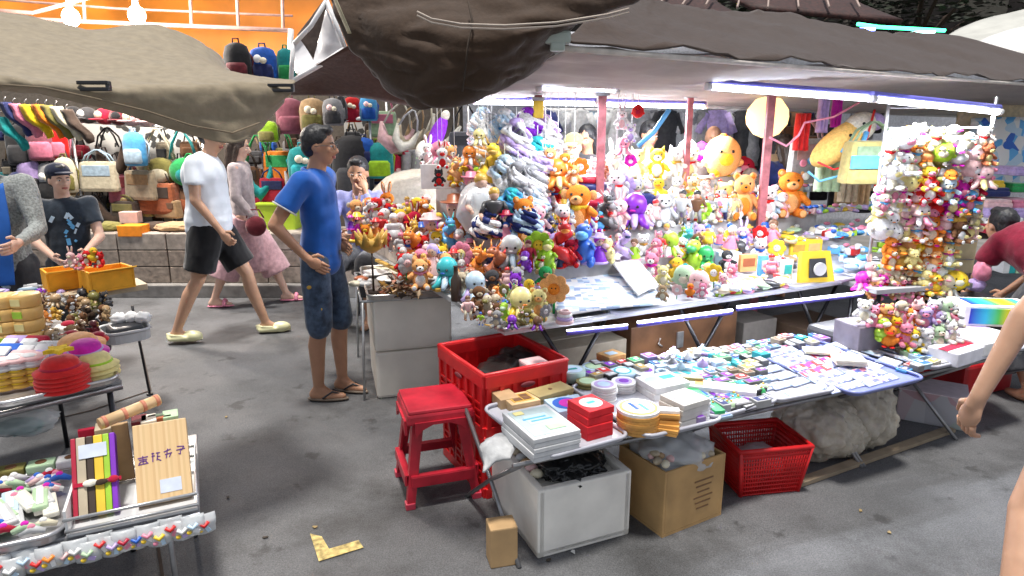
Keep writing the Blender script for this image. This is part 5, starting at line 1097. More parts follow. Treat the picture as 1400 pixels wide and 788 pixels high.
b = MB(); b.sheet([[P(-.06, .25, 0), P(0, .27, .015), P(.07, .3, 0)], [P(-.08, .2, -.02), P(-.03, .21, .03), P(.07, .22, 0)], [P(-.06, .12, -.07), P(-.02, .13, -.02), P(.04, .14, -.01)]], cloth('lightgrey'), .012, 4, .02, 20); tag(b.build('cloth', None, LA + P(-.02, -.03, LZ - LZ)), 'crumpled pale cloth on the left corner of the low table', 'cloth')
def ltray(name, lab, quad, rz=None, m=wtray):
    pts = [G(x, y, LZ + .004) for x, y in quad]; c = sum(pts, Vector()) / 4
    u = (pts[1] - pts[0]); v = (pts[3] - pts[0]); return tray(name, lab, c, u.length, v.length, m, math.atan2(u.y, u.x), group='trays on the low table')
ltray('tray', 'white tray of books and red boxes at left end of the low table', ((735, 636), (850, 604), (775, 535), (668, 562)))
ltray('tray', 'white tray under paddle shaped fans on the low table', ((852, 606), (960, 580), (905, 515), (800, 530)))
ltray('tray', 'white tray of stacked boxes with the green fan on the low table', ((962, 580), (1052, 554), (960, 500), (880, 520)))
ltray('tray', 'white tray of silver hair pins, centre of the low table', ((1056, 554), (1140, 538), (1030, 482), (950, 496)))
ltray('tray', 'blue lined tray of dotted jewellery cards on the low table', ((1140, 545), (1238, 522), (1130, 465), (1020, 476)), m=plastic((.16, .19, .42)))
ltray('tray', 'grey tray of plastic packs at right end of the low table', ((1245, 512), (1400, 478), (1290, 430), (1165, 460)))
GL = 'souvenirs on the low table'
def stack(name, lab, px, py, sz, n, m, topm, rz=0, shape='box', cat='box', jit=.004, gap=.0015, base=LZ + .01):
    """a pile: every box or coaster in it is a thing of its own"""
    p = G(px, py, base); out = []
    for k in range(n):
        nm = {0: 'lowest', n - 1: 'topmost'}.get(k, ORD[n - 1 - k] + ' from top')
        b = MB()
        if shape == 'box': b.box((0, 0, sz[2] / 2), sz, m, bev=min(.003, sz[2] * .2))
        elif shape == 'round': b.cyl((0, 0, 0), (0, 0, sz[2]), sz[0] / 2, sz[0] / 2, m, 24)
        o = b.build(name, None, p + P(rt.uniform(-jit, jit), rt.uniform(-jit, jit), k * (sz[2] + gap)), LANG + rz + rt.uniform(-.03, .03))
        tag(o, (lab if n == 1 else lab + ', ' + nm + ' of its pile'), cat, GL)
        if k == n - 1 and topm:
            b = MB()
            for (shp, c, ss, mm) in topm:
                if shp == 'r': b.cyl((c[0], c[1], sz[2]), (c[0], c[1], sz[2] + .0012 + .0006 * topm.index((shp, c, ss, mm))), ss, ss, mm, 20)
                else: b.box((c[0], c[1], sz[2] + .0008 + .0005 * topm.index((shp, c, ss, mm))), (ss[0], ss[1], .0012), mm)
            b.build('cover_print', o)
        out.append(o)
    return out
W = paper('white'); wd = mat('wood', .6, .2, 10)
stack('book', 'thick pale grey boxed book with blue striped cover', 738, 606, (.2, .27, .018), 5, paper((.66, .67, .68)), [('b', (0, 0), (.17, .23), paper((.45, .55, .55))), ('b', (0, .02), (.1, .08), paper('paleblue')), ('b', (-.01, .03), (.1, .012), paper('skyblue')), ('b', (.01, .005), (.09, .01), paper('skyblue')), ('b', (.03, -.07), (.07, .04), paper('palegreen')), ('b', (-.05, .09), (.04, .03), paper('paleyellow'))], .05, cat='book')
stack('box', 'bright red square box with round white label', 806, 590, (.125, .145, .03), 4, paper((.7, .02, .03)), [('r', (0, 0), .048, W), ('r', (0, 0), .03, paper('paleblue')), ('b', (0, .0), (.035, .015), paper('turquoise'))], .1)
stack('box', 'blue and pink round printed disc box behind the red boxes', 776, 556, (.15, .004), 1, None, None) if False else None
stack('box', 'blue box with round pink and blue print behind the red boxes', 778, 560, (.17, .15, .03), 1, paper('paleblue'), [('r', (-.01, 0), .062, paper('blue')), ('r', (.0, -.005), .045, paper('magenta')), ('r', (.02, -.01), .03, paper('pink'))])
stack('wooden_box', 'flat wooden box with carved four petal lid on the left tray', 712, 556, (.14, .12, .02), 2, wd, [('b', (0, 0), (.1, .08), mat('gold', .5)), ('b', (-.022, .017), (.038, .028), mat('brown')), ('b', (.022, .017), (.038, .028), mat('brown')), ('b', (-.022, -.017), (.038, .028), mat('brown')), ('b', (.022, -.017), (.038, .028), mat('brown'))], .05)
stack('wooden_box', 'long olive brown wooden box with a small knot', 752, 545, (.2, .1, .022), 2, mat((.42, .33, .14), .6, .2, 9), [('r', (0, 0), .01, mat('brown'))], .18)
stack('wooden_box', 'pale brown wrapped wooden box at the back left corner', 690, 552, (.09, .12, .045), 1, mat('tan'), None)
stack('coaster_stack', 'round white coaster left of the wooden fans', 826, 546, (.115, 0, .011), 6, W, [('r', (0, 0), .045, paper('lilac')), ('r', (0, 0), .03, paper('paleblue'))], shape='round', cat='coaster')
stack('coaster_stack', 'round white coaster with violet picture', 852, 534, (.115, 0, .011), 4, W, [('r', (0, 0), .04, paper('lilac')), ('r', (0, 0), .024, paper('purple'))], shape='round', cat='coaster')
stack('coaster_stack', 'round olive coaster beside pale round boxes', 802, 528, (.11, 0, .012), 2, mat('olive'), [('r', (0, 0), .04, paper('palegreen'))], shape='round', cat='coaster')
stack('round_box', 'round glass green box at the rear left of the low table', 783, 518, (.13, 0, .05), 1, paper((.4, .55, .52)), [('r', (0, 0), .05, paper('paleblue')), ('b', (0, 0), (.05, .02), paper('teal'))], shape='round')
stack('round_box', 'round pale blue box in the rear row, middle one', 812, 508, (.12, 0, .03), 1, paper('paleblue'), [('r', (0, 0), .045, paper('palegreen'))], shape='round')
stack('round_box', 'round pale blue box in the rear row, right one', 850, 515, (.13, 0, .03), 1, paper('paleblue'), [('r', (0, 0), .045, paper('turquoise')), ('r', (0, 0), .035, paper('white'))], shape='round')
stack('wooden_box', 'orange wooden box with pale blue tile behind the round boxes', 836, 494, (.12, .1, .022), 2, mat((.62, .35, .13), .6), [('b', (0, 0), (.06, .045), paper('paleblue'))], .2)
stack('box', 'white flat box with deep violet round window', 884, 512, (.16, .12, .025), 1, W, [('r', (0, 0), .03, paper('purple'))], .15)
stack('box', 'white box printed pale turquoise in the middle of the low table', 905, 536, (.2, .16, .03), 2, W, [('r', (-.04, 0), .05, paper('paleblue')), ('b', (.04, .02), (.07, .04), paper('turquoise'))], .0)
stack('box', 'long white box with turquoise lettering blocks at the back', 945, 514, (.26, .12, .03), 1, W, [('b', (-.09 + .045 * q, 0), (.025, .06), paper('turquoise')) for q in range(5)], .2)
stack('box', 'tall white boxed set beside the wooden fans', 933, 572, (.15, .14, .024), 4, paper((.66, .64, .6)), [('r', (-.01, .01), .05, paper('lilac')), ('r', (-.01, .01), .035, paper('paleblue'))], .1)
stack('box', 'small white striped box right of the tall boxed set', 957, 572, (.05, .06, .014), 6, W, None, .1)
stack('box', 'long white box lying over the green fan', 985, 540, (.3, .09, .022), 2, W, [('b', (-.03, .0), (.06, .05), paper('paleblue')), ('b', (-.1, .0), (.04, .05), paper('paleorange'))], -.75)
# wooden paddle fans
def paddle(b, r_, ln, th, m, M=Matrix.Identity(4)):
    pts = [(math.cos(a) * r_, math.sin(a) * r_) for a in [R(-62 + 304 * k / 18 - 15) for k in range(19)]]
    pts = [(r_ * math.cos(R(-75 + 330 * k / 20)), r_ * math.sin(R(-75 + 330 * k / 20))) for k in range(20)]
    b.prism([(math.cos(R(a)) * r_, math.sin(R(a)) * r_) for a in range(15, 346, 15)] + [(r_ + ln, -.018), (r_ + ln, .018)], th, m, M); return b
p = G(872, 586, LZ + .01)
for k in range(7):
    b = paddle(MB(), .088, .075, .012, mat((.6, .3, .07), .5, .2, 9) if k < 6 else W)
    o = b.build('paddle_fan', None, p + P(rt.uniform(-.004, .004), rt.uniform(-.004, .004), k * .0135), LANG - .62 + rt.uniform(-.08, .08) - (.2 if k < 3 else 0))
    tag(o, 'round wooden paddle fan, %s of the pile' % ('white topmost' if k == 6 else 'lowest' if k == 0 else ORD[6 - k] + ' from top'), 'fan', GL)
    if k == 6:
        b = MB()
        b.cyl((0, 0, .012), (0, 0, .0135), .078, .078, mat((.6, .35, .1)), 24); b.cyl((0, 0, .0135), (0, 0, .0145), .066, .066, W, 24)
        for q in range(3): b.box((-.02 + .02 * q, .0, .0152), (.014, .07, .001), paper(['blue', 'lilac', 'skyblue'][q]), RZ(30))
        b.build('picture', o)
# green folding fan / ruler
p0, p1 = G(925, 515, LZ + .04), G(985, 566, LZ + .03)
b = MB(); d = p1 - p0; b.box((0, 0, 0), (d.length, .05, .02), plastic((.02, .38, .12)), bev=.006); tag(b.build('fan', None, (p0 + p1) / 2, math.atan2(d.y, d.x)), 'closed bright green folding fan lying diagonally over boxes', 'fan', GL)
b = MB(); b.box((0, 0, 0), (.14, .05, .022), plastic('olive'), bev=.006); tag(b.build('fan', None, G(940, 517, LZ + .06), -.2), 'closed olive yellow folding fan above the green one', 'fan', GL)
# glass balls and small coloured packs in the tray
for k in range(16):
    px = 955 + rt.uniform(0, 92); py = 572 - (px - 955) * .27 - rt.uniform(0, 14); c = rt.choice(['palegreen', 'teal', 'blue', 'terracotta', 'skyblue', 'green'])
    b = MB(); b.ell((0, 0, .018), (.022, .022, .02), plastic(c)); b.ell((0, 0, .038), (.006, .006, .005), metal('gold')); reg(b.build('ornament', None, G(px, py, LZ + .01)), 'small round %s ornament in the front tray' % cn(c), 'small round %s ornaments in the front tray' % cn(c), 'ornament', 'round ornaments in the front tray')
# rear glassy trinkets
for k in range(46):
    px = rt.uniform(895, 985); py = 515 - (px - 895) * .12 - rt.uniform(0, 26); c = rt.choice(['lilac', 'paleblue', 'lightgrey', 'grey', 'white', 'paleblue'])
    b = MB()
    if k % 3 == 0: b.tube([(math.cos(a) * .03, math.sin(a) * .03, .012) for a in [q * math.pi / 6 for q in range(12)]], .011, plastic(c), 7, True); nm = 'bracelet'
    elif k % 3 == 1: b.lathe([(.0001, 0), (.024, .002), (.03, .02), (.02, .035), (.008, .04), (.008, .052)], plastic(c), seg=12); nm = 'small_bottle'
    else: b.box((0, 0, .014), (.06, .04, .028), plastic(c), RZ(rt.uniform(0, 90)), bev=.006); nm = 'soap_box'
    ph = nm.replace('_', ' '); reg(b.build(nm, None, G(px, py, LZ + .006 + (.025 if k > 24 else 0))), '%s %s in the heap of glassy trinkets' % (cn(c), ph), '%s %s in the heap of glassy trinkets' % (cn(c), plural(ph)), ph, 'glassy trinkets at the rear of the low table')
# jewellery cards: rows of overlapping cards printed with dots
dotm = {}
def cardm(cols, sc): 
    k = (tuple(cols), sc)
    if k not in dotm: dotm[k] = stripes('printed_card', cols, sc, tex='checks', rough=.3)
    return dotm[k]
c_a = cardm(['lightgrey', (.4, .42, .7), (.1, .12, .4), 'paleblue', 'pink', (.5, .52, .75), 'white', 'navy'], 42)
c_b = cardm(['lightgrey', (.3, .4, .5), 'white', 'grey', (.15, .2, .3), 'paleblue'], 48)
c_c = cardm(['white', 'red', (.75, .75, .85), 'white', 'magenta', (.2, .2, .6), 'paleblue'], 34)
c_d = cardm(['charcoal', 'lightgrey', (.2, .25, .3), 'grey', 'white'], 45)
def cards(quad, nr, nc, ms, wh, sz, rz, group, nm='jewellery_card', z=LZ + .012, tilt=8):
    q = [G(x, y, z) for x, y in quad]; i = 0
    for r_ in range(nr):
        for c in range(nc):
            u_, v_ = (c + .5) / nc, (r_ + .5) / nr; p = lerp(lerp(q[0], q[1], u_), lerp(q[3], q[2], u_), 1 - v_)
            m = ms[(r_ * 7 + c * 3 + r_ // 2) % len(ms)]; w_, d_ = sz; b = MB(); b.box((0, 0, 0), (w_, d_, .004), paper((.28, .33, .48)), bev=.001); b.box((0, 0, .0028), (w_ * .92, d_ * .86, .0022), m)
            o = b.build(nm, None, p + P(rt.uniform(-.003, .003), rt.uniform(-.003, .003), .004 + (nr - r_) * .0015)); o.rotation_euler = (R(tilt), 0, rz + rt.uniform(-.07, .07)); i += 1
            reg(o, wh, wh.replace('card', 'cards').replace('pack', 'packs'), 'card' if 'card' in wh else 'pack', group)
cards(((1010, 540), (1075, 545), (1020, 505), (960, 508)), 1, 1, [c_b], 'x card', (.1, .05), LANG, GL) if False else None
cards(((1065, 552), (1132, 536), (1060, 502), (975, 512)), 4, 3, [c_b, cardm(['lightgrey', 'paleblue', (.3, .4, .6), 'grey'], 40)], 'silver dotted hair pin card in the centre tray', (.13, .055), LANG + .1, 'hair pin cards')
cards(((1040, 505), (1090, 496), (1030, 482), (965, 488)), 2, 3, [c_d], 'dark grey jewellery card behind the silver ones', (.12, .05), LANG + .15, 'dark jewellery cards')
cards(((1140, 540), (1232, 520), (1140, 478), (1035, 484)), 8, 2, [c_a, c_a, c_c, c_a], 'blue and white dotted earring card in the blue tray', (.24, .05), LANG + .08, 'earring cards in the blue tray', tilt=14)
cards(((1040, 486), (1100, 478), (1080, 465), (1020, 468)), 2, 2, [c_c], 'red and white card in the blue tray', (.16, .05), LANG + .1, 'red and white cards', tilt=12)
stack('notepad', 'cream notepad lying across the dotted cards, upper left one', 1122, 482, (.17, .09, .014), 1, paper((.75, .7, .52)), None, -.6, base=LZ + .04, cat='notepad')
stack('notepad', 'cream notepad lying across the dotted cards, lower right one', 1160, 496, (.15, .11, .014), 2, paper((.78, .73, .56)), None, -.6, base=LZ + .04, cat='notepad')
bl = cardm(['lightgrey', 'paleblue', (.4, .42, .6), 'white', 'grey', (.5, .55, .7)], 22)
bl2 = cardm(['lightgrey', 'paleblue', 'lime', (.4, .42, .6), 'paleyellow', 'grey'], 24)
cards(((1185, 512), (1290, 490), (1230, 458), (1130, 470)), 3, 4, [bl, bl, bl2], 'clear plastic blister pack near the black case', (.12, .1), LANG + .3, 'clear blister packs', 'blister_pack', tilt=5)
cards(((1225, 470), (1280, 480), (1240, 452), (1170, 456)), 1, 3, [bl], 'pale blue blister pack at the far edge of the table', (.12, .08), LANG + .3, 'clear blister packs', 'blister_pack', tilt=5)
# boxes at the right end
crate_box('gift_box', 'white oblong box with crimson band at the right end of the low table', G(1310, 490, .48), (.34, .16, .075), paper((.74, .74, .8)), LANG + .1, tape='crimson')
crate_box('gift_box', 'white box with a bare lid behind the crimson banded box', G(1345, 475, .5), (.34, .2, .07), paper((.8, .8, .8)), LANG)
rb = nodes_mat('rainbow_print'); m_, n_, l_, bs = rb; tc = n_.new('ShaderNodeTexCoord'); sx = n_.new('ShaderNodeSeparateXYZ'); l_.new(tc.outputs['Generated'], sx.inputs[0]); cr = n_.new('ShaderNodeValToRGB'); l_.new(sx.outputs[0], cr.inputs[0])
el = cr.color_ramp.elements; el[0].color = (.01, .02, .4, 1); el[1].color = (.0, .2, .6, 1)
for q_, c_ in ((.25, (.02, .45, .6, 1)), (.45, (.1, .6, .1, 1)), (.6, (.8, .7, .02, 1)), (.72, (.8, .3, .02, 1)), (.85, (.1, .5, .15, 1))): e = el.new(q_); e.color = c_
l_.new(cr.outputs[0], bs.inputs['Base Color'])
t = crate_box('gift_box', 'white box with rainbow coloured front beside the crimson shirt', G(1352, 440, .57), (.4, .22, .12), paper((.78, .8, .74)), -.12)
b = MB(); b.box((0, -.112, .06), (.34, .004, .09), m_); b.build('front_print', t)
b = MB(); b.box((0, 0, .1225), (.3, .15, .003), m_); b.build('lid_print', t)
crate_box('gift_box', 'lilac and pink flat box in front of the rainbow box', G(1320, 462, .52), (.3, .16, .05), paper('lilac'), .0)
# ------------------------------------------------------------------ below the low table
def foam(name, lab, p, size, rz, m=None, group=None, open_=True, lid=False):
    m = m or mat((.9, .87, .8), .85, .07, 7, 0, .3); t = thing(name, lab, 'box', p, rz, group); w_, d_, h_ = size; b = MB(); th = .035
    if open_ == 'full':
        b.box((0, 0, h_ * .44), (w_ - .05, d_ - .05, h_ * .88), m)
    if open_:
        b.box((0, 0, th / 2), (w_, d_, th), m, bev=.008)
        for sx in (-1, 1): b.box((sx * (w_ - th) / 2, 0, h_ / 2), (th, d_, h_), m, bev=.008)
        for sy in (-1, 1): b.box((0, sy * (d_ - th) / 2, h_ / 2 + .0015), (w_ - .004, th, h_ - .006), m, bev=.008)
    else: b.box((0, 0, h_ / 2), (w_, d_, h_), m, bev=.02)
    b.build('body', t)
    if lid: b = MB(); b.box((0, 0, h_ + .02), (w_ + .012, d_ + .012, .04), m, bev=.015); b.build('lid', t)
    return t
def corner_box(pix, w_, d_, z=0, rz=0):      # centre of a box whose near corner stands at pix, sides along the rotated axes
    c = G(*pix, z); M = Matrix.Rotation(rz, 4, 'Z'); return c + M @ P(w_ / 2, d_ / 2, 0)
rz = LANG - .02
p = corner_box((735, 765), .43, .5, 0, rz); foam('foam_box', 'large white foam box with a black bag inside, nearest under the low table', p, (.43, .5, .30), rz, open_='full')
o = sack('rubbish_bag', 'crumpled black plastic bag filling the open white foam box', p + P(.02, -.03, .25), (.15, .17, .055), mat((.012, .013, .014), .25, .2, 8, 0, .3), 5, amp=.3, sub=4)
for k in range(5): q = p + Matrix.Rotation(rz, 4, 'Z') @ P(-.16, -.12 + .05 * k, .30); b = MB(); b.ell((0, 0, 0), (.028, .02, .02), mat(['cream', 'palepink', 'tan', 'lightgrey', 'beige'][k], .4)); reg(b.build('sea_shell', None, q), '%s shell beside the black bag in the foam box' % ['cream', 'pale pink', 'tan', 'grey', 'beige'][k], 'shells', 'shell', 'shells in the foam box')
cb = mat((.50, .31, .13), .8, .12, 7, 0, .25)
p = corner_box((905, 736), .35, .3, 0, LANG + .1); t = crate_box('cardboard_box', 'brown cardboard box of wrapped shells under the low table', p, (.35, .3, .3), cb, LANG + .1, open_=True, flaps=None)
for k in range(6):
    b = MB(); b.box((.05, -.152, .21 - k * .026), (.11 - .02 * (k % 3), .002, .006), mat((.2, .11, .05))); b.build('printed_line', t)
sack('plastic_bag', 'clear bag of small shells on the brown cardboard box', p + P(0, 0, .20), (.16, .14, .1), plm, 8, amp=.2)
for k in range(22):
    q = p + Matrix.Rotation(LANG, 4, 'Z') @ P(rt.uniform(-.15, .15), rt.uniform(-.15, .05), .30 + rt.uniform(0, .04)); c = rt.choice(['palepink', 'brown', 'cream', 'beige', 'tan'])
    b = MB(); b.ell((0, 0, 0), (.024, .018, .016), mat(c, .35)); o = b.build('sea_shell', None, q, rt.uniform(0, 3)); reg(o, '%s shell in the clear bag on cardboard box' % cn(c), '%s shells in the bag on the cardboard box' % cn(c), 'shell', 'shells in the clear bag')
crate_box('cardboard_box', 'small upright brown cardboard piece by the crossed table leg', G(686, 766), (.11, .09, .17), mat((.48, .31, .15), .8, .1, 9), .25)
# red basket, lattice walls
def basket(name, lab, p, size, rz, m, taper=.8, holes=True, group=None, rows=6, cols=12):
    t = thing(name, lab, 'basket' if taper < 1 else 'crate', p, rz, group); w_, d_, h_ = size
    k0 = taper; c = [(-1, -1), (1, -1), (1, 1), (-1, 1)]
    def pt(i, f, z): (x0, y0), (x1, y1) = c[i], c[(i + 1) % 4]; k = k0 + (1 - k0) * z / h_; return Vector(((x0 + (x1 - x0) * f) * w_ / 2 * k, (y0 + (y1 - y0) * f) * d_ / 2 * k, z))
    b = MB(); b.box((0, 0, .008), (w_ * k0, d_ * k0, .012), m)
    b.build('base', t)
    b = MB()
    b.tube([pt(i, 0, h_) for i in range(4)], .013, m, 6, True); b.tube([pt(i, 0, h_ - .03) for i in range(4)], .008, m, 6, True); b.build('rim', t)
    for i in range(4):
        b = MB()
        b.tube([pt(i, 0, .0), pt(i, 0, h_)], .01, m, 6)
        for r_ in range(rows): z = h_ * (r_ + .3) / rows; b.tube([pt(i, 0, z), pt(i, 1, z)], .0055 if taper < 1 else .008, m, 4)
        for q in range(1, cols): b.tube([pt(i, q / cols, .0), pt(i, q / cols, h_)], .0045 if taper < 1 else .006, m, 4)
        # inner skin of narrow webs
        b.build('side_panel', t)
    return t
redp = mat((.62, .012, .015), .4, .12, 12, 0, .15)
p = G(1043, 672) + P(0, .1, 0); t = basket('basket', 'bright red lattice plastic basket standing on the ground under table', p, (.36, .3, .24), LANG - .25, redp, .82, rows=11, cols=26)
sack('plastic_bag', 'clear bag inside the red lattice basket', p + P(0, .0, .03), (.12, .1, .08), plm, 12)
p = G(1130, 640) + P(0, .16, 0); fibre = mat((.72, .66, .54), .25, .08, 40, 0, .4, .6); fibre.node_tree.nodes['Principled BSDF'].inputs['Alpha'].default_value = .6
for k, (dx, dy, r3, lab) in enumerate(((0, 0, (.21, .17, .17), 'big translucent beige sack of packaging under the table, left one'), (.28, .12, (.17, .16, .2), 'translucent beige sack bulging right of the big one'), (.13, .02, (.14, .12, .11), 'small beige sack slumped between the two big ones'))):
    sack('packaging_sack', lab, p + P(dx, dy, 0), r3, fibre, 20 + k, amp=.12, sub=4, pleat=.16)
t = crate_box('carton', 'silvery pink carton under the right end of low table', G(1275, 582) + P(.05, .12, 0), (.34, .26, .19), stripes('faded_print', [(.5, .42, .45), (.42, .42, .45), (.5, .5, .52), (.45, .3, .33), (.4, .45, .42)], 7, tex='v'), -.55)
b = MB(); b.box((0, 0, .192), (.35, .27, .004), paper((.72, .62, .68))); b.build('lid', t)
b = MB(); b.box((0, 0, .11), (.5, .3, .22), plastic((.4, .01, .015)), bev=.02); tag(b.build('crate', None, G(1345, 545) + P(0, .2, 0), .4), 'dark red plastic crate behind the silvery pink carton', 'crate')
strip('wooden_batten', [tuple(G(1085, 666)[:2]), tuple(G(1300, 590)[:2])], .05, mat((.28, .22, .15), .8), .004, .02, False)
o = bpy.data.objects['wooden_batten']; tag(o, 'thin brown batten on the ground along the table feet', 'batten')
# ------------------------------------------------------------------ red crates and stool
rz = ANG + .02
def crate(lab, p, rz, size=(.44, .5, .3)):
    t = thing('crate', lab, 'crate', p, rz, 'red stacked crates'); w_, d_, h_ = size; m = redp
    b = MB(); b.box((0, 0, .012), (w_ - .03, d_ - .03, .02), m); b.build('base', t)
    for i, (cx, cy, L, a) in enumerate(((0, -d_ / 2, w_, 0), (w_ / 2, 0, d_, 90), (0, d_ / 2, w_, 180), (-w_ / 2, 0, d_, 270))):
        b = MB(); Mx = T(cx, cy, 0) @ RZ(a); th = .014
        b.box((0, 0, h_ - .03), (L - .002, th * 1.6, .06), m, bev=.004); b.box((0, 0, .025), (L - .002, th * 1.4, .05), m, bev=.004)
        b.box((0, .004, h_ / 2), (L - .05, .006, h_ - .1), m)
        for z in (.085, .12, .155): b.box((0, -.001, z), (L - .04, .014, .01), m)
        n = 6
        for q in range(n + 1): b.box((-L / 2 + .02 + q * (L - .04) / n, 0, h_ / 2), (.022, .02, h_ - .04), m, bev=.003)
        b.ell((0, -.012, h_ - .075), (.04, .006, .014), mat('maroon', .6)); b.xf(Mx); b.build('side_panel', t)
    b = MB(); b.tube([P(sx * (w_ / 2), sy * (d_ / 2), h_) for sx, sy in ((-1, -1), (1, -1), (1, 1), (-1, 1))], .013, m, 6, True); b.build('rim', t)
    return t
cpt = corner_box((664, 682), .36, .5, 0, rz)
cpt = G(664, 682) + Matrix.Rotation(rz, 4, 'Z') @ P(.22, .25, 0)
crate('lower bright red crate of the stack behind the red stool', cpt, rz); crate('upper bright red crate with black bags inside, under the toy trays', cpt + P(-.01, .0, .305), rz + .03)
for k in range(3): sack('rubbish_bag', 'crumpled black bag in the upper red crate, %s' % ['left one', 'middle one', 'right one'][k], cpt + Matrix.Rotation(rz, 4, 'Z') @ P(-.1 + .1 * k, -.1 + .08 * k, .45), (.1, .11, .07), mat((.02, .015, .014), .3), 30 + k, amp=.3, sub=2)
b = MB(); b.box((0, 0, .05), (.12, .1, .1), paper('palepink'), bev=.01); tag(b.build('packet', None, cpt + Matrix.Rotation(rz, 4, 'Z') @ P(.1, -.13, .49), rz), 'small pale pink packet lying in the upper red crate', 'packet')
def stool(lab, p, rz):
    t = thing('stool', lab, 'stool', p, rz, 'red plastic stools'); m = mat((.45, .012, .03), .42, .2, 10, 0, .2); m2 = mat((.6, .05, .09), .4); h_ = .46; tp, bt = .135, .185
    b = MB(); b.box((0, 0, h_ - .012), (tp * 2 + .02, tp * 2 + .02, .024), m, bev=.01); b.box((0, 0, h_ - .04), (tp * 2 + .03, tp * 2 + .03, .05), m, bev=.012, taper=1.03)
    b.build('seat', t)
    for sx in (-1, 1):
        for sy in (-1, 1):
            b = MB(); n = 6
            pts = [(sx * (tp - .012 + (bt - tp) * (1 - q / n)), sy * (tp - .012 + (bt - tp) * (1 - q / n)), (h_ - .04) * q / n) for q in range(n + 1)]
            for a, c in zip(pts, pts[1:]):
                pass
            x0, y0, z0_ = pts[0]; x1, y1, z1_ = pts[-1]; vs = []
            for (x, y, z, wq) in ((x0, y0, 0, .036), (x1, y1, z1_, .052)):
                for (ex, ey) in ((0, 0), (-sx * wq, 0), (-sx * wq, -sy * .012), (-sx * .012, -sy * .012), (-sx * .012, -sy * wq), (0, -sy * wq)): vs.append(b.bm.verts.new((x + ex, y + ey, z)))
            mi = b.mi(m)
            for q in range(6): f = b.bm.faces.new((vs[q], vs[(q + 1) % 6], vs[6 + (q + 1) % 6], vs[6 + q])); f.material_index = mi
            f = b.bm.faces.new(vs[:6]); f.material_index = mi
            b.box((x0 - sx * .018, y0 - sy * .018, .015), (.044, .044, .03), m2, bev=.004)
            b.build('leg', t)
    for a in range(4):
        b = MB(); k = tp + (bt - tp) * .72; b.box((0, -k + .004, .13), (k * 2 - .05, .012, .05), m, bev=.003); b.box((0, -k + .015, .155), (k * 2 - .05, .03, .006), m); b.xf(RZ(90 * a)); b.build('stretcher', t)
    # arched apron
    for a in range(4):
        b = MB(); k = tp + .016; pts = [(-.12, 0), (-.12, -.07), (-.085, -.035), (-.04, -.015), (.04, -.015), (.085, -.035), (.12, -.07), (.12, 0)]
        b.prism(pts, .012, m, T(0, -k + .001, h_ - .05) @ RX(90)); b.xf(RZ(90 * a)); b.build('apron', t)
    return t
p = G(597, 664); stool('dark red square plastic stool, upper one of two stacked beside the crates', (p.x, p.y + .0, 0), .32)
# a little wrapped snack packet behind the stool
sack('carrier_bag', 'orange and dark blue carrier bag squeezed behind the red stool', G(592, 540) + P(0, .15, 0), (.09, .07, .12), stripes('bag_print', ['orange', 'navy', 'white', 'orange', (.1, .1, .4)], 14, tex='v'), 6, amp=.25)
# ------------------------------------------------------------------ white foam boxes with the metal tray at left
rz = ANG - .2; grey_foam = mat((.8, .76, .68), .85, .08, 4, 0, .3)
bp_ = G(516, 546) + Matrix.Rotation(rz, 4, 'Z') @ P(.24, .3, 0)
foam('foam_box', 'dusty white foam box on the ground behind the stool, lower of two', bp_, (.48, .6, .31), rz, grey_foam, 'stacked foam boxes', False)
foam('foam_box', 'dusty white foam box under the leaf tray, upper of two', bp_ + P(.0, 0, .315), (.49, .61, .33), rz + .015, grey_foam, 'stacked foam boxes', False)
t = tray('tray', 'scratched steel tray of dried leaf shaped snacks on the foam boxes', bp_ + P(-.02, .1, .66), .54, .9, metal((.55, .53, .5)), rz, rim=.03)
t = thing('tray_stand', 'thin steel leg frame beside the white foam boxes', 'stand', bp_)
for (x, y) in ((-.32, -.3), (-.32, .55), (.2, .55)): b = MB(); b.tube([RZ(math.degrees(rz)) @ P(x, y, 0), RZ(math.degrees(rz)) @ P(x + .02, y, .64)], .009, metal('lightgrey'), 6); b.build('leg', t)
b = MB(); b.tube([RZ(math.degrees(rz)) @ P(x, y, .645) for x, y in ((-.31, -.3), (.26, -.3), (.26, .56), (-.31, .56))], .009, metal('lightgrey'), 6, True); b.build('frame', t)
TZ = .672
for px, py, c in ((512, 376, 'white'), (530, 368, 'cream'), (550, 374, 'ivory'), (536, 384, 'white')):
    b = MB(); b.lathe([(.02, 0), (.07, .004), (.1, .018), (.105, .02), (.098, .021), (.06, .008), (.01, .006)], plastic(c), seg=24); reg(b.build('plate', None, G(px, py, TZ)), 'shallow %s plate on the steel tray' % c, 'shallow %s plates on the steel tray' % c, 'plate', 'plates on the steel tray')
leafc = ['gold', 'brown', 'darkbrown', 'tan', 'terracotta']
for k in range(44):
    px = rt.gauss(546, 15); py = 408 - abs(rt.gauss(0, 9)) ; c = rt.choice(leafc); lm_ = mat((.3, .16, .03) if c == 'gold' else c, .5, .3, 20); b = MB(); n = 10
    rr = [(.042 if q % 2 == 0 else .018) * rt.uniform(.8, 1.15) for q in range(n)]; b.prism([(math.cos(q * 2 * math.pi / n) * rr[q], math.sin(q * 2 * math.pi / n) * rr[q]) for q in range(n)], .007, lm_)
    o = b.build('dried_starfish', None, G(min(max(px, 516), 580), min(py, 412), TZ + .005) + P(0, 0, rt.uniform(0, .075) * (1 - min(1, abs(px - 546) / 45)))); o.rotation_euler = (rt.uniform(-.9, .9), rt.uniform(-.9, .9), rt.uniform(0, 6)); nm = {'darkbrown': 'dark brown', 'gold': 'golden brown'}.get(c, c)
    reg(o, '%s starfish in the heap on the steel tray' % nm, '%s starfish heaped on the steel tray' % nm, 'starfish', 'dried starfish on the steel tray')
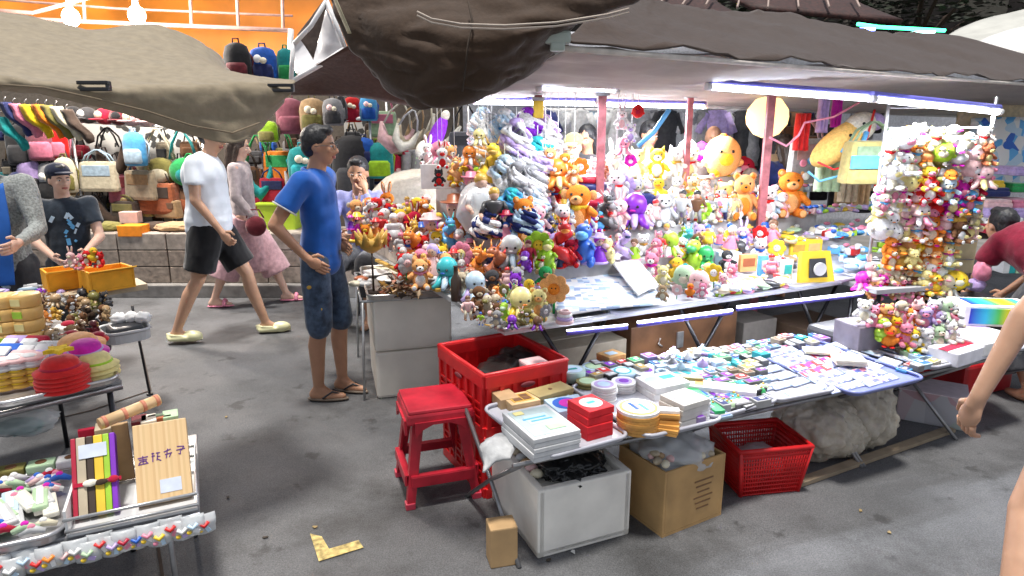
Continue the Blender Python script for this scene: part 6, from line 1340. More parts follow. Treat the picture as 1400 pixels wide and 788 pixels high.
# figure on a pole
t = thing('toy_stand', 'golden toy holder on a thin brown pole above the steel tray', 'toy stand', G(511, 400, TZ)); s_ = mpp(t.location)
b = MB(); b.cyl((0, 0, 0), (0, 0, 62 * s_), .007, .006, mat('darkbrown')); b.cyl((0, 0, 0), (0, 0, .01), .05, .05, mat('darkbrown')); b.build('pole', t)
b = MB(); b.lathe([(.02, 55 * s_), (.07, 62 * s_), (.09, 74 * s_), (.05, 72 * s_), (.01, 66 * s_)], mat('gold', .5), seg=10)
for k in range(7): b.cyl((math.cos(k * .9) * .07, math.sin(k * .9) * .07, 68 * s_), (math.cos(k * .9) * .1, math.sin(k * .9) * .1, 86 * s_), .03, .004, mat('gold', .5), 6)
b.build('basket', t)
for (px, py, h, kd, c1, c2, c3) in ((500, 318, 24, 'bear', 'orange', 'yellow', 'red'), (515, 315, 28, 'doll', 'orange', 'crimson', 'red'), (528, 325, 24, 'figure', 'crimson', 'red', 'pink'), (490, 305, 20, 'doll', 'magenta', 'navy', 'crimson'), (480, 300, 18, 'doll', 'purple', 'pink', 'magenta')):
    p = D(px, py + 14, 4.25); put_toy(kd, c1, c2, c3, p, h * mpp(p) * 1.1, rt.uniform(-1, 1), 'around the golden holder', 'toys around the golden holder', 1)
for k, (px, py, c) in enumerate(((590, 400, 'white'), (578, 392, 'lilac'), (572, 384, 'paleblue'), (494, 385, 'terracotta'), (500, 392, 'lightgrey'), (486, 392, 'cream'), (588, 385, 'turquoise'))):
    b = MB(); b.ell((0, 0, .02), (.05, .04, .02), plastic(c)); b.ell((.03, .01, .035), (.02, .02, .018), plastic('white')); reg(b.build('trinket', None, G(px, py, TZ)), '%s trinket at the edge of the steel tray' % cn(c), '%s trinkets' % cn(c), 'trinket', 'trinkets around the steel tray')
b = MB(); b.lathe([(.028, 0), (.03, .01), (.03, .12), (.012, .15), (.012, .19), (.015, .195)], mat('darkbrown', .3), seg=14); tag(b.build('bottle', None, tierhit(624, 412)), 'dark brown bottle at the left edge of the toy table', 'bottle')
# dark hand rail diagonal edge of the tray behind
b = MB(); a_, c_ = G(515, 352, .78), G(600, 402, .74); b.box((0, 0, 0), ((c_ - a_).length, .03, .02), mat('gold', .6), bev=.004); tag(b.build('table_edging', None, (a_ + c_) / 2, math.atan2((c_ - a_).y, (c_ - a_).x)), 'golden brown wooden edging along the left side of the toys', 'edging')
# coloured bins behind the standing man
for (px, py, wpx, hpx, c, d, lab) in ((378, 325, 52, 46, 'lime', .34, 'lime green plastic bin behind the man in blue, stacked on top'), (386, 370, 44, 46, 'turquoise', .34, 'turquoise plastic bin below the lime green bin'), (485, 372, 52, 48, 'teal', .34, 'dull teal plastic bin just right of the man in blue'), (541, 292, 30, 18, 'lime', .3, 'small lime green tub behind the toys on the left slope')):
    p = D(px, py, 6.9 if px > 360 else 6.9); sc_ = mpp(p); w_, h_ = wpx * sc_, hpx * sc_
    t = thing('storage_bin', lab, 'bin', p + P(0, .2, 0), 0, 'plastic storage bins'); m = plastic({'lime': (.35, .5, .03), 'turquoise': (.04, .45, .5), 'teal': (.12, .36, .33)}[c]); b = MB(); b.box((0, 0, h_ / 2), (w_, d, h_), m, bev=.02, taper=.93); b.build('body', t)
    b = MB(); b.box((0, 0, h_ - .012), (w_ + .03, d + .03, .03), m, bev=.01); b.build('rim', t)
    b = MB(); b.cyl((0, -d / 2 - .001, h_ * .72), (0, -d / 2 - .006, h_ * .72), .02, .02, plastic('charcoal')); b.build('hole', t)
b = MB(); b.box((0, 0, 0), (1.35, .5, .09), plastic((.55, .6, .55)), bev=.02); tag(b.build('platform', None, D(450, 372, 6.95) + P(0, .2, -.05)), 'pale plastic platform carrying the turquoise bins', 'platform')
b = MB(); b.box((0, 0, .2), (1.5, .6, .4), blockm, bev=.01); tag(b.build('platform', None, P(-1.9, 7.3, .13)), 'grey block platform under the pale plastic platform', 'platform')

# more souvenirs packed between the trays' named ones
GP = 'small packs filling the low table'
pk = [('lightgrey', 'skyblue'), ('skyblue', 'navy'), ('paleblue', 'blue'), ('grey', 'purple'), ('lightgrey', 'navy'), ('charcoal', 'lightgrey'), ('turquoise', 'teal'), ('lilac', 'purple'), ('palegreen', 'green'), ('cream', 'gold'), ('grey', 'lightgrey'), ('palepink', 'red'), ('white', 'blue'), ('beige', 'brown')]
spots = []
def zone(px, py):
    return (560 < py < 10) 
for k in range(210):
    for _ in range(60):
        u_, v_ = rt.uniform(.02, .98), rt.uniform(.03, .97)
        a = lerp(G(850, 612, LZ), G(1395, 478, LZ), u_); c = lerp(G(780, 508, LZ), G(1290, 436, LZ), u_); p = lerp(a, c, v_); px, py = proj(p)
        if px < 1000 and v_ < .75 and not (950 < px < 1060): continue
        if 1040 < px < 1235 and v_ < .8: continue
        if all((px - x) ** 2 + 2 * (py - y) ** 2 > 95 for x, y in spots): break
    else: continue
    spots.append((px, py)); c1, c2 = rt.choice(pk); hh = rt.uniform(.012, .04); w_, d_ = rt.uniform(.05, .09), rt.uniform(.04, .07); b = MB()
    b.box((0, 0, hh / 2), (w_, d_, hh), paper(tuple(round(v * .6, 3) for v in PAL[c1])), bev=.003); b.box((0, 0, hh + .0005), (w_ * .75, d_ * .7, .0015), paper(c2)); b.box((w_ * .1, 0, hh + .0018), (w_ * .3, d_ * .3, .001), paper('white' if c2 != 'white' else 'red'))
    reg(b.build('gift_pack', None, p + P(0, 0, .012), LANG + rt.choice([0, .15, 1.57]) + rt.uniform(-.06, .06)), '%s gift pack with %s top on the low table' % (cn(c1), cn(c2)), '%s gift packs on the low table' % cn(c1), 'gift pack', GP)
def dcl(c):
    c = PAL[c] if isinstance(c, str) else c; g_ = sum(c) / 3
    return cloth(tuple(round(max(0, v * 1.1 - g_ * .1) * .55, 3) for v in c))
# ------------------------------------------------------------------ bags
def rbox(b, c, size, m, bev, taper=1.): b.box(c, size, m, bev=bev, taper=taper)
def backpack(lab, p, w_, h_, c1, c2, rz=0, group='backpacks and bags of the bag shop', straps=True, badge=None):
    t = thing('backpack', lab, 'backpack', p, rz, group); m, m2 = dcl(c1), dcl(c2); d = w_ * .45
    b = MB(); b.lathe([(w_ * .40, -h_), (w_ * .48, -h_ * .97), (w_ * .5, -h_ * .75), (w_ * .49, -h_ * .3), (w_ * .40, -h_ * .1), (w_ * .22, -.01), (.01, 0)], m, seg=20, sy=.5)
    b.build('body', t)
    b = MB(); b.lathe([(w_ * .36, -h_ * .93), (w_ * .4, -h_ * .88), (w_ * .4, -h_ * .58), (w_ * .34, -h_ * .5), (.01, -h_ * .48)], m2, T(0, -w_ * .14, 0), seg=16, sy=.4); pk_ = b.build('front_pocket', t)
    b = MB(); b.tube([(-w_ * .12, 0, -.02), (-w_ * .1, 0, h_ * .09), (w_ * .1, 0, h_ * .09), (w_ * .12, 0, -.02)], .008, m2, 6); b.build('handle', t)
    if straps:
        for s_ in (-1, 1): b = MB(); b.tube([(s_ * w_ * .2, w_ * .1, -h_ * .05), (s_ * w_ * .52, w_ * .16, -h_ * .4), (s_ * w_ * .46, w_ * .1, -h_ * .9)], .013, m2, 6); b.build('strap', t)
    if badge: b = MB(); b.ell((-w_ * .1, -w_ * .26, -h_ * .35), (w_ * .14, .02, w_ * .14), paper(badge)); b.ell((w_ * .1, -w_ * .26, -h_ * .4), (w_ * .13, .02, w_ * .11), paper('cream')); b.build('badge', pk_)
    return t
def handbag(lab, p, w_, h_, c1, c2, rz=0, group='backpacks and bags of the bag shop', strap=1.2, kind='tote', roll=0):
    t = thing('handbag', lab, 'handbag', p, rz, group); t.rotation_euler.y = R(roll); m, m2 = dcl(c1), dcl(c2); sl = h_ * strap
    b = MB()
    if kind == 'tote': b.box((0, 0, -sl - h_ / 2), (w_, w_ * .35, h_), m, bev=min(w_, h_) * .12, taper=1.12)
    elif kind == 'round': b.ell((0, 0, -sl - h_ / 2), (w_ / 2, w_ * .22, h_ / 2), m, seg=18, ring=12)
    else:
        b.tube([(-w_ * .5, 0, -sl + .0), (-w_ * .36, 0, -sl - h_ * .6), (0, 0, -sl - h_ * .82), (w_ * .36, 0, -sl - h_ * .6), (w_ * .5, 0, -sl)], [w_ * .05, w_ * .2, w_ * .27, w_ * .2, w_ * .05], m, 10)
    b.build('body', t)
    b = MB()
    if kind == 'tote': b.box((0, -w_ * .17, -sl - h_ * .3), (w_ * .8, .02, h_ * .35), m2, bev=.006)
    elif kind == 'round': b.ell((0, -w_ * .14, -sl - h_ * .6), (w_ * .3, w_ * .12, h_ * .28), m2)
    if kind != 'hobo': b.build('flap', t)
    for y in (-.03, .03):
        b = MB(); b.tube([(-w_ * .42, y, -sl - h_ * .05), (-w_ * .3, y, -sl * .5), (-w_ * .06, y * .3, -.01), (w_ * .06, y * .3, -.01), (w_ * .3, y, -sl * .5), (w_ * .42, y, -sl - h_ * .05)], .009, m2, 6); b.build('strap', t)
    return t
BD = 7.05
def at(px, py, d=BD): return D(px, py, d)
m_ = mpp(at(200, 200))
# racks
def rack(lab, pts, d, legs=True, name='hanging_rack'):
    t = thing(name, lab, 'rack', D(pts[0][0], pts[0][1], d)); o0 = t.location
    b = MB(); b.tube([D(x, y, d) - o0 for x, y in pts], .018, mat('white', .4), 8); b.build('rail', t)
    if legs:
        for x, y in (pts[0], pts[-1]):
            q = D(x, y, d) - o0; b = MB(); b.tube([q, P(q.x, q.y, .14 - o0.z)], .014, metal('lightgrey'), 8); b.build('upright', t)
rack('long white rail over the handbags, left of the white T-shirt man', [(96, 165), (170, 170), (275, 176)], 7.15)
rack('white rail above the seated man under the small backpacks', [(437, 168), (505, 161)], 6.95)
rack('white steel rail with hanging shoulder bags behind the toys', [(528, 138), (640, 134)], 7.2)
rack('low chrome rail left of the seated man', [(455, 255), (500, 250)], 6.9, False)
# patterned mesh panel behind
lat = stripes('leaf_pattern', [(.42, .42, .4), (.42, .42, .4), (.03, .03, .03), (.42, .42, .4), (.5, .5, .48)], 16, tex='v', rough=.7)
a_, c_ = D(92, 168, 7.5), D(280, 250, 7.5); b = MB(); b.box((0, 0, 0), (c_.x - a_.x, .02, a_.z - c_.z), lat); tag(b.build('patterned_screen', None, (a_ + c_) / 2), 'pale screen with black leaf pattern behind the handbags', 'screen')
a_, c_ = D(470, 165, 7.5), D(540, 210, 7.5); b = MB(); b.box((0, 0, 0), (c_.x - a_.x, .02, a_.z - c_.z), lat); tag(b.build('patterned_screen', None, (a_ + c_) / 2), 'small black patterned screen under the row of small backpacks', 'screen')
BG2 = 'backpacks and bags of the bag shop'
HB = [ # px, top py, w px, h px, colours, kind, strap, label
 (146, 180, 34, 42, 'darkbrown', 'black', 'hobo', .5, 'black slouchy handbag under the left end of the rail'), (213, 182, 40, 34, 'olive', 'cream', 'round', 1.0, 'olive and cream round bag with long dark straps'), (246, 182, 34, 34, 'green', 'teal', 'round', 1.0, 'bright green and teal bag beside the white T-shirt'),
 (212, 230, 46, 38, 'terracotta', 'darkbrown', 'tote', .6, 'terracotta handbag in a dark brown frame'), (249, 240, 32, 34, 'brown', 'terracotta', 'round', .6, 'small brown round bag next to the terracotta handbag'), (167, 222, 34, 36, 'mauve', 'maroon', 'tote', .5, 'muted maroon handbag in the second row'),
 (190, 222, 38, 36, 'beige', 'tan', 'tote', .4, 'beige handbag in the middle of the second row'), (132, 210, 40, 36, 'cream', 'paleblue', 'tote', .4, 'cream and pale blue handbag above the boy'), (150, 250, 36, 40, 'darkbrown', 'black', 'hobo', .5, 'dark brown slouchy bag at the bottom row left'),
 (120, 262, 34, 34, 'charcoal', 'grey', 'tote', .3, 'charcoal handbag right behind the cap'), (184, 262, 34, 26, 'paleyellow', 'tan', 'tote', .4, 'pale yellow brown handbag above the orange box'), (228, 272, 30, 22, 'tan', 'brown', 'tote', .3, 'flat tan handbag at the bottom right'),
 (170, 272, 34, 26, 'darkbrown', 'olive', 'tote', .3, 'dark olive bag at bottom behind the orange box'), (258, 215, 26, 36, 'black', 'green', 'hobo', .6, 'black slouchy bag with green straps at the rail end'),
 (380, 175, 38, 40, 'orange', 'green', 'tote', .8, 'orange and navy tote with bright green straps'), (350, 190, 30, 50, 'teal', 'green', 'hobo', .6, 'teal slouchy bag with green strap beside the pale pink woman'), (521, 122, 30, 30, 'palegreen', 'pink', 'tote', 1.0, 'pale green tote with pink straps at the end of the small backpacks'),
 (403, 215, 24, 36, 'lightgrey', 'charcoal', 'hobo', .6, 'grey slouchy bag left of the man in blue'), (372, 235, 30, 30, 'crimson', 'navy', 'tote', .4, 'navy and crimson tote below the green straps'), (335, 210, 26, 34, 'brown', 'darkbrown', 'tote', .6, 'brown tote behind the woman in pale pink')]
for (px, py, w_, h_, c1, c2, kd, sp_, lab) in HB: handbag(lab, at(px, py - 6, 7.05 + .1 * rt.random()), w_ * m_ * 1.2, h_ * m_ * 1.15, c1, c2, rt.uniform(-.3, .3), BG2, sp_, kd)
BP = [(181, 180, 30, 42, 'skyblue', 'paleblue', 'small sky blue backpack under the rail', None), (395, 134, 38, 48, 'mauve', 'mauve', 'dusky pink backpack beside the canopy tip', None), (426, 134, 36, 44, 'tan', 'olive', 'olive brown backpack with round cream badges', 'cream'), (454, 134, 28, 36, 'grey', 'charcoal', 'grey backpack with pink badge in the small backpack row', 'palepink'),
 (481, 132, 24, 34, 'red', 'crimson', 'red backpack in the small backpack row', 'cream'), (503, 130, 24, 34, 'skyblue', 'blue', 'blue backpack with pale badge in the small backpack row', 'palepink'), (466, 130, 12, 34, 'charcoal', 'grey', 'narrow charcoal backpack between the grey and red ones', None), (412, 200, 34, 44, 'teal', 'turquoise', 'teal backpack left of the man in blue', 'cream'), (516, 195, 36, 44, 'teal', 'lime', 'teal and lime backpack above the seated man', None), (497, 188, 26, 34, 'blue', 'navy', 'blue backpack partly behind the teal and lime one', None),
 (480, 185, 48, 78, 'black', 'charcoal', 'large black backpack behind the man in blue', None), (322, 58, 36, 52, 'black', 'maroon', 'black backpack with red trim hung under the orange tarpaulin', None), (358, 64, 38, 46, 'blue', 'navy', 'blue backpack hung under the orange tarpaulin', 'white'), (389, 66, 24, 44, 'teal', 'green', 'green backpack hung beside the white frame post', None),
 (52, 168, 32, 46, 'mauve', 'pink', 'dusky crimson backpack at the far left', None), (74, 172, 26, 40, 'red', 'pink', 'red pink backpack beside the crimson one', None), (24, 170, 34, 50, 'black', 'charcoal', 'black backpack at the left edge', None), (64, 222, 30, 48, 'lightgrey', 'black', 'grey and black backpack above the cap', 'white'), (38, 218, 30, 46, 'lilac', 'charcoal', 'lilac grey backpack left of the cap', None), (365, 165, 26, 26, 'lime', 'olive', 'yellow green bag bottom poking below the canopy', None), (22, 235, 26, 46, 'navy', 'black', 'navy backpack behind the woman at left', None), (86, 215, 24, 44, 'cream', 'olive', 'cream and olive backpack right of the grey one', None)]
for (px, py, w_, h_, c1, c2, lab, bg) in BP: 
    dd = 6.95 if py > 100 else 6.5
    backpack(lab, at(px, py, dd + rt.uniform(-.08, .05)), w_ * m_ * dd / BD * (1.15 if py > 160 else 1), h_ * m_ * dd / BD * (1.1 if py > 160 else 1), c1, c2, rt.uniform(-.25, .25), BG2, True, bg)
# leftmost slanting garments
for k, (px, py, c, lab) in enumerate(((6, 140, 'navy', 'navy'), (18, 142, 'pink', 'dusky pink'), (34, 143, 'yellow', 'bright yellow'), (50, 143, 'orange', 'orange'), (62, 144, 'olive', 'olive yellow'), (76, 146, 'cream', 'cream'), (90, 150, 'darkbrown', 'dark brown'), (0, 160, 'teal', 'dark green'))):
    p = D(px, py, 6.6); t = thing('scarf', '%s scarf hanging slantwise from the rail at top left' % lab, 'scarf', p, .2, 'scarves hanging at the top left'); s_ = mpp(p); b = MB()
    b.sheet([[P(-.05, 0, 0), P(0, -.03, 0), P(.06, 0, 0)], [P(0, -.02, -20 * s_), P(.06, -.06, -20 * s_), P(.13, -.02, -20 * s_)], [P(.1, 0, -32 * s_), P(.15, -.04, -34 * s_), P(.2, 0, -32 * s_)], [P(.14, 0, -44 * s_), P(.17, -.03, -46 * s_), P(.21, 0, -43 * s_)]], dcl(c), .012, 4, .02, 12, k); b.build('cloth', t)
    b = MB(); b.tube([(0, 0, 0), (0, 0, .03), (.02, 0, .05)], .004, metal('grey'), 5); b.build('hook', t)
# caps on the rail
for k, (px, c, c2) in enumerate(((102, 'black', 'white'), (121, 'charcoal', 'white'), (144, 'crimson', 'cream'), (163, 'maroon', 'black'), (182, 'palepink', 'cream'), (200, 'palepink', 'maroon'))):
    p = D(px, 165 + (px - 100) * .06, 7.1); t = thing('cap', '%s cap with %s front on the rail, %s from left' % (cn(c), cn(c2), (ORD[k] or 'first')), 'cap', p, rt.uniform(-.3, .3), 'caps on the long white rail')
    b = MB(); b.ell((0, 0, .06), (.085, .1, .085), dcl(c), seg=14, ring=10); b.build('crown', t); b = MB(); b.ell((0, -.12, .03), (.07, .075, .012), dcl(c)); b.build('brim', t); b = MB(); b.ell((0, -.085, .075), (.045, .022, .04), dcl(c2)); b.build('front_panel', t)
# orange box on the platform and bags lying there
crate_box('box', 'small bright orange box on the platform blocks', D(184, 322, 6.75), (.24, .18, .11), paper((.9, .28, .02)), 0)
crate_box('box', 'pale pink box standing behind the small orange box', D(180, 305, 6.95), (.19, .1, .12), paper((.6, .42, .38)), 0)
sack('cloth_bag', 'flattened tan bag on the platform left of the orange box', D(148, 316, 6.9), (.16, .12, .05), cloth('olive'), 2, 'bag'); sack('cloth_bag', 'flat tan brown bags on the platform right of the orange box', D(245, 316, 6.9), (.24, .14, .05), cloth('tan'), 4, 'bag')
sack('cloth_bag', 'dark flattened bag on the platform beside the white T-shirt', D(215, 316, 6.95), (.16, .12, .05), cloth('darkbrown'), 5, 'bag')
# shoulder bags behind the toys
for (px, py, w_, h_, c1, c2, kd, sp_, roll, lab) in ((550, 140, 44, 40, 'palepink', 'ivory', 'hobo', .9, 14, 'pale pink shoulder bag, leftmost of the hanging shoulder bags'), (574, 140, 36, 44, 'beige', 'tan', 'hobo', .8, 22, 'beige shoulder bag with thin tan straps'), (588, 142, 30, 40, 'tan', 'cream', 'hobo', .9, 24, 'tan shoulder bag behind the purple cushion'),
    (622, 140, 40, 60, 'ivory', 'beige', 'hobo', .5, 25, 'cream crescent shoulder bag below the purple cushion'), (636, 140, 44, 44, 'charcoal', 'black', 'tote', 1.0, 0, 'black handbag with long strap behind the yellow toy'), (566, 150, 30, 40, 'ivory', 'lightgrey', 'hobo', .7, 20, 'off white shoulder bag between pink and beige ones')):
    handbag(lab, D(px, py, 6.6 + rt.uniform(-.15, .1)), w_ * m_ * .93, h_ * m_ * .8, c1, c2, .1, 'shoulder bags hung behind the toys', sp_, kd, roll)
p = D(597, 186, 6.3); t = thing('cushion', 'slanting purple cushion with white ends hanging among the shoulder bags', 'cushion', p, 0); t.rotation_euler.y = R(25); b = MB(); b.ell((0, 0, 0), (.07, .06, .2), plush('purple')); b.build('body', t)
b = MB(); b.ell((-.07, 0, -.17), (.06, .05, .09), plush('ivory')); b.ell((0, 0, .2), (.04, .04, .05), plush('ivory')); b.build('end', t)
# hanging trousers and dark clothes under them
for k, (px, py, c, hpx) in enumerate(((548, 205, 'crimson', 28), (562, 208, 'grey', 40), (576, 215, 'palegreen', 38), (590, 208, 'charcoal', 50), (600, 212, 'black', 46), (612, 215, 'navy', 44), (626, 218, 'skyblue', 30), (640, 215, 'brown', 34), (535, 220, 'palepink', 34))):
    p = D(px, py, 7.3); s_ = mpp(p); t = thing('trousers', '%s trousers hanging below the shoulder bags' % cn({'skyblue': 'pale denim', 'crimson': 'crimson'}.get(c, c)), 'trousers', p, 0, 'trousers on the rear rail'); b = MB(); c_ = (.14, .24, .34) if c == 'skyblue' else c
    for q in (-1, 1): b.sheet([[P(q * .01, 0, 0), P(q * .05, -.03, 0), P(q * .09, 0, 0)], [P(q * .01, 0, -hpx * s_ * .5), P(q * .06, -.04, -hpx * s_ * .5), P(q * .1, 0, -hpx * s_ * .5)], [P(q * .02, 0, -hpx * s_), P(q * .06, -.03, -hpx * s_), P(q * .1, 0, -hpx * s_)]], cloth(c_), .03, 4, .015, 12, k)
    b.box((0, 0, .01), (.19, .05, .03), cloth(c_), bev=.008); b.build('cloth', t); b = MB(); b.tube([(-.08, 0, .03), (0, 0, .06), (.08, 0, .03)], .005, metal('grey')); b.tube([(0, 0, .06), (0, 0, .1)], .004, metal('grey')); b.build('hanger', t)
# grey van-like covered heap in the rear aisle
sack('covered_heap', 'beige grey cloth covered heap behind the seated man and toys', D(588, 320, 6.9), (.6, .4, .35), cloth((.4, .36, .3)), 7, 'covered goods', amp=.08)
# clothes stall behind the sellers
rack('rear clothes rail behind the sellers', [(735, 150), (1100, 152)], 8.3)
for k in range(22):
    px = 742 + k * 17; c = ['navy', 'lightgrey', 'white', 'lightgrey', 'paleblue', 'white', 'lightgrey', 'white', 'lightgrey', 'grey', 'charcoal', 'lightgrey', 'white', 'grey', 'lilac', 'lightgrey', 'charcoal', 'grey', 'black', 'charcoal', 'brown', 'navy'][k]
    p = D(px, 152, 8.25 + rt.uniform(-.1, .1)); t = thing('shirt', '', 'shirt', p, rt.uniform(-.2, .2), 'shirts on the rear rail'); m = cloth(c); b = MB()
    w2 = rt.uniform(.1, .16); L = rt.uniform(.6, .95)
    b.sheet([[P(-w2 * .7, 0, 0), P(0, -.04, .01), P(w2 * .7, 0, 0)], [P(-w2, 0, -.12), P(0, -.07, -.12), P(w2, 0, -.12)], [P(-w2 * .9, 0, -L * .6), P(0, -.08, -L * .6), P(w2 * .9, 0, -L * .6)], [P(-w2, 0, -L), P(0, -.06, -L), P(w2, 0, -L)]], m, .03, 4, .02, 10, k)
    for s_ in (-1, 1): b.cyl((s_ * w2 * .7, 0, -.03), (s_ * w2 * 1.35, -.01, -.26), .05, .055, m, 10)
    b.build('cloth', t); b = MB(); b.tube([(-w2 * .6, 0, .0), (0, 0, .05), (w2 * .6, 0, .0)], .005, metal('grey')); b.build('hanger', t)
    reg(t, '%s shirt on the rear rail behind the sellers' % cn(c), '%s shirts on the rear rail' % cn(c), 'shirt', 'shirts on the rear rail')
# things hung between stall and rear: lantern, long plush, totes
p = D(1049, 160, 5.25); t = thing('lantern', 'round glowing pale yellow lantern hanging behind the right hand post', 'lantern', p); r_ = 28 * mpp(p); b = MB(); b.lathe([(.03, -r_), (r_ * .6, -r_ * .82), (r_ * .95, -r_ * .35), (r_, 0), (r_ * .95, r_ * .35), (r_ * .6, r_ * .82), (.03, r_)], emit('lantern_paper', (1, .7, .3), 1.1), seg=24); b.build('shade', t)
b = MB(); b.tube([(0, 0, r_), (0, 0, r_ + .1)], .004, mat('black')); b.cyl((0, 0, r_ - .01), (0, 0, r_ + .02), .035, .03, mat('tan')); b.build('cap', t)
p = D(1150, 195, 4.9); t = thing('body_pillow', 'long yellow to white plush pillow hanging tilted with lilac end', 'pillow', p, 0, None); t.rotation_euler.y = R(-50)
b = MB(); s_ = mpp(p); b.ell((0, 0, 0), (48 * s_, 20 * s_, 21 * s_), plush((.8, .5, .15)), RY(0), 20, 14); b.build('body', t); t.rotation_euler.y = R(-38)
b = MB(); b.ell((30 * s_, 0, 2 * s_), (24 * s_, 19 * s_, 19 * s_), plush('ivory'), seg=18, ring=12); b.build('head', t); b = MB(); b.ell((50 * s_, -.01, -4 * s_), (12 * s_, 12 * s_, 12 * s_), plush('lilac')); b.build('snout', t)
b = MB(); b.ell((8 * s_, -19 * s_, 6 * s_), (.012, .008, .012), EYE); b.ell((30 * s_, -19 * s_, 8 * s_), (.012, .008, .012), EYE); b.build('eye', t)
for k, (c, pts, lab) in enumerate((('pink', ((1052, 188), (1075, 200), (1092, 185), (1100, 168), (1140, 160), (1175, 140)), 'thin pink cord looping from post to the rail'), ('skyblue', ((1105, 235), (1120, 248), (1150, 240), (1180, 215)), 'blue cord looping under the yellow plush pillow'), ('red', ((1118, 222), (1140, 232), (1165, 225), (1185, 190), (1196, 150)), 'red cord curving right of the yellow plush pillow'), ('skyblue', ((872, 200), (893, 182), (905, 165), (915, 150)), 'sky blue ribbon arching beside the black haired man'), ('skyblue', ((1150, 205), (1168, 215), (1178, 200), (1185, 180)), 'short blue strap across the plush pillow'))):
    o0 = D(*pts[0], 4.8); b = MB(); b.tube([D(x, y, 4.8) - o0 for x, y in pts], .008 if k < 3 else .018, plastic(c), 6); tag(b.build('cord', None, o0), lab, 'cord')
handbag('mint, blue and yellow tote bag hanging left of the plush rack', D(1196, 165, 4.75), .36, .30, 'paleyellow', 'palegreen', .1, 'totes right of the lantern', .45, 'tote')
o = [x for x in bpy.data.objects if x.get('label', '').startswith('mint, blue')][0]; b = MB(); b.box((-.02, -.075, -.28), (.33, .02, .09), cloth('skyblue'), bev=.006); b.build('blue_band', o)
handbag('pale tote printed with small pink and black figures', D(1108, 165, 5.3), .26, .34, 'lightgrey', 'palepink', .1, 'totes right of the lantern', .4, 'tote')
o = [x for x in bpy.data.objects if x.get('label', '').startswith('pale tote')][0]
for k, (x, z, c) in enumerate(((-.06, -.2, 'red'), (.04, -.22, 'black'), (.0, -.3, 'skyblue'), (.06, -.4, 'black'), (-.03, -.42, 'white'), (-.06, -.32, 'pink'))): b = MB(); b.ell((x, -.07, z), (.03, .012, .03), cloth(c)); b.build('print', o)
for k, (px, py, w_, h_, c, lab) in enumerate(((1136, 240, 36, 44, 'palegreen', 'pale green pleated cloth hanging below the plush pillow'), (1086, 262, 40, 32, 'yellow', 'bright yellow cloth stack behind the orange plush bear'), (1165, 250, 26, 52, 'beige', 'beige hanging bag between the green cloth and the tote'), (1185, 250, 22, 60, 'tan', 'tan long bag under the mint tote'), (1100, 180, 20, 50, 'red', 'red strap hanging beside the lantern'), (1130, 150, 14, 60, 'lilac', 'lilac ribbon hanging from the rail'), (1148, 148, 12, 50, 'magenta', 'magenta ribbon hanging from the rail'))):
    p = D(px, py - h_ / 2, 5.1 if 'yellow' not in lab else 5.9); s_ = mpp(p); ww, hh = w_ * s_, h_ * s_; b = MB(); n = 7
    b.sheet([[P(-ww / 2 + ww * q / (n - 1), (-.02 if q % 2 else .02), -hh * v) for q in range(n)] for v in (0, .33, .66, 1)], cloth(c), .012, 3, .008, 10, k); tag(b.build('cloth' if 'ribbon' not in lab and 'strap' not in lab else 'ribbon', None, p), lab, 'cloth')
# rear clutter wall of small hung goods right of the lantern
for k in range(40):
    px = rt.uniform(1062, 1200); py = rt.uniform(150, 275); c = rt.choice(['charcoal', 'brown', 'darkbrown', 'grey', 'navy', 'tan', 'black']); p = D(px, py, 6.9 + rt.uniform(-.2, .3)); b = MB(); b.tube([(-.03, 0, 0), (0, 0, .14), (.03, 0, 0)], .006, cloth(c), 6); b.box((0, 0, -.09), (rt.uniform(.12, .2), .05, rt.uniform(.15, .26)), cloth(c), bev=.025); o = b.build('pouch', None, p); reg(o, '%s pouch hung in the dark rear stall by the lantern' % cn(c), '%s pouches hung behind the lantern' % cn(c), 'pouch', 'pouches hung in the rear stall')
# right hand neighbour: folded clothes on a table, patterned cloth
t = thing('table', 'dark table with folded pink and lilac clothes at right edge', 'table', D(1372, 318, 5.6)); b = MB(); b.box((.3, .3, -.02), (1.3, .8, .04), mat('darkbrown')); b.build('tabletop', t)
for sx in (-.3, .9): b = MB(); b.box((sx, -.05, -.35), (.05, .05, .62), mat('darkbrown')); b.build('leg', t)
for k, (px, py, w_, c, lab) in enumerate(((1358, 318, 46, 'crimson', 'crimson folded cloth under the white one'), (1360, 308, 46, 'white', 'white folded cloth on the crimson one'), (1352, 296, 40, 'lilac', 'lilac folded cloth, upper left of the pile'), (1388, 296, 34, 'lilac', 'lilac folded cloth with red edge at far right'), (1350, 284, 36, 'palepink', 'pale pink folded cloth on the lilac pile'), (1385, 284, 36, 'pink', 'pink folded cloth at the far right pile'), (1345, 268, 40, 'navy', 'navy folded cloth at the back'), (1340, 258, 36, 'yellow', 'yellow striped folded cloth at back'), (1378, 262, 24, 'green', 'green folded cloth beside the yellow one'), (1385, 240, 30, 'lilac', 'lilac bundle below the blue patterned cloth'))):
    p = D(px, py, 5.5 + k * .04); s_ = mpp(p); b = MB(); b.box((0, 0, .03), (w_ * s_, .3, .055), cloth(c), bev=.025); b.box((0, -.01, .065), (w_ * s_ * .9, .26, .03), cloth(c), bev=.013); tag(b.build('folded_cloth', None, p), lab, 'cloth', 'folded clothes at the right edge')
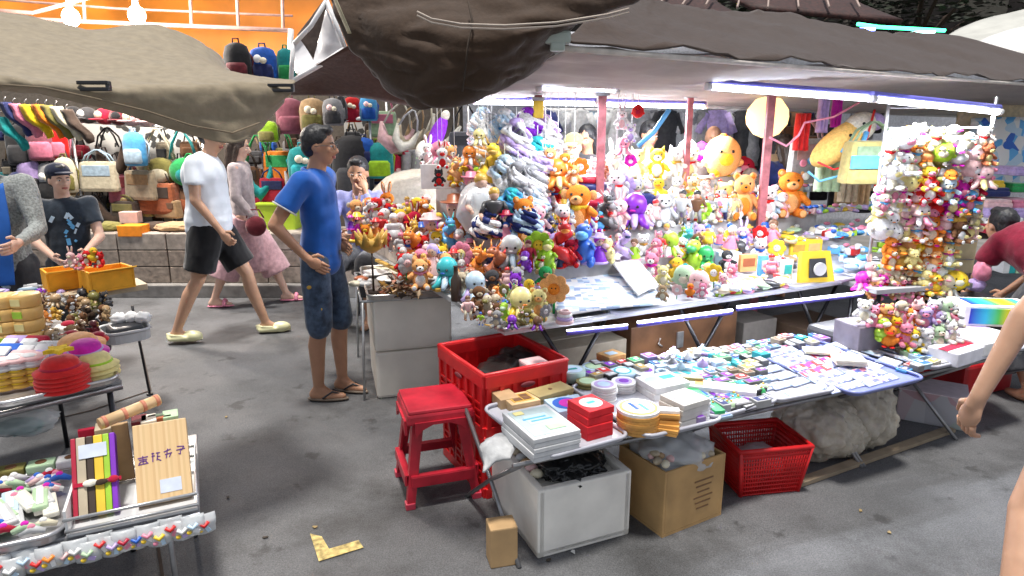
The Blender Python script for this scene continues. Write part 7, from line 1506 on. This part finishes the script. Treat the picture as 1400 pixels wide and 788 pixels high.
a_ = D(1372, 215, 6.3); b = MB(); b.sheet([[P(-.35, 0, .35), P(0, -.05, .36), P(.5, 0, .35)], [P(-.34, 0, 0), P(0, -.08, 0), P(.5, 0, 0)], [P(-.33, 0, -.3), P(0, -.05, -.3), P(.5, 0, -.3)]], stripes('blue_floral', ['white', 'skyblue', 'white', 'blue', 'paleblue'], 14, tex='v'), .01, 5, .03, 5); tag(b.build('cloth', None, a_), 'blue and white patterned cloth hanging at the right edge', 'cloth')
a_ = D(1380, 165, 6.4); b = MB(); b.sheet([[P(-.5, 0, .15), P(0, -.05, .16), P(.5, 0, .15)], [P(-.5, 0, -.1), P(0, -.08, -.1), P(.5, 0, -.1)], [P(-.5, 0, -.25), P(0, -.05, -.25), P(.5, 0, -.25)]], cloth((.7, .6, .42)), .01, 5, .03, 5); tag(b.build('cloth', None, a_), 'cream cloths hanging above the blue patterned cloth', 'cloth')
for k, (px, py, c, hh, lab) in enumerate(((1342, 375, 'pink', .16, 'sheer pink organza bag beside the crimson shirt'), (1335, 388, 'lilac', .1, 'lilac organza bag below the pink one'))):
    sack('gift_bag', lab, D(px, py, 4.25) - P(0, 0, .05), (.05, .05, hh * .45), cloth(c), 40 + k, 'gift bag', amp=.2, sub=2)
for k, (px, c) in enumerate(((1366, 'lightgrey'), (1374, 'teal'), (1384, 'palegreen'), (1394, 'white'))):
    p = D(px, 352, 5.2); b = MB(); b.box((0, 0, 0), (.05, .2, .22), paper(c), bev=.004); reg(b.build('book', None, p), '%s book standing behind the crimson shirt' % cn(c), '', 'book', 'books standing at the right edge')

# more bags packed between the named ones on the rear grid
for k in range(150):
    reg_ = [(96, 280, 205, 300), (0, 96, 175, 300), (335, 420, 190, 290), (462, 545, 180, 245)][k % 4]
    px = rt.uniform(reg_[0], reg_[1]); py = rt.uniform(reg_[2], reg_[3]) - 12; c = rt.choice(['charcoal', 'darkbrown', 'black', 'brown', 'charcoal', 'olive', 'maroon', 'tan', 'navy', 'black', 'beige', 'crimson', 'teal', 'darkbrown', 'blue', 'grey']); p = D(px, py, 7.3 if reg_[0] != 0 else 7.0); b = MB(); ww, hh = rt.uniform(.11, .2), rt.uniform(.14, .24)
    b.tube([(-ww * .3, 0, 0), (-ww * .1, 0, .13), (ww * .1, 0, .13), (ww * .3, 0, 0)], .008, dcl(rt.choice(['black', 'darkbrown', 'tan'])), 6); b.box((0, 0, -hh / 2), (ww, .09, hh), dcl(c), bev=.035, taper=1.1); b.box((0, -.05, -hh * .6), (ww * .7, .03, hh * .45), dcl(rt.choice([c, 'brown', 'black', 'beige'])), bev=.012)
    reg(b.build('bag', None, p, rt.uniform(-.3, .3)), '%s bag packed in the rear layer of the bag shop' % cn(c), '%s bags in rear layer of the bag shop' % cn(c), 'bag', 'bags packed in the rear layer')

q_ = D(1339, 392, 4.25); crate_box('storage_box', 'dark plastic box carrying the pink and lilac organza bags', (q_.x, q_.y + .03, 0), (.24, .22, q_.z - .07), plastic('charcoal'), .2)
# ------------------------------------------------------------------ left stall
UZ = .75; LZ2 = .46
q = [G(0, 556, UZ), G(160, 520, UZ)]
uu = (q[1] - q[0]).normalized(); LA3 = math.atan2(uu.y, uu.x)
# upper table
e0 = q[1]; M3 = Matrix.Rotation(LA3, 4, 'Z')
t = thing('folding_table', 'table at the left edge carrying orange boxes, toys and hats', 'table', (e0.x, e0.y, 0))
def b3(c, size, m, bev=.004): b = MB(); b.box(c, size, m, bev=bev); b.xf(M3); return b
b3((-.85, .72, UZ - .03), (1.75, 1.35, .025), plastic('grey')).build('tabletop', t)
for x, y in ((-.02, .05), (-.02, 1.3), (-1.6, .05), (-1.6, 1.3)): b = MB(); b.tube([M3 @ P(x, y, 0), M3 @ P(x, y, UZ - .03)], .011, metal('charcoal'), 8); b.build('leg', t)
for y in (.03, 1.34): b = MB(); b.tube([M3 @ P(-1.7, y, UZ - .04), M3 @ P(.02, y, UZ - .04)], .012, metal('grey'), 8); b.build('rail', t)
tray('tray', 'steel tray of stacked red and yellow hats at the near corner, left stall', e0 + M3 @ P(-.18, .2, -.012), .38, .38, steel, LA3, group='trays of the left stall')
tray('tray', 'steel tray of yellow pouches at the near edge, left stall', e0 + M3 @ P(-.6, .18, -.012), .4, .34, steel, LA3, group='trays of the left stall')
GLF = 'goods on the upper table of the left stall'
def lp(px, py, z=UZ): return G(px, py, z)
# orange boxes at the back
for (px, py, w_, h_, d_, rz, lab) in ((94, 392, .225, .11, .17, LA3, 'open orange yellow box at the back, left one of the pair'), (148, 394, .235, .12, .17, LA3 + .12, 'open orange yellow box at the back, right one of the pair')):
    p = lp(px, py, .79); t = crate_box('box', lab, p, (w_, d_, h_), paper((.85, .4, .03)), rz, open_=True); b = MB(); b.box((0, -d_ / 2 - .02, h_ * .98), (w_, .06, .005), paper((.85, .45, .05)), RX(-20)); b.build('flap', t)
for (px, py, c, k) in ((120, 350, 'red', 'bear'), (128, 345, 'yellow', 'duck'), (98, 352, 'palepink', 'rabbit'), (112, 355, 'pink', 'bear'), (138, 352, 'red', 'cat')):
    p = D(px, py + 6, 3.62); put_toy(k, c, 'cream', 'orange', p - P(0, 0, .03), .09, rt.uniform(-1, 1), 'in the open orange boxes', 'soft toys in the orange boxes', 0)
b = MB(); b.box((0, .02, -.022), (.56, .22, .036), paper('beige'), bev=.003); tag(b.build('carton', None, lp(122, 394, .79), LA3), 'flat beige carton under the pair of open orange boxes', 'carton')
# tall yellow wooden tubs
for (px, py, n) in ((15, 470, 4), (44, 468, 4)):
    for k in range(n):
        b = MB(); b.lathe([(.052, 0), (.06, .004), (.062, .05), (.058, .055), (.01, .05)], mat((.72, .45, .14), .5, .15, 9), seg=20); o = b.build('tub', None, lp(px, py) + P(0, 0, k * .056)); b = MB(); b.box((.0, -.0605, .028), (.04, .004, .03), mat('lime' if k % 2 == 0 else 'paleyellow')); b.build('label_panel', o)
        tag(o, 'yellow wooden tub, %s of the %s pile on the left table' % (['lowest', 'second from bottom', 'second from top', 'topmost'][k], 'left edge' if px < 30 else 'right hand'), 'tub', GLF)
# odds
cand = [(70, 462, 'tan'), (84, 470, 'beige'), (96, 452, 'brown'), (78, 440, 'gold'), (64, 448, 'orange'), (104, 466, 'tan'), (90, 478, 'beige'), (108, 442, 'olive'), (122, 430, 'darkbrown'), (134, 424, 'olive'), (118, 418, 'tan'), (100, 424, 'brown'), (142, 412, 'charcoal'), (126, 408, 'black'), (108, 410, 'charcoal'), (94, 408, 'lilac'), (80, 414, 'lightgrey'), (66, 405, 'purple'), (56, 420, 'brown'), (72, 426, 'tan'), (148, 430, 'brown'), (138, 440, 'tan'), (116, 452, 'brown'), (128, 462, 'maroon')]
for k, (px, py, c) in enumerate(cand * 2):
    px += rt.uniform(-8, 8); py += rt.uniform(-7, 7)
    kind = ['monkey', 'bear', 'dino', 'cat', 'octopus'][k % 5]; o = put_toy(kind, c, rt.choice(['beige', 'tan', 'white']), rt.choice(['gold', 'brown', 'grey']), lp(px, py), rt.uniform(.05, .08), rt.uniform(-3, 3), 'in the dark heap of the left table', 'small carved animals on the left table', 0, rt.uniform(-30, 30), 1.2)
for k, (px, py, c) in enumerate(((96, 468, 'crimson'), (110, 472, 'crimson'), (120, 478, 'red'), (92, 454, 'white'), (132, 470, 'red'))):
    b = MB(); b.ell((0, 0, .02), (.055, .045, .022), cloth(c)); b.ell((.01, 0, .04), (.03, .03, .015), cloth('crimson')); reg(b.build('purse', None, lp(px, py)), '%s purse in front of the dark heap, left table' % cn(c), '%s purses in front of the dark heap' % cn(c), 'purse', GLF)
# blue silvery packets at the back left
for k in range(34):
    px = rt.uniform(-20, 92); py = rt.uniform(374, 412) - px * .12 + 6; c = rt.choice(['paleblue', 'lightgrey', 'lilac', 'skyblue', 'white', 'paleblue']); b = MB(); b.box((0, 0, .012), (.09, .05, .018), plastic(c), RX(rt.uniform(-20, 20)) @ RY(rt.uniform(-20, 20)), bev=.006); b.box((0, 0, .024), (.05, .03, .004), plastic('white')); reg(b.build('packet', None, lp(px, py), rt.uniform(0, 3)), 'shiny %s packet at the back of the left table' % cn(c), 'shiny %s packets on the left table' % cn(c), 'packet', 'shiny packets on the left table')
# stacked soft hats near corner
def hat(lab, p, c, c2, rr, tilt=0, rz=0, flat=1.): 
    t = thing('hat', lab, 'hat', p, rz, 'hats piled on the left table'); t.rotation_euler.x = R(tilt)
    b = MB(); b.lathe([(rr, 0), (rr * 1.02, .006), (rr * .72, .018), (rr * .66, .04 * flat), (rr * .5, .052 * flat), (.01, .056 * flat)], cloth(c), seg=22); b.build('crown', t); b = MB(); b.tube([(math.cos(a) * rr * .7, math.sin(a) * rr * .7, .02) for a in [q_ * math.pi / 8 for q_ in range(16)]], .006, cloth(c2), 6, True); b.build('band', t)
for k in range(5): hat('red fabric hat, %s in the red pile' % ['lowest', 'second from bottom', 'middle', 'second from top', 'topmost'][k], lp(88, 530, UZ) + P(rt.uniform(-.004, .004), 0, .016 * k), 'red', 'crimson', .088)
for k in range(3): hat('lime yellow fabric hat, %s of its pile' % ['lowest', 'middle', 'topmost'][k], lp(132, 513, UZ) + P(0, 0, .018 * k), 'paleyellow', 'lime', .082)
hat('magenta and lilac hat lying tilted on the lime pile', lp(124, 508, UZ) + P(0, -.01, .075), 'magenta', 'lilac', .08, 8, .4)
hat('salmon orange hat behind the red pile', lp(110, 492, UZ) + P(0, 0, .05), 'paleorange', 'pink', .1, 10); hat('pale pink hat tucked under the salmon one', lp(118, 498, UZ) + P(0, 0, .03), 'palepink', 'white', .085, 6)
o = bpy.data.objects.new('ornament', None)
b = MB(); b.prism([(math.cos(R(90 + 36 * k)) * (.05 if k % 2 == 0 else .026), math.sin(R(90 + 36 * k)) * (.05 if k % 2 == 0 else .026)) for k in range(10)], .014, plush('yellow')); tag(b.build('star_ornament', None, lp(88, 528, UZ) + P(0, 0, .135)), 'yellow star shaped pad on top of the red hats', 'star')
for k in range(5):
    for j in range(3):
        px, py = 6 + j * 22, 522 - j * 4; c = ['gold', 'gold', 'gold', 'lightgrey', 'palepink'][k]; b = MB(); b.ell((0, 0, .014), (.048, .042, .015), cloth(c)); b.ell((0, -.015, .024), (.03, .02, .008), cloth('yellow' if c == 'gold' else 'white')); reg(b.build('pouch', None, lp(px, py + 12) + P(0, 0, .024 * k)), '%s pouch in the piles at the near left edge' % cn({'gold': 'golden yellow'}.get(c, c)), '%s pouches piled at the near left edge' % {'gold': 'golden'}.get(c, cn(c)), 'pouch', 'pouches piled on the left table')
for k, (px, py, c) in enumerate(((10, 490, 'blue'), (28, 500, 'palepink'), (42, 488, 'lightgrey'), (46, 478, 'crimson'), (60, 500, 'lilac'), (66, 486, 'white'), (20, 478, 'lilac'))):
    b = MB(); b.box((0, 0, .04), (.1, .11, .03), cloth(c), RX(28), bev=.012); b.box((0, -.02, .06), (.06, .05, .012), cloth('white'), RX(28), bev=.004); reg(b.build('wallet', None, lp(px, py + 8)), '%s wallet leaning behind the yellow pouches' % cn(c), '%s wallets' % cn(c), 'wallet', 'wallets on the left table')
# little side tray with dark case and crumpled paper
p = G(172, 462, .70); t = tray('tray', 'white plastic side tray with black case hooked to the left table', p, .19, .2, plastic('lightgrey'), LA3, rim=.05)
b = MB(); b.box((0, 0, .04), (.14, .12, .05), plastic('charcoal'), bev=.015); tag(b.build('case', None, p, LA3), 'black glossy case in the white side tray', 'case')
for k, (x, y) in enumerate(((-.05, .05), (.0, .07), (.06, .06))): sack('paper_ball', 'crumpled white paper on the side tray, %s' % ['left ball', 'middle ball', 'right ball'][k], p + P(x, y, .06), (.035, .03, .025), paper('white'), 50 + k, 'paper', amp=.3, sub=2)
t = thing('pole', 'thin dark pole standing below the white side tray', 'pole', G(205, 540)); b = MB(); b.tube([(0, 0, 0), (-.03, -.01, .6)], .008, metal('charcoal'), 6); b.build('shaft', t); b = MB(); b.cyl((0, 0, 0), (0, 0, .012), .02, .018, plastic('black')); b.build('foot', t)
# ------------------------------------------------------------------ lower table of the left stall
q2 = [G(0, 748, LZ2), G(272, 690, LZ2)]; uu = (q2[1] - q2[0]).normalized(); L4 = math.atan2(uu.y, uu.x); M4 = Matrix.Rotation(L4, 4, 'Z'); e1 = q2[1]
t = thing('folding_table', 'low grey table at the lower left carrying the chopstick boxes', 'table', (e1.x, e1.y, 0))
b = MB(); b.box((-.75, .32, LZ2 - .03), (1.5, .62, .02), plastic('grey'), bev=.004); b.xf(M4); b.build('tabletop', t)
for x, y in ((-.1, .04), (-.05, .58), (-1.3, .04), (-1.3, .58)): b = MB(); b.tube([M4 @ P(x, y, 0), M4 @ P(x, y, LZ2 - .03)], .009, metal('grey'), 8); b.build('leg', t)
b = MB(); b.tube([M4 @ P(-1.4, .0, LZ2 - .035), M4 @ P(0, 0, LZ2 - .035)], .008, metal('lightgrey'), 8); b.build('rail', t)
# basket with chopsticks
wall = MB(); c0 = e1 + M4 @ P(-.19, .19, -.018); t = thing('chopstick_basket', 'rimmed tray of bamboo boxes and chopstick bundles at lower left', 'tray', c0, L4); bw_, bd_ = .37, .38
b = MB(); b.box((0, 0, .004), (bw_, bd_, .008), plastic('lightgrey')); b.build('base', t)
b = MB(); b.tube([P(sx * bw_ / 2, sy * bd_ / 2, .06) for sx, sy in ((-1, -1), (1, -1), (1, 1), (-1, 1))], .006, metal('lightgrey'), 6, True); b.tube([P(sx * bw_ / 2, sy * bd_ / 2, .02) for sx, sy in ((-1, -1), (1, -1), (1, 1), (-1, 1))], .006, metal('lightgrey'), 6, True); b.build('rim', t)
b = MB(); b.box((-bw_ / 2 + .004, 0, .045), (.008, bd_, .09), plastic('white')); b.build('side_panel', t)
GC = 'boxes in the chopstick tray'
# boxes standing on edge and leaning back; BM maps (across, up the face, out of the face)
BM = Matrix.Translation(c0 + M4 @ P(0, -.14, .012)) @ Matrix.Rotation(L4, 4, 'Z') @ Matrix.Rotation(R(56), 4, 'X')
def lean(o, x, y, z=0): o.matrix_world = BM @ Matrix.Translation(P(x, y, z)); return o
bm_ = stripes('bamboo_slats', [(.68, .47, .24), (.62, .41, .2), (.7, .5, .27), (.64, .44, .22), (.69, .48, .25)], 26, 'X', .5)
o = lean(MB().box((0, 0, -.03), (.165, .27, .06), bm_, bev=.003).build('bamboo_box'), .09, .15); tag(o, 'pale bamboo box standing on edge with purple painted characters', 'box', GC)
b = MB(); ink = mat((.12, .03, .22), .6)
def glyph(b, cx, cy, strokes, s_):
    for (x0, y0, x1, y1) in strokes:
        a_ = Vector(((x0 - .5) * s_ + cx, (y0 - .5) * s_ + cy, 0)); c_ = Vector(((x1 - .5) * s_ + cx, (y1 - .5) * s_ + cy, 0)); d = c_ - a_; b.box((a_ + c_) / 2 + P(0, 0, .0008), (d.length, .0032, .0014), ink, Matrix.Rotation(math.atan2(d.y, d.x), 4, 'Z'))
G1 = [(0, .8, 1, .85), (.1, .6, .9, .6), (.2, .4, .85, .42), (.5, 1, .5, .1), (0, .1, 1, .15), (.25, .4, .1, .2), (.75, .4, .9, .2)]
G2 = [(.1, .9, .4, .9), (.1, .6, .45, .65), (.25, 1, .2, 0), (.55, .9, .95, .9), (.6, .5, .95, .5), (.75, .9, .6, .1), (.6, .3, 1, 0)]
G3_ = [(.1, .7, .8, .9), (.5, 1, .3, 0), (.2, .4, .9, .5), (.8, .5, .6, .05)]
G4 = [(.2, .9, .9, .8), (.9, .8, .6, .4), (.1, .5, 1, .55), (.5, .6, .5, 0), (.5, 0, .3, .1)]
for k, g_ in enumerate((G1, G2, G3_, G4)): glyph(b, -.057 + k * .038, .012 + k * .005, g_, .031)
b.build('painted_characters', o)
b = MB(); b.box((.02, -.085, .0008), (.065, .045, .0016), paper((.62, .68, .8))); b.build('price_label', o)
for k, (c, w2) in enumerate((('crimson', .014), ('beige', .026), ('darkbrown', .02), ('yellow', .026), ('lime', .018), ('purple', .016))):
    x = -.165 + [0, .021, .046, .070, .093, .111][k]; o = lean(MB().box((0, 0, -.025), (w2, .26, .05), mat(c, .5, .1, 12), bev=.003).build('chopstick_box'), x, .145); tag(o, 'long narrow %s box standing on edge in the lower left tray' % c, 'box', GC)
o = lean(MB().box((0, 0, .0008), (.08, .045, .0015), paper((.62, .68, .8))).build('price_label'), -.11, .225, .002); tag(o, 'pale blue blank price label across the narrow boxes', 'label')
rib = MB(); rib.box((-.1, .12, .003), (.135, .012, .003), cloth('crimson')); rib.ell((-.12, .12, .009), (.022, .012, .006), cloth('ivory')); rib.ell((-.09, .117, .009), (.02, .01, .006), cloth('darkbrown')); rib.ell((-.055, .12, .009), (.016, .012, .006), cloth('crimson')); o = lean(rib.build('ribbon'), 0, 0); tag(o, 'crimson and brown ribbon tied across the narrow boxes', 'ribbon')
for k, (x, c, y) in enumerate(((-.14, 'crimson', .15), (-.09, 'beige', .155), (-.04, 'tan', .15), (.02, 'maroon', .17), (.07, 'palegreen', .175), (.12, 'palegreen', .17), (.1, 'terracotta', .15), (.05, 'ivory', .16))):
    o = MB().box((0, 0, .11), (.05, .02 + .05 * (k % 2), .215), paper(c), bev=.003).build('folder', None, c0 + M4 @ P(x, y - .035, .01), L4 + .05); tag(o, '%s upright packet standing behind the bamboo box, %s from left' % (cn(c), ORD[k] or 'first'), 'packet', 'upright packets behind the bamboo box')
a_, c_ = c0 + M4 @ P(-.09, .05, .262), c0 + M4 @ P(.09, .14, .285)
t = thing('rolling_pin', 'pale wooden cylinder with reddish bands lying over the packets', 'wooden roll', (a_ + c_) / 2); d = (c_ - a_); b = MB(); b.cyl(-d / 2, d / 2, .02, .02, mat('wood', .5), 16); b.build('shaft', t)
for f in (-.42, -.1, .22, .45): b = MB(); b.cyl(d * (f - .03), d * (f + .03), .0212, .0212, mat((.55, .2, .12)), 16); b.build('band', t)
# left tray: fans, sticks, sachets
tc_ = e1 + M4 @ P(-.65, .22, -.02); tray('tray', 'steel tray of coloured fans and sachets at the lower left corner', tc_, .52, .46, steel, L4, rim=.03, group='trays of the left stall')
for k in range(110):
    u_, v_ = rt.random(), rt.random(); p = tc_ + M4 @ P(-.24 + .48 * u_, -.2 + .4 * v_, .012 + rt.uniform(0, .02)); c = rt.choice(['lilac', 'paleblue', 'white', 'pink', 'blue', 'palepink', 'crimson', 'lightgrey', 'palegreen', 'cream'])
    b = MB(); 
    if .25 < v_ < .6: b.box((0, 0, .012), (.045, .15, .018), plastic(rt.choice(['lightgrey', 'palegreen', 'paleblue', 'ivory'])), bev=.006); b.box((0, 0, .0225), (.02, .12, .003), plastic('white')); ph = 'slim sachet'; c = 'pale'
    else: b.tube([(-.035, 0, .01), (0, .0, .024), (.035, 0, .01)], [.008, .014, .008], cloth(c), 7); b.ell((0, 0, .03), (.012, .01, .01), cloth(rt.choice(['white', 'pink', 'blue', 'magenta']))); ph = 'ribbon clip'
    o = b.build(ph.replace(' ', '_'), None, p, L4 + rt.uniform(-.25, .25) + (.3 if 'slim' in ph else 0)); reg(o, '%s %s in the lower left tray' % (cn(c), ph), '%s %s in the lower left tray' % (cn(c), plural(ph)), ph.split()[-1], 'fans, clips and sachets in the lower left tray')
for k in range(34):
    x = -1.08 + k * .033; p = e1 + M4 @ P(x, -.005 - .008 * (k % 3), -.05 - .012 * (k % 2)); k2 = k; k = k % 14; c = ['pink', 'yellow', 'red', 'white', 'paleblue', 'red', 'orange', 'palepink', 'white', 'palegreen', 'red', 'lilac', 'crimson', 'blue'][k]
    b = MB(); b.sheet([[P(-.036, 0, .03), P(0, -.01, .032), P(.036, 0, .03)], [P(-.036, -.012, 0), P(0, -.025, 0), P(.036, -.012, 0)], [P(-.034, -.008, -.035), P(0, -.02, -.037), P(.034, -.008, -.035)]], plm, .003, 3, .008, 30, k2); b.tube([(-.014, -.026, .008), (0, -.03, -.004), (.014, -.026, .01)], .006, plastic(c), 6); b.box((.01, -.026, -.016), (.02, .004, .012), plastic(['white', 'paleblue', 'pink', 'lilac'][k2 % 4]), RY(k2 * 40)); b.ell((-.012, -.026, -.018), (.008, .006, .007), plastic('yellow' if c != 'yellow' else 'pink'))
    reg(b.build('hanging_packet', None, p, L4), 'clear packet with %s charm hanging off the low table edge' % cn(c), 'clear packets with %s charms on the low table edge' % cn(c), 'packet', 'clear packets along the low table edge')
for k in range(5):
    p = e1 + M4 @ P(-.78 + k * .09, .47, .01); c = ['lightgrey', 'beige', 'olive', 'palegreen', 'white'][k]; b = MB(); b.box((0, 0, .02), (.085, .06, .03), paper(c), bev=.006); b.cyl((0, 0, .035), (0, 0, .037), .018, .018, paper('brown')); tag(b.build('box', None, p, L4), '%s little box with brown dot behind the lower left tray' % cn(c), 'box', 'little boxes behind the lower left tray')
# clear bag between the two tables
sack('plastic_bag', 'clear plastic bag with something dark lying between the left tables', G(28, 590, .5), (.14, .09, .05), plm, 60, amp=.2)
sack('cloth_roll', 'dark green cloth inside the clear bag between the left tables', G(28, 592, .5), (.08, .05, .03), cloth('teal'), 61, 'cloth', amp=.2, sub=2)
finish_labels()
S.cycles.use_denoising = True
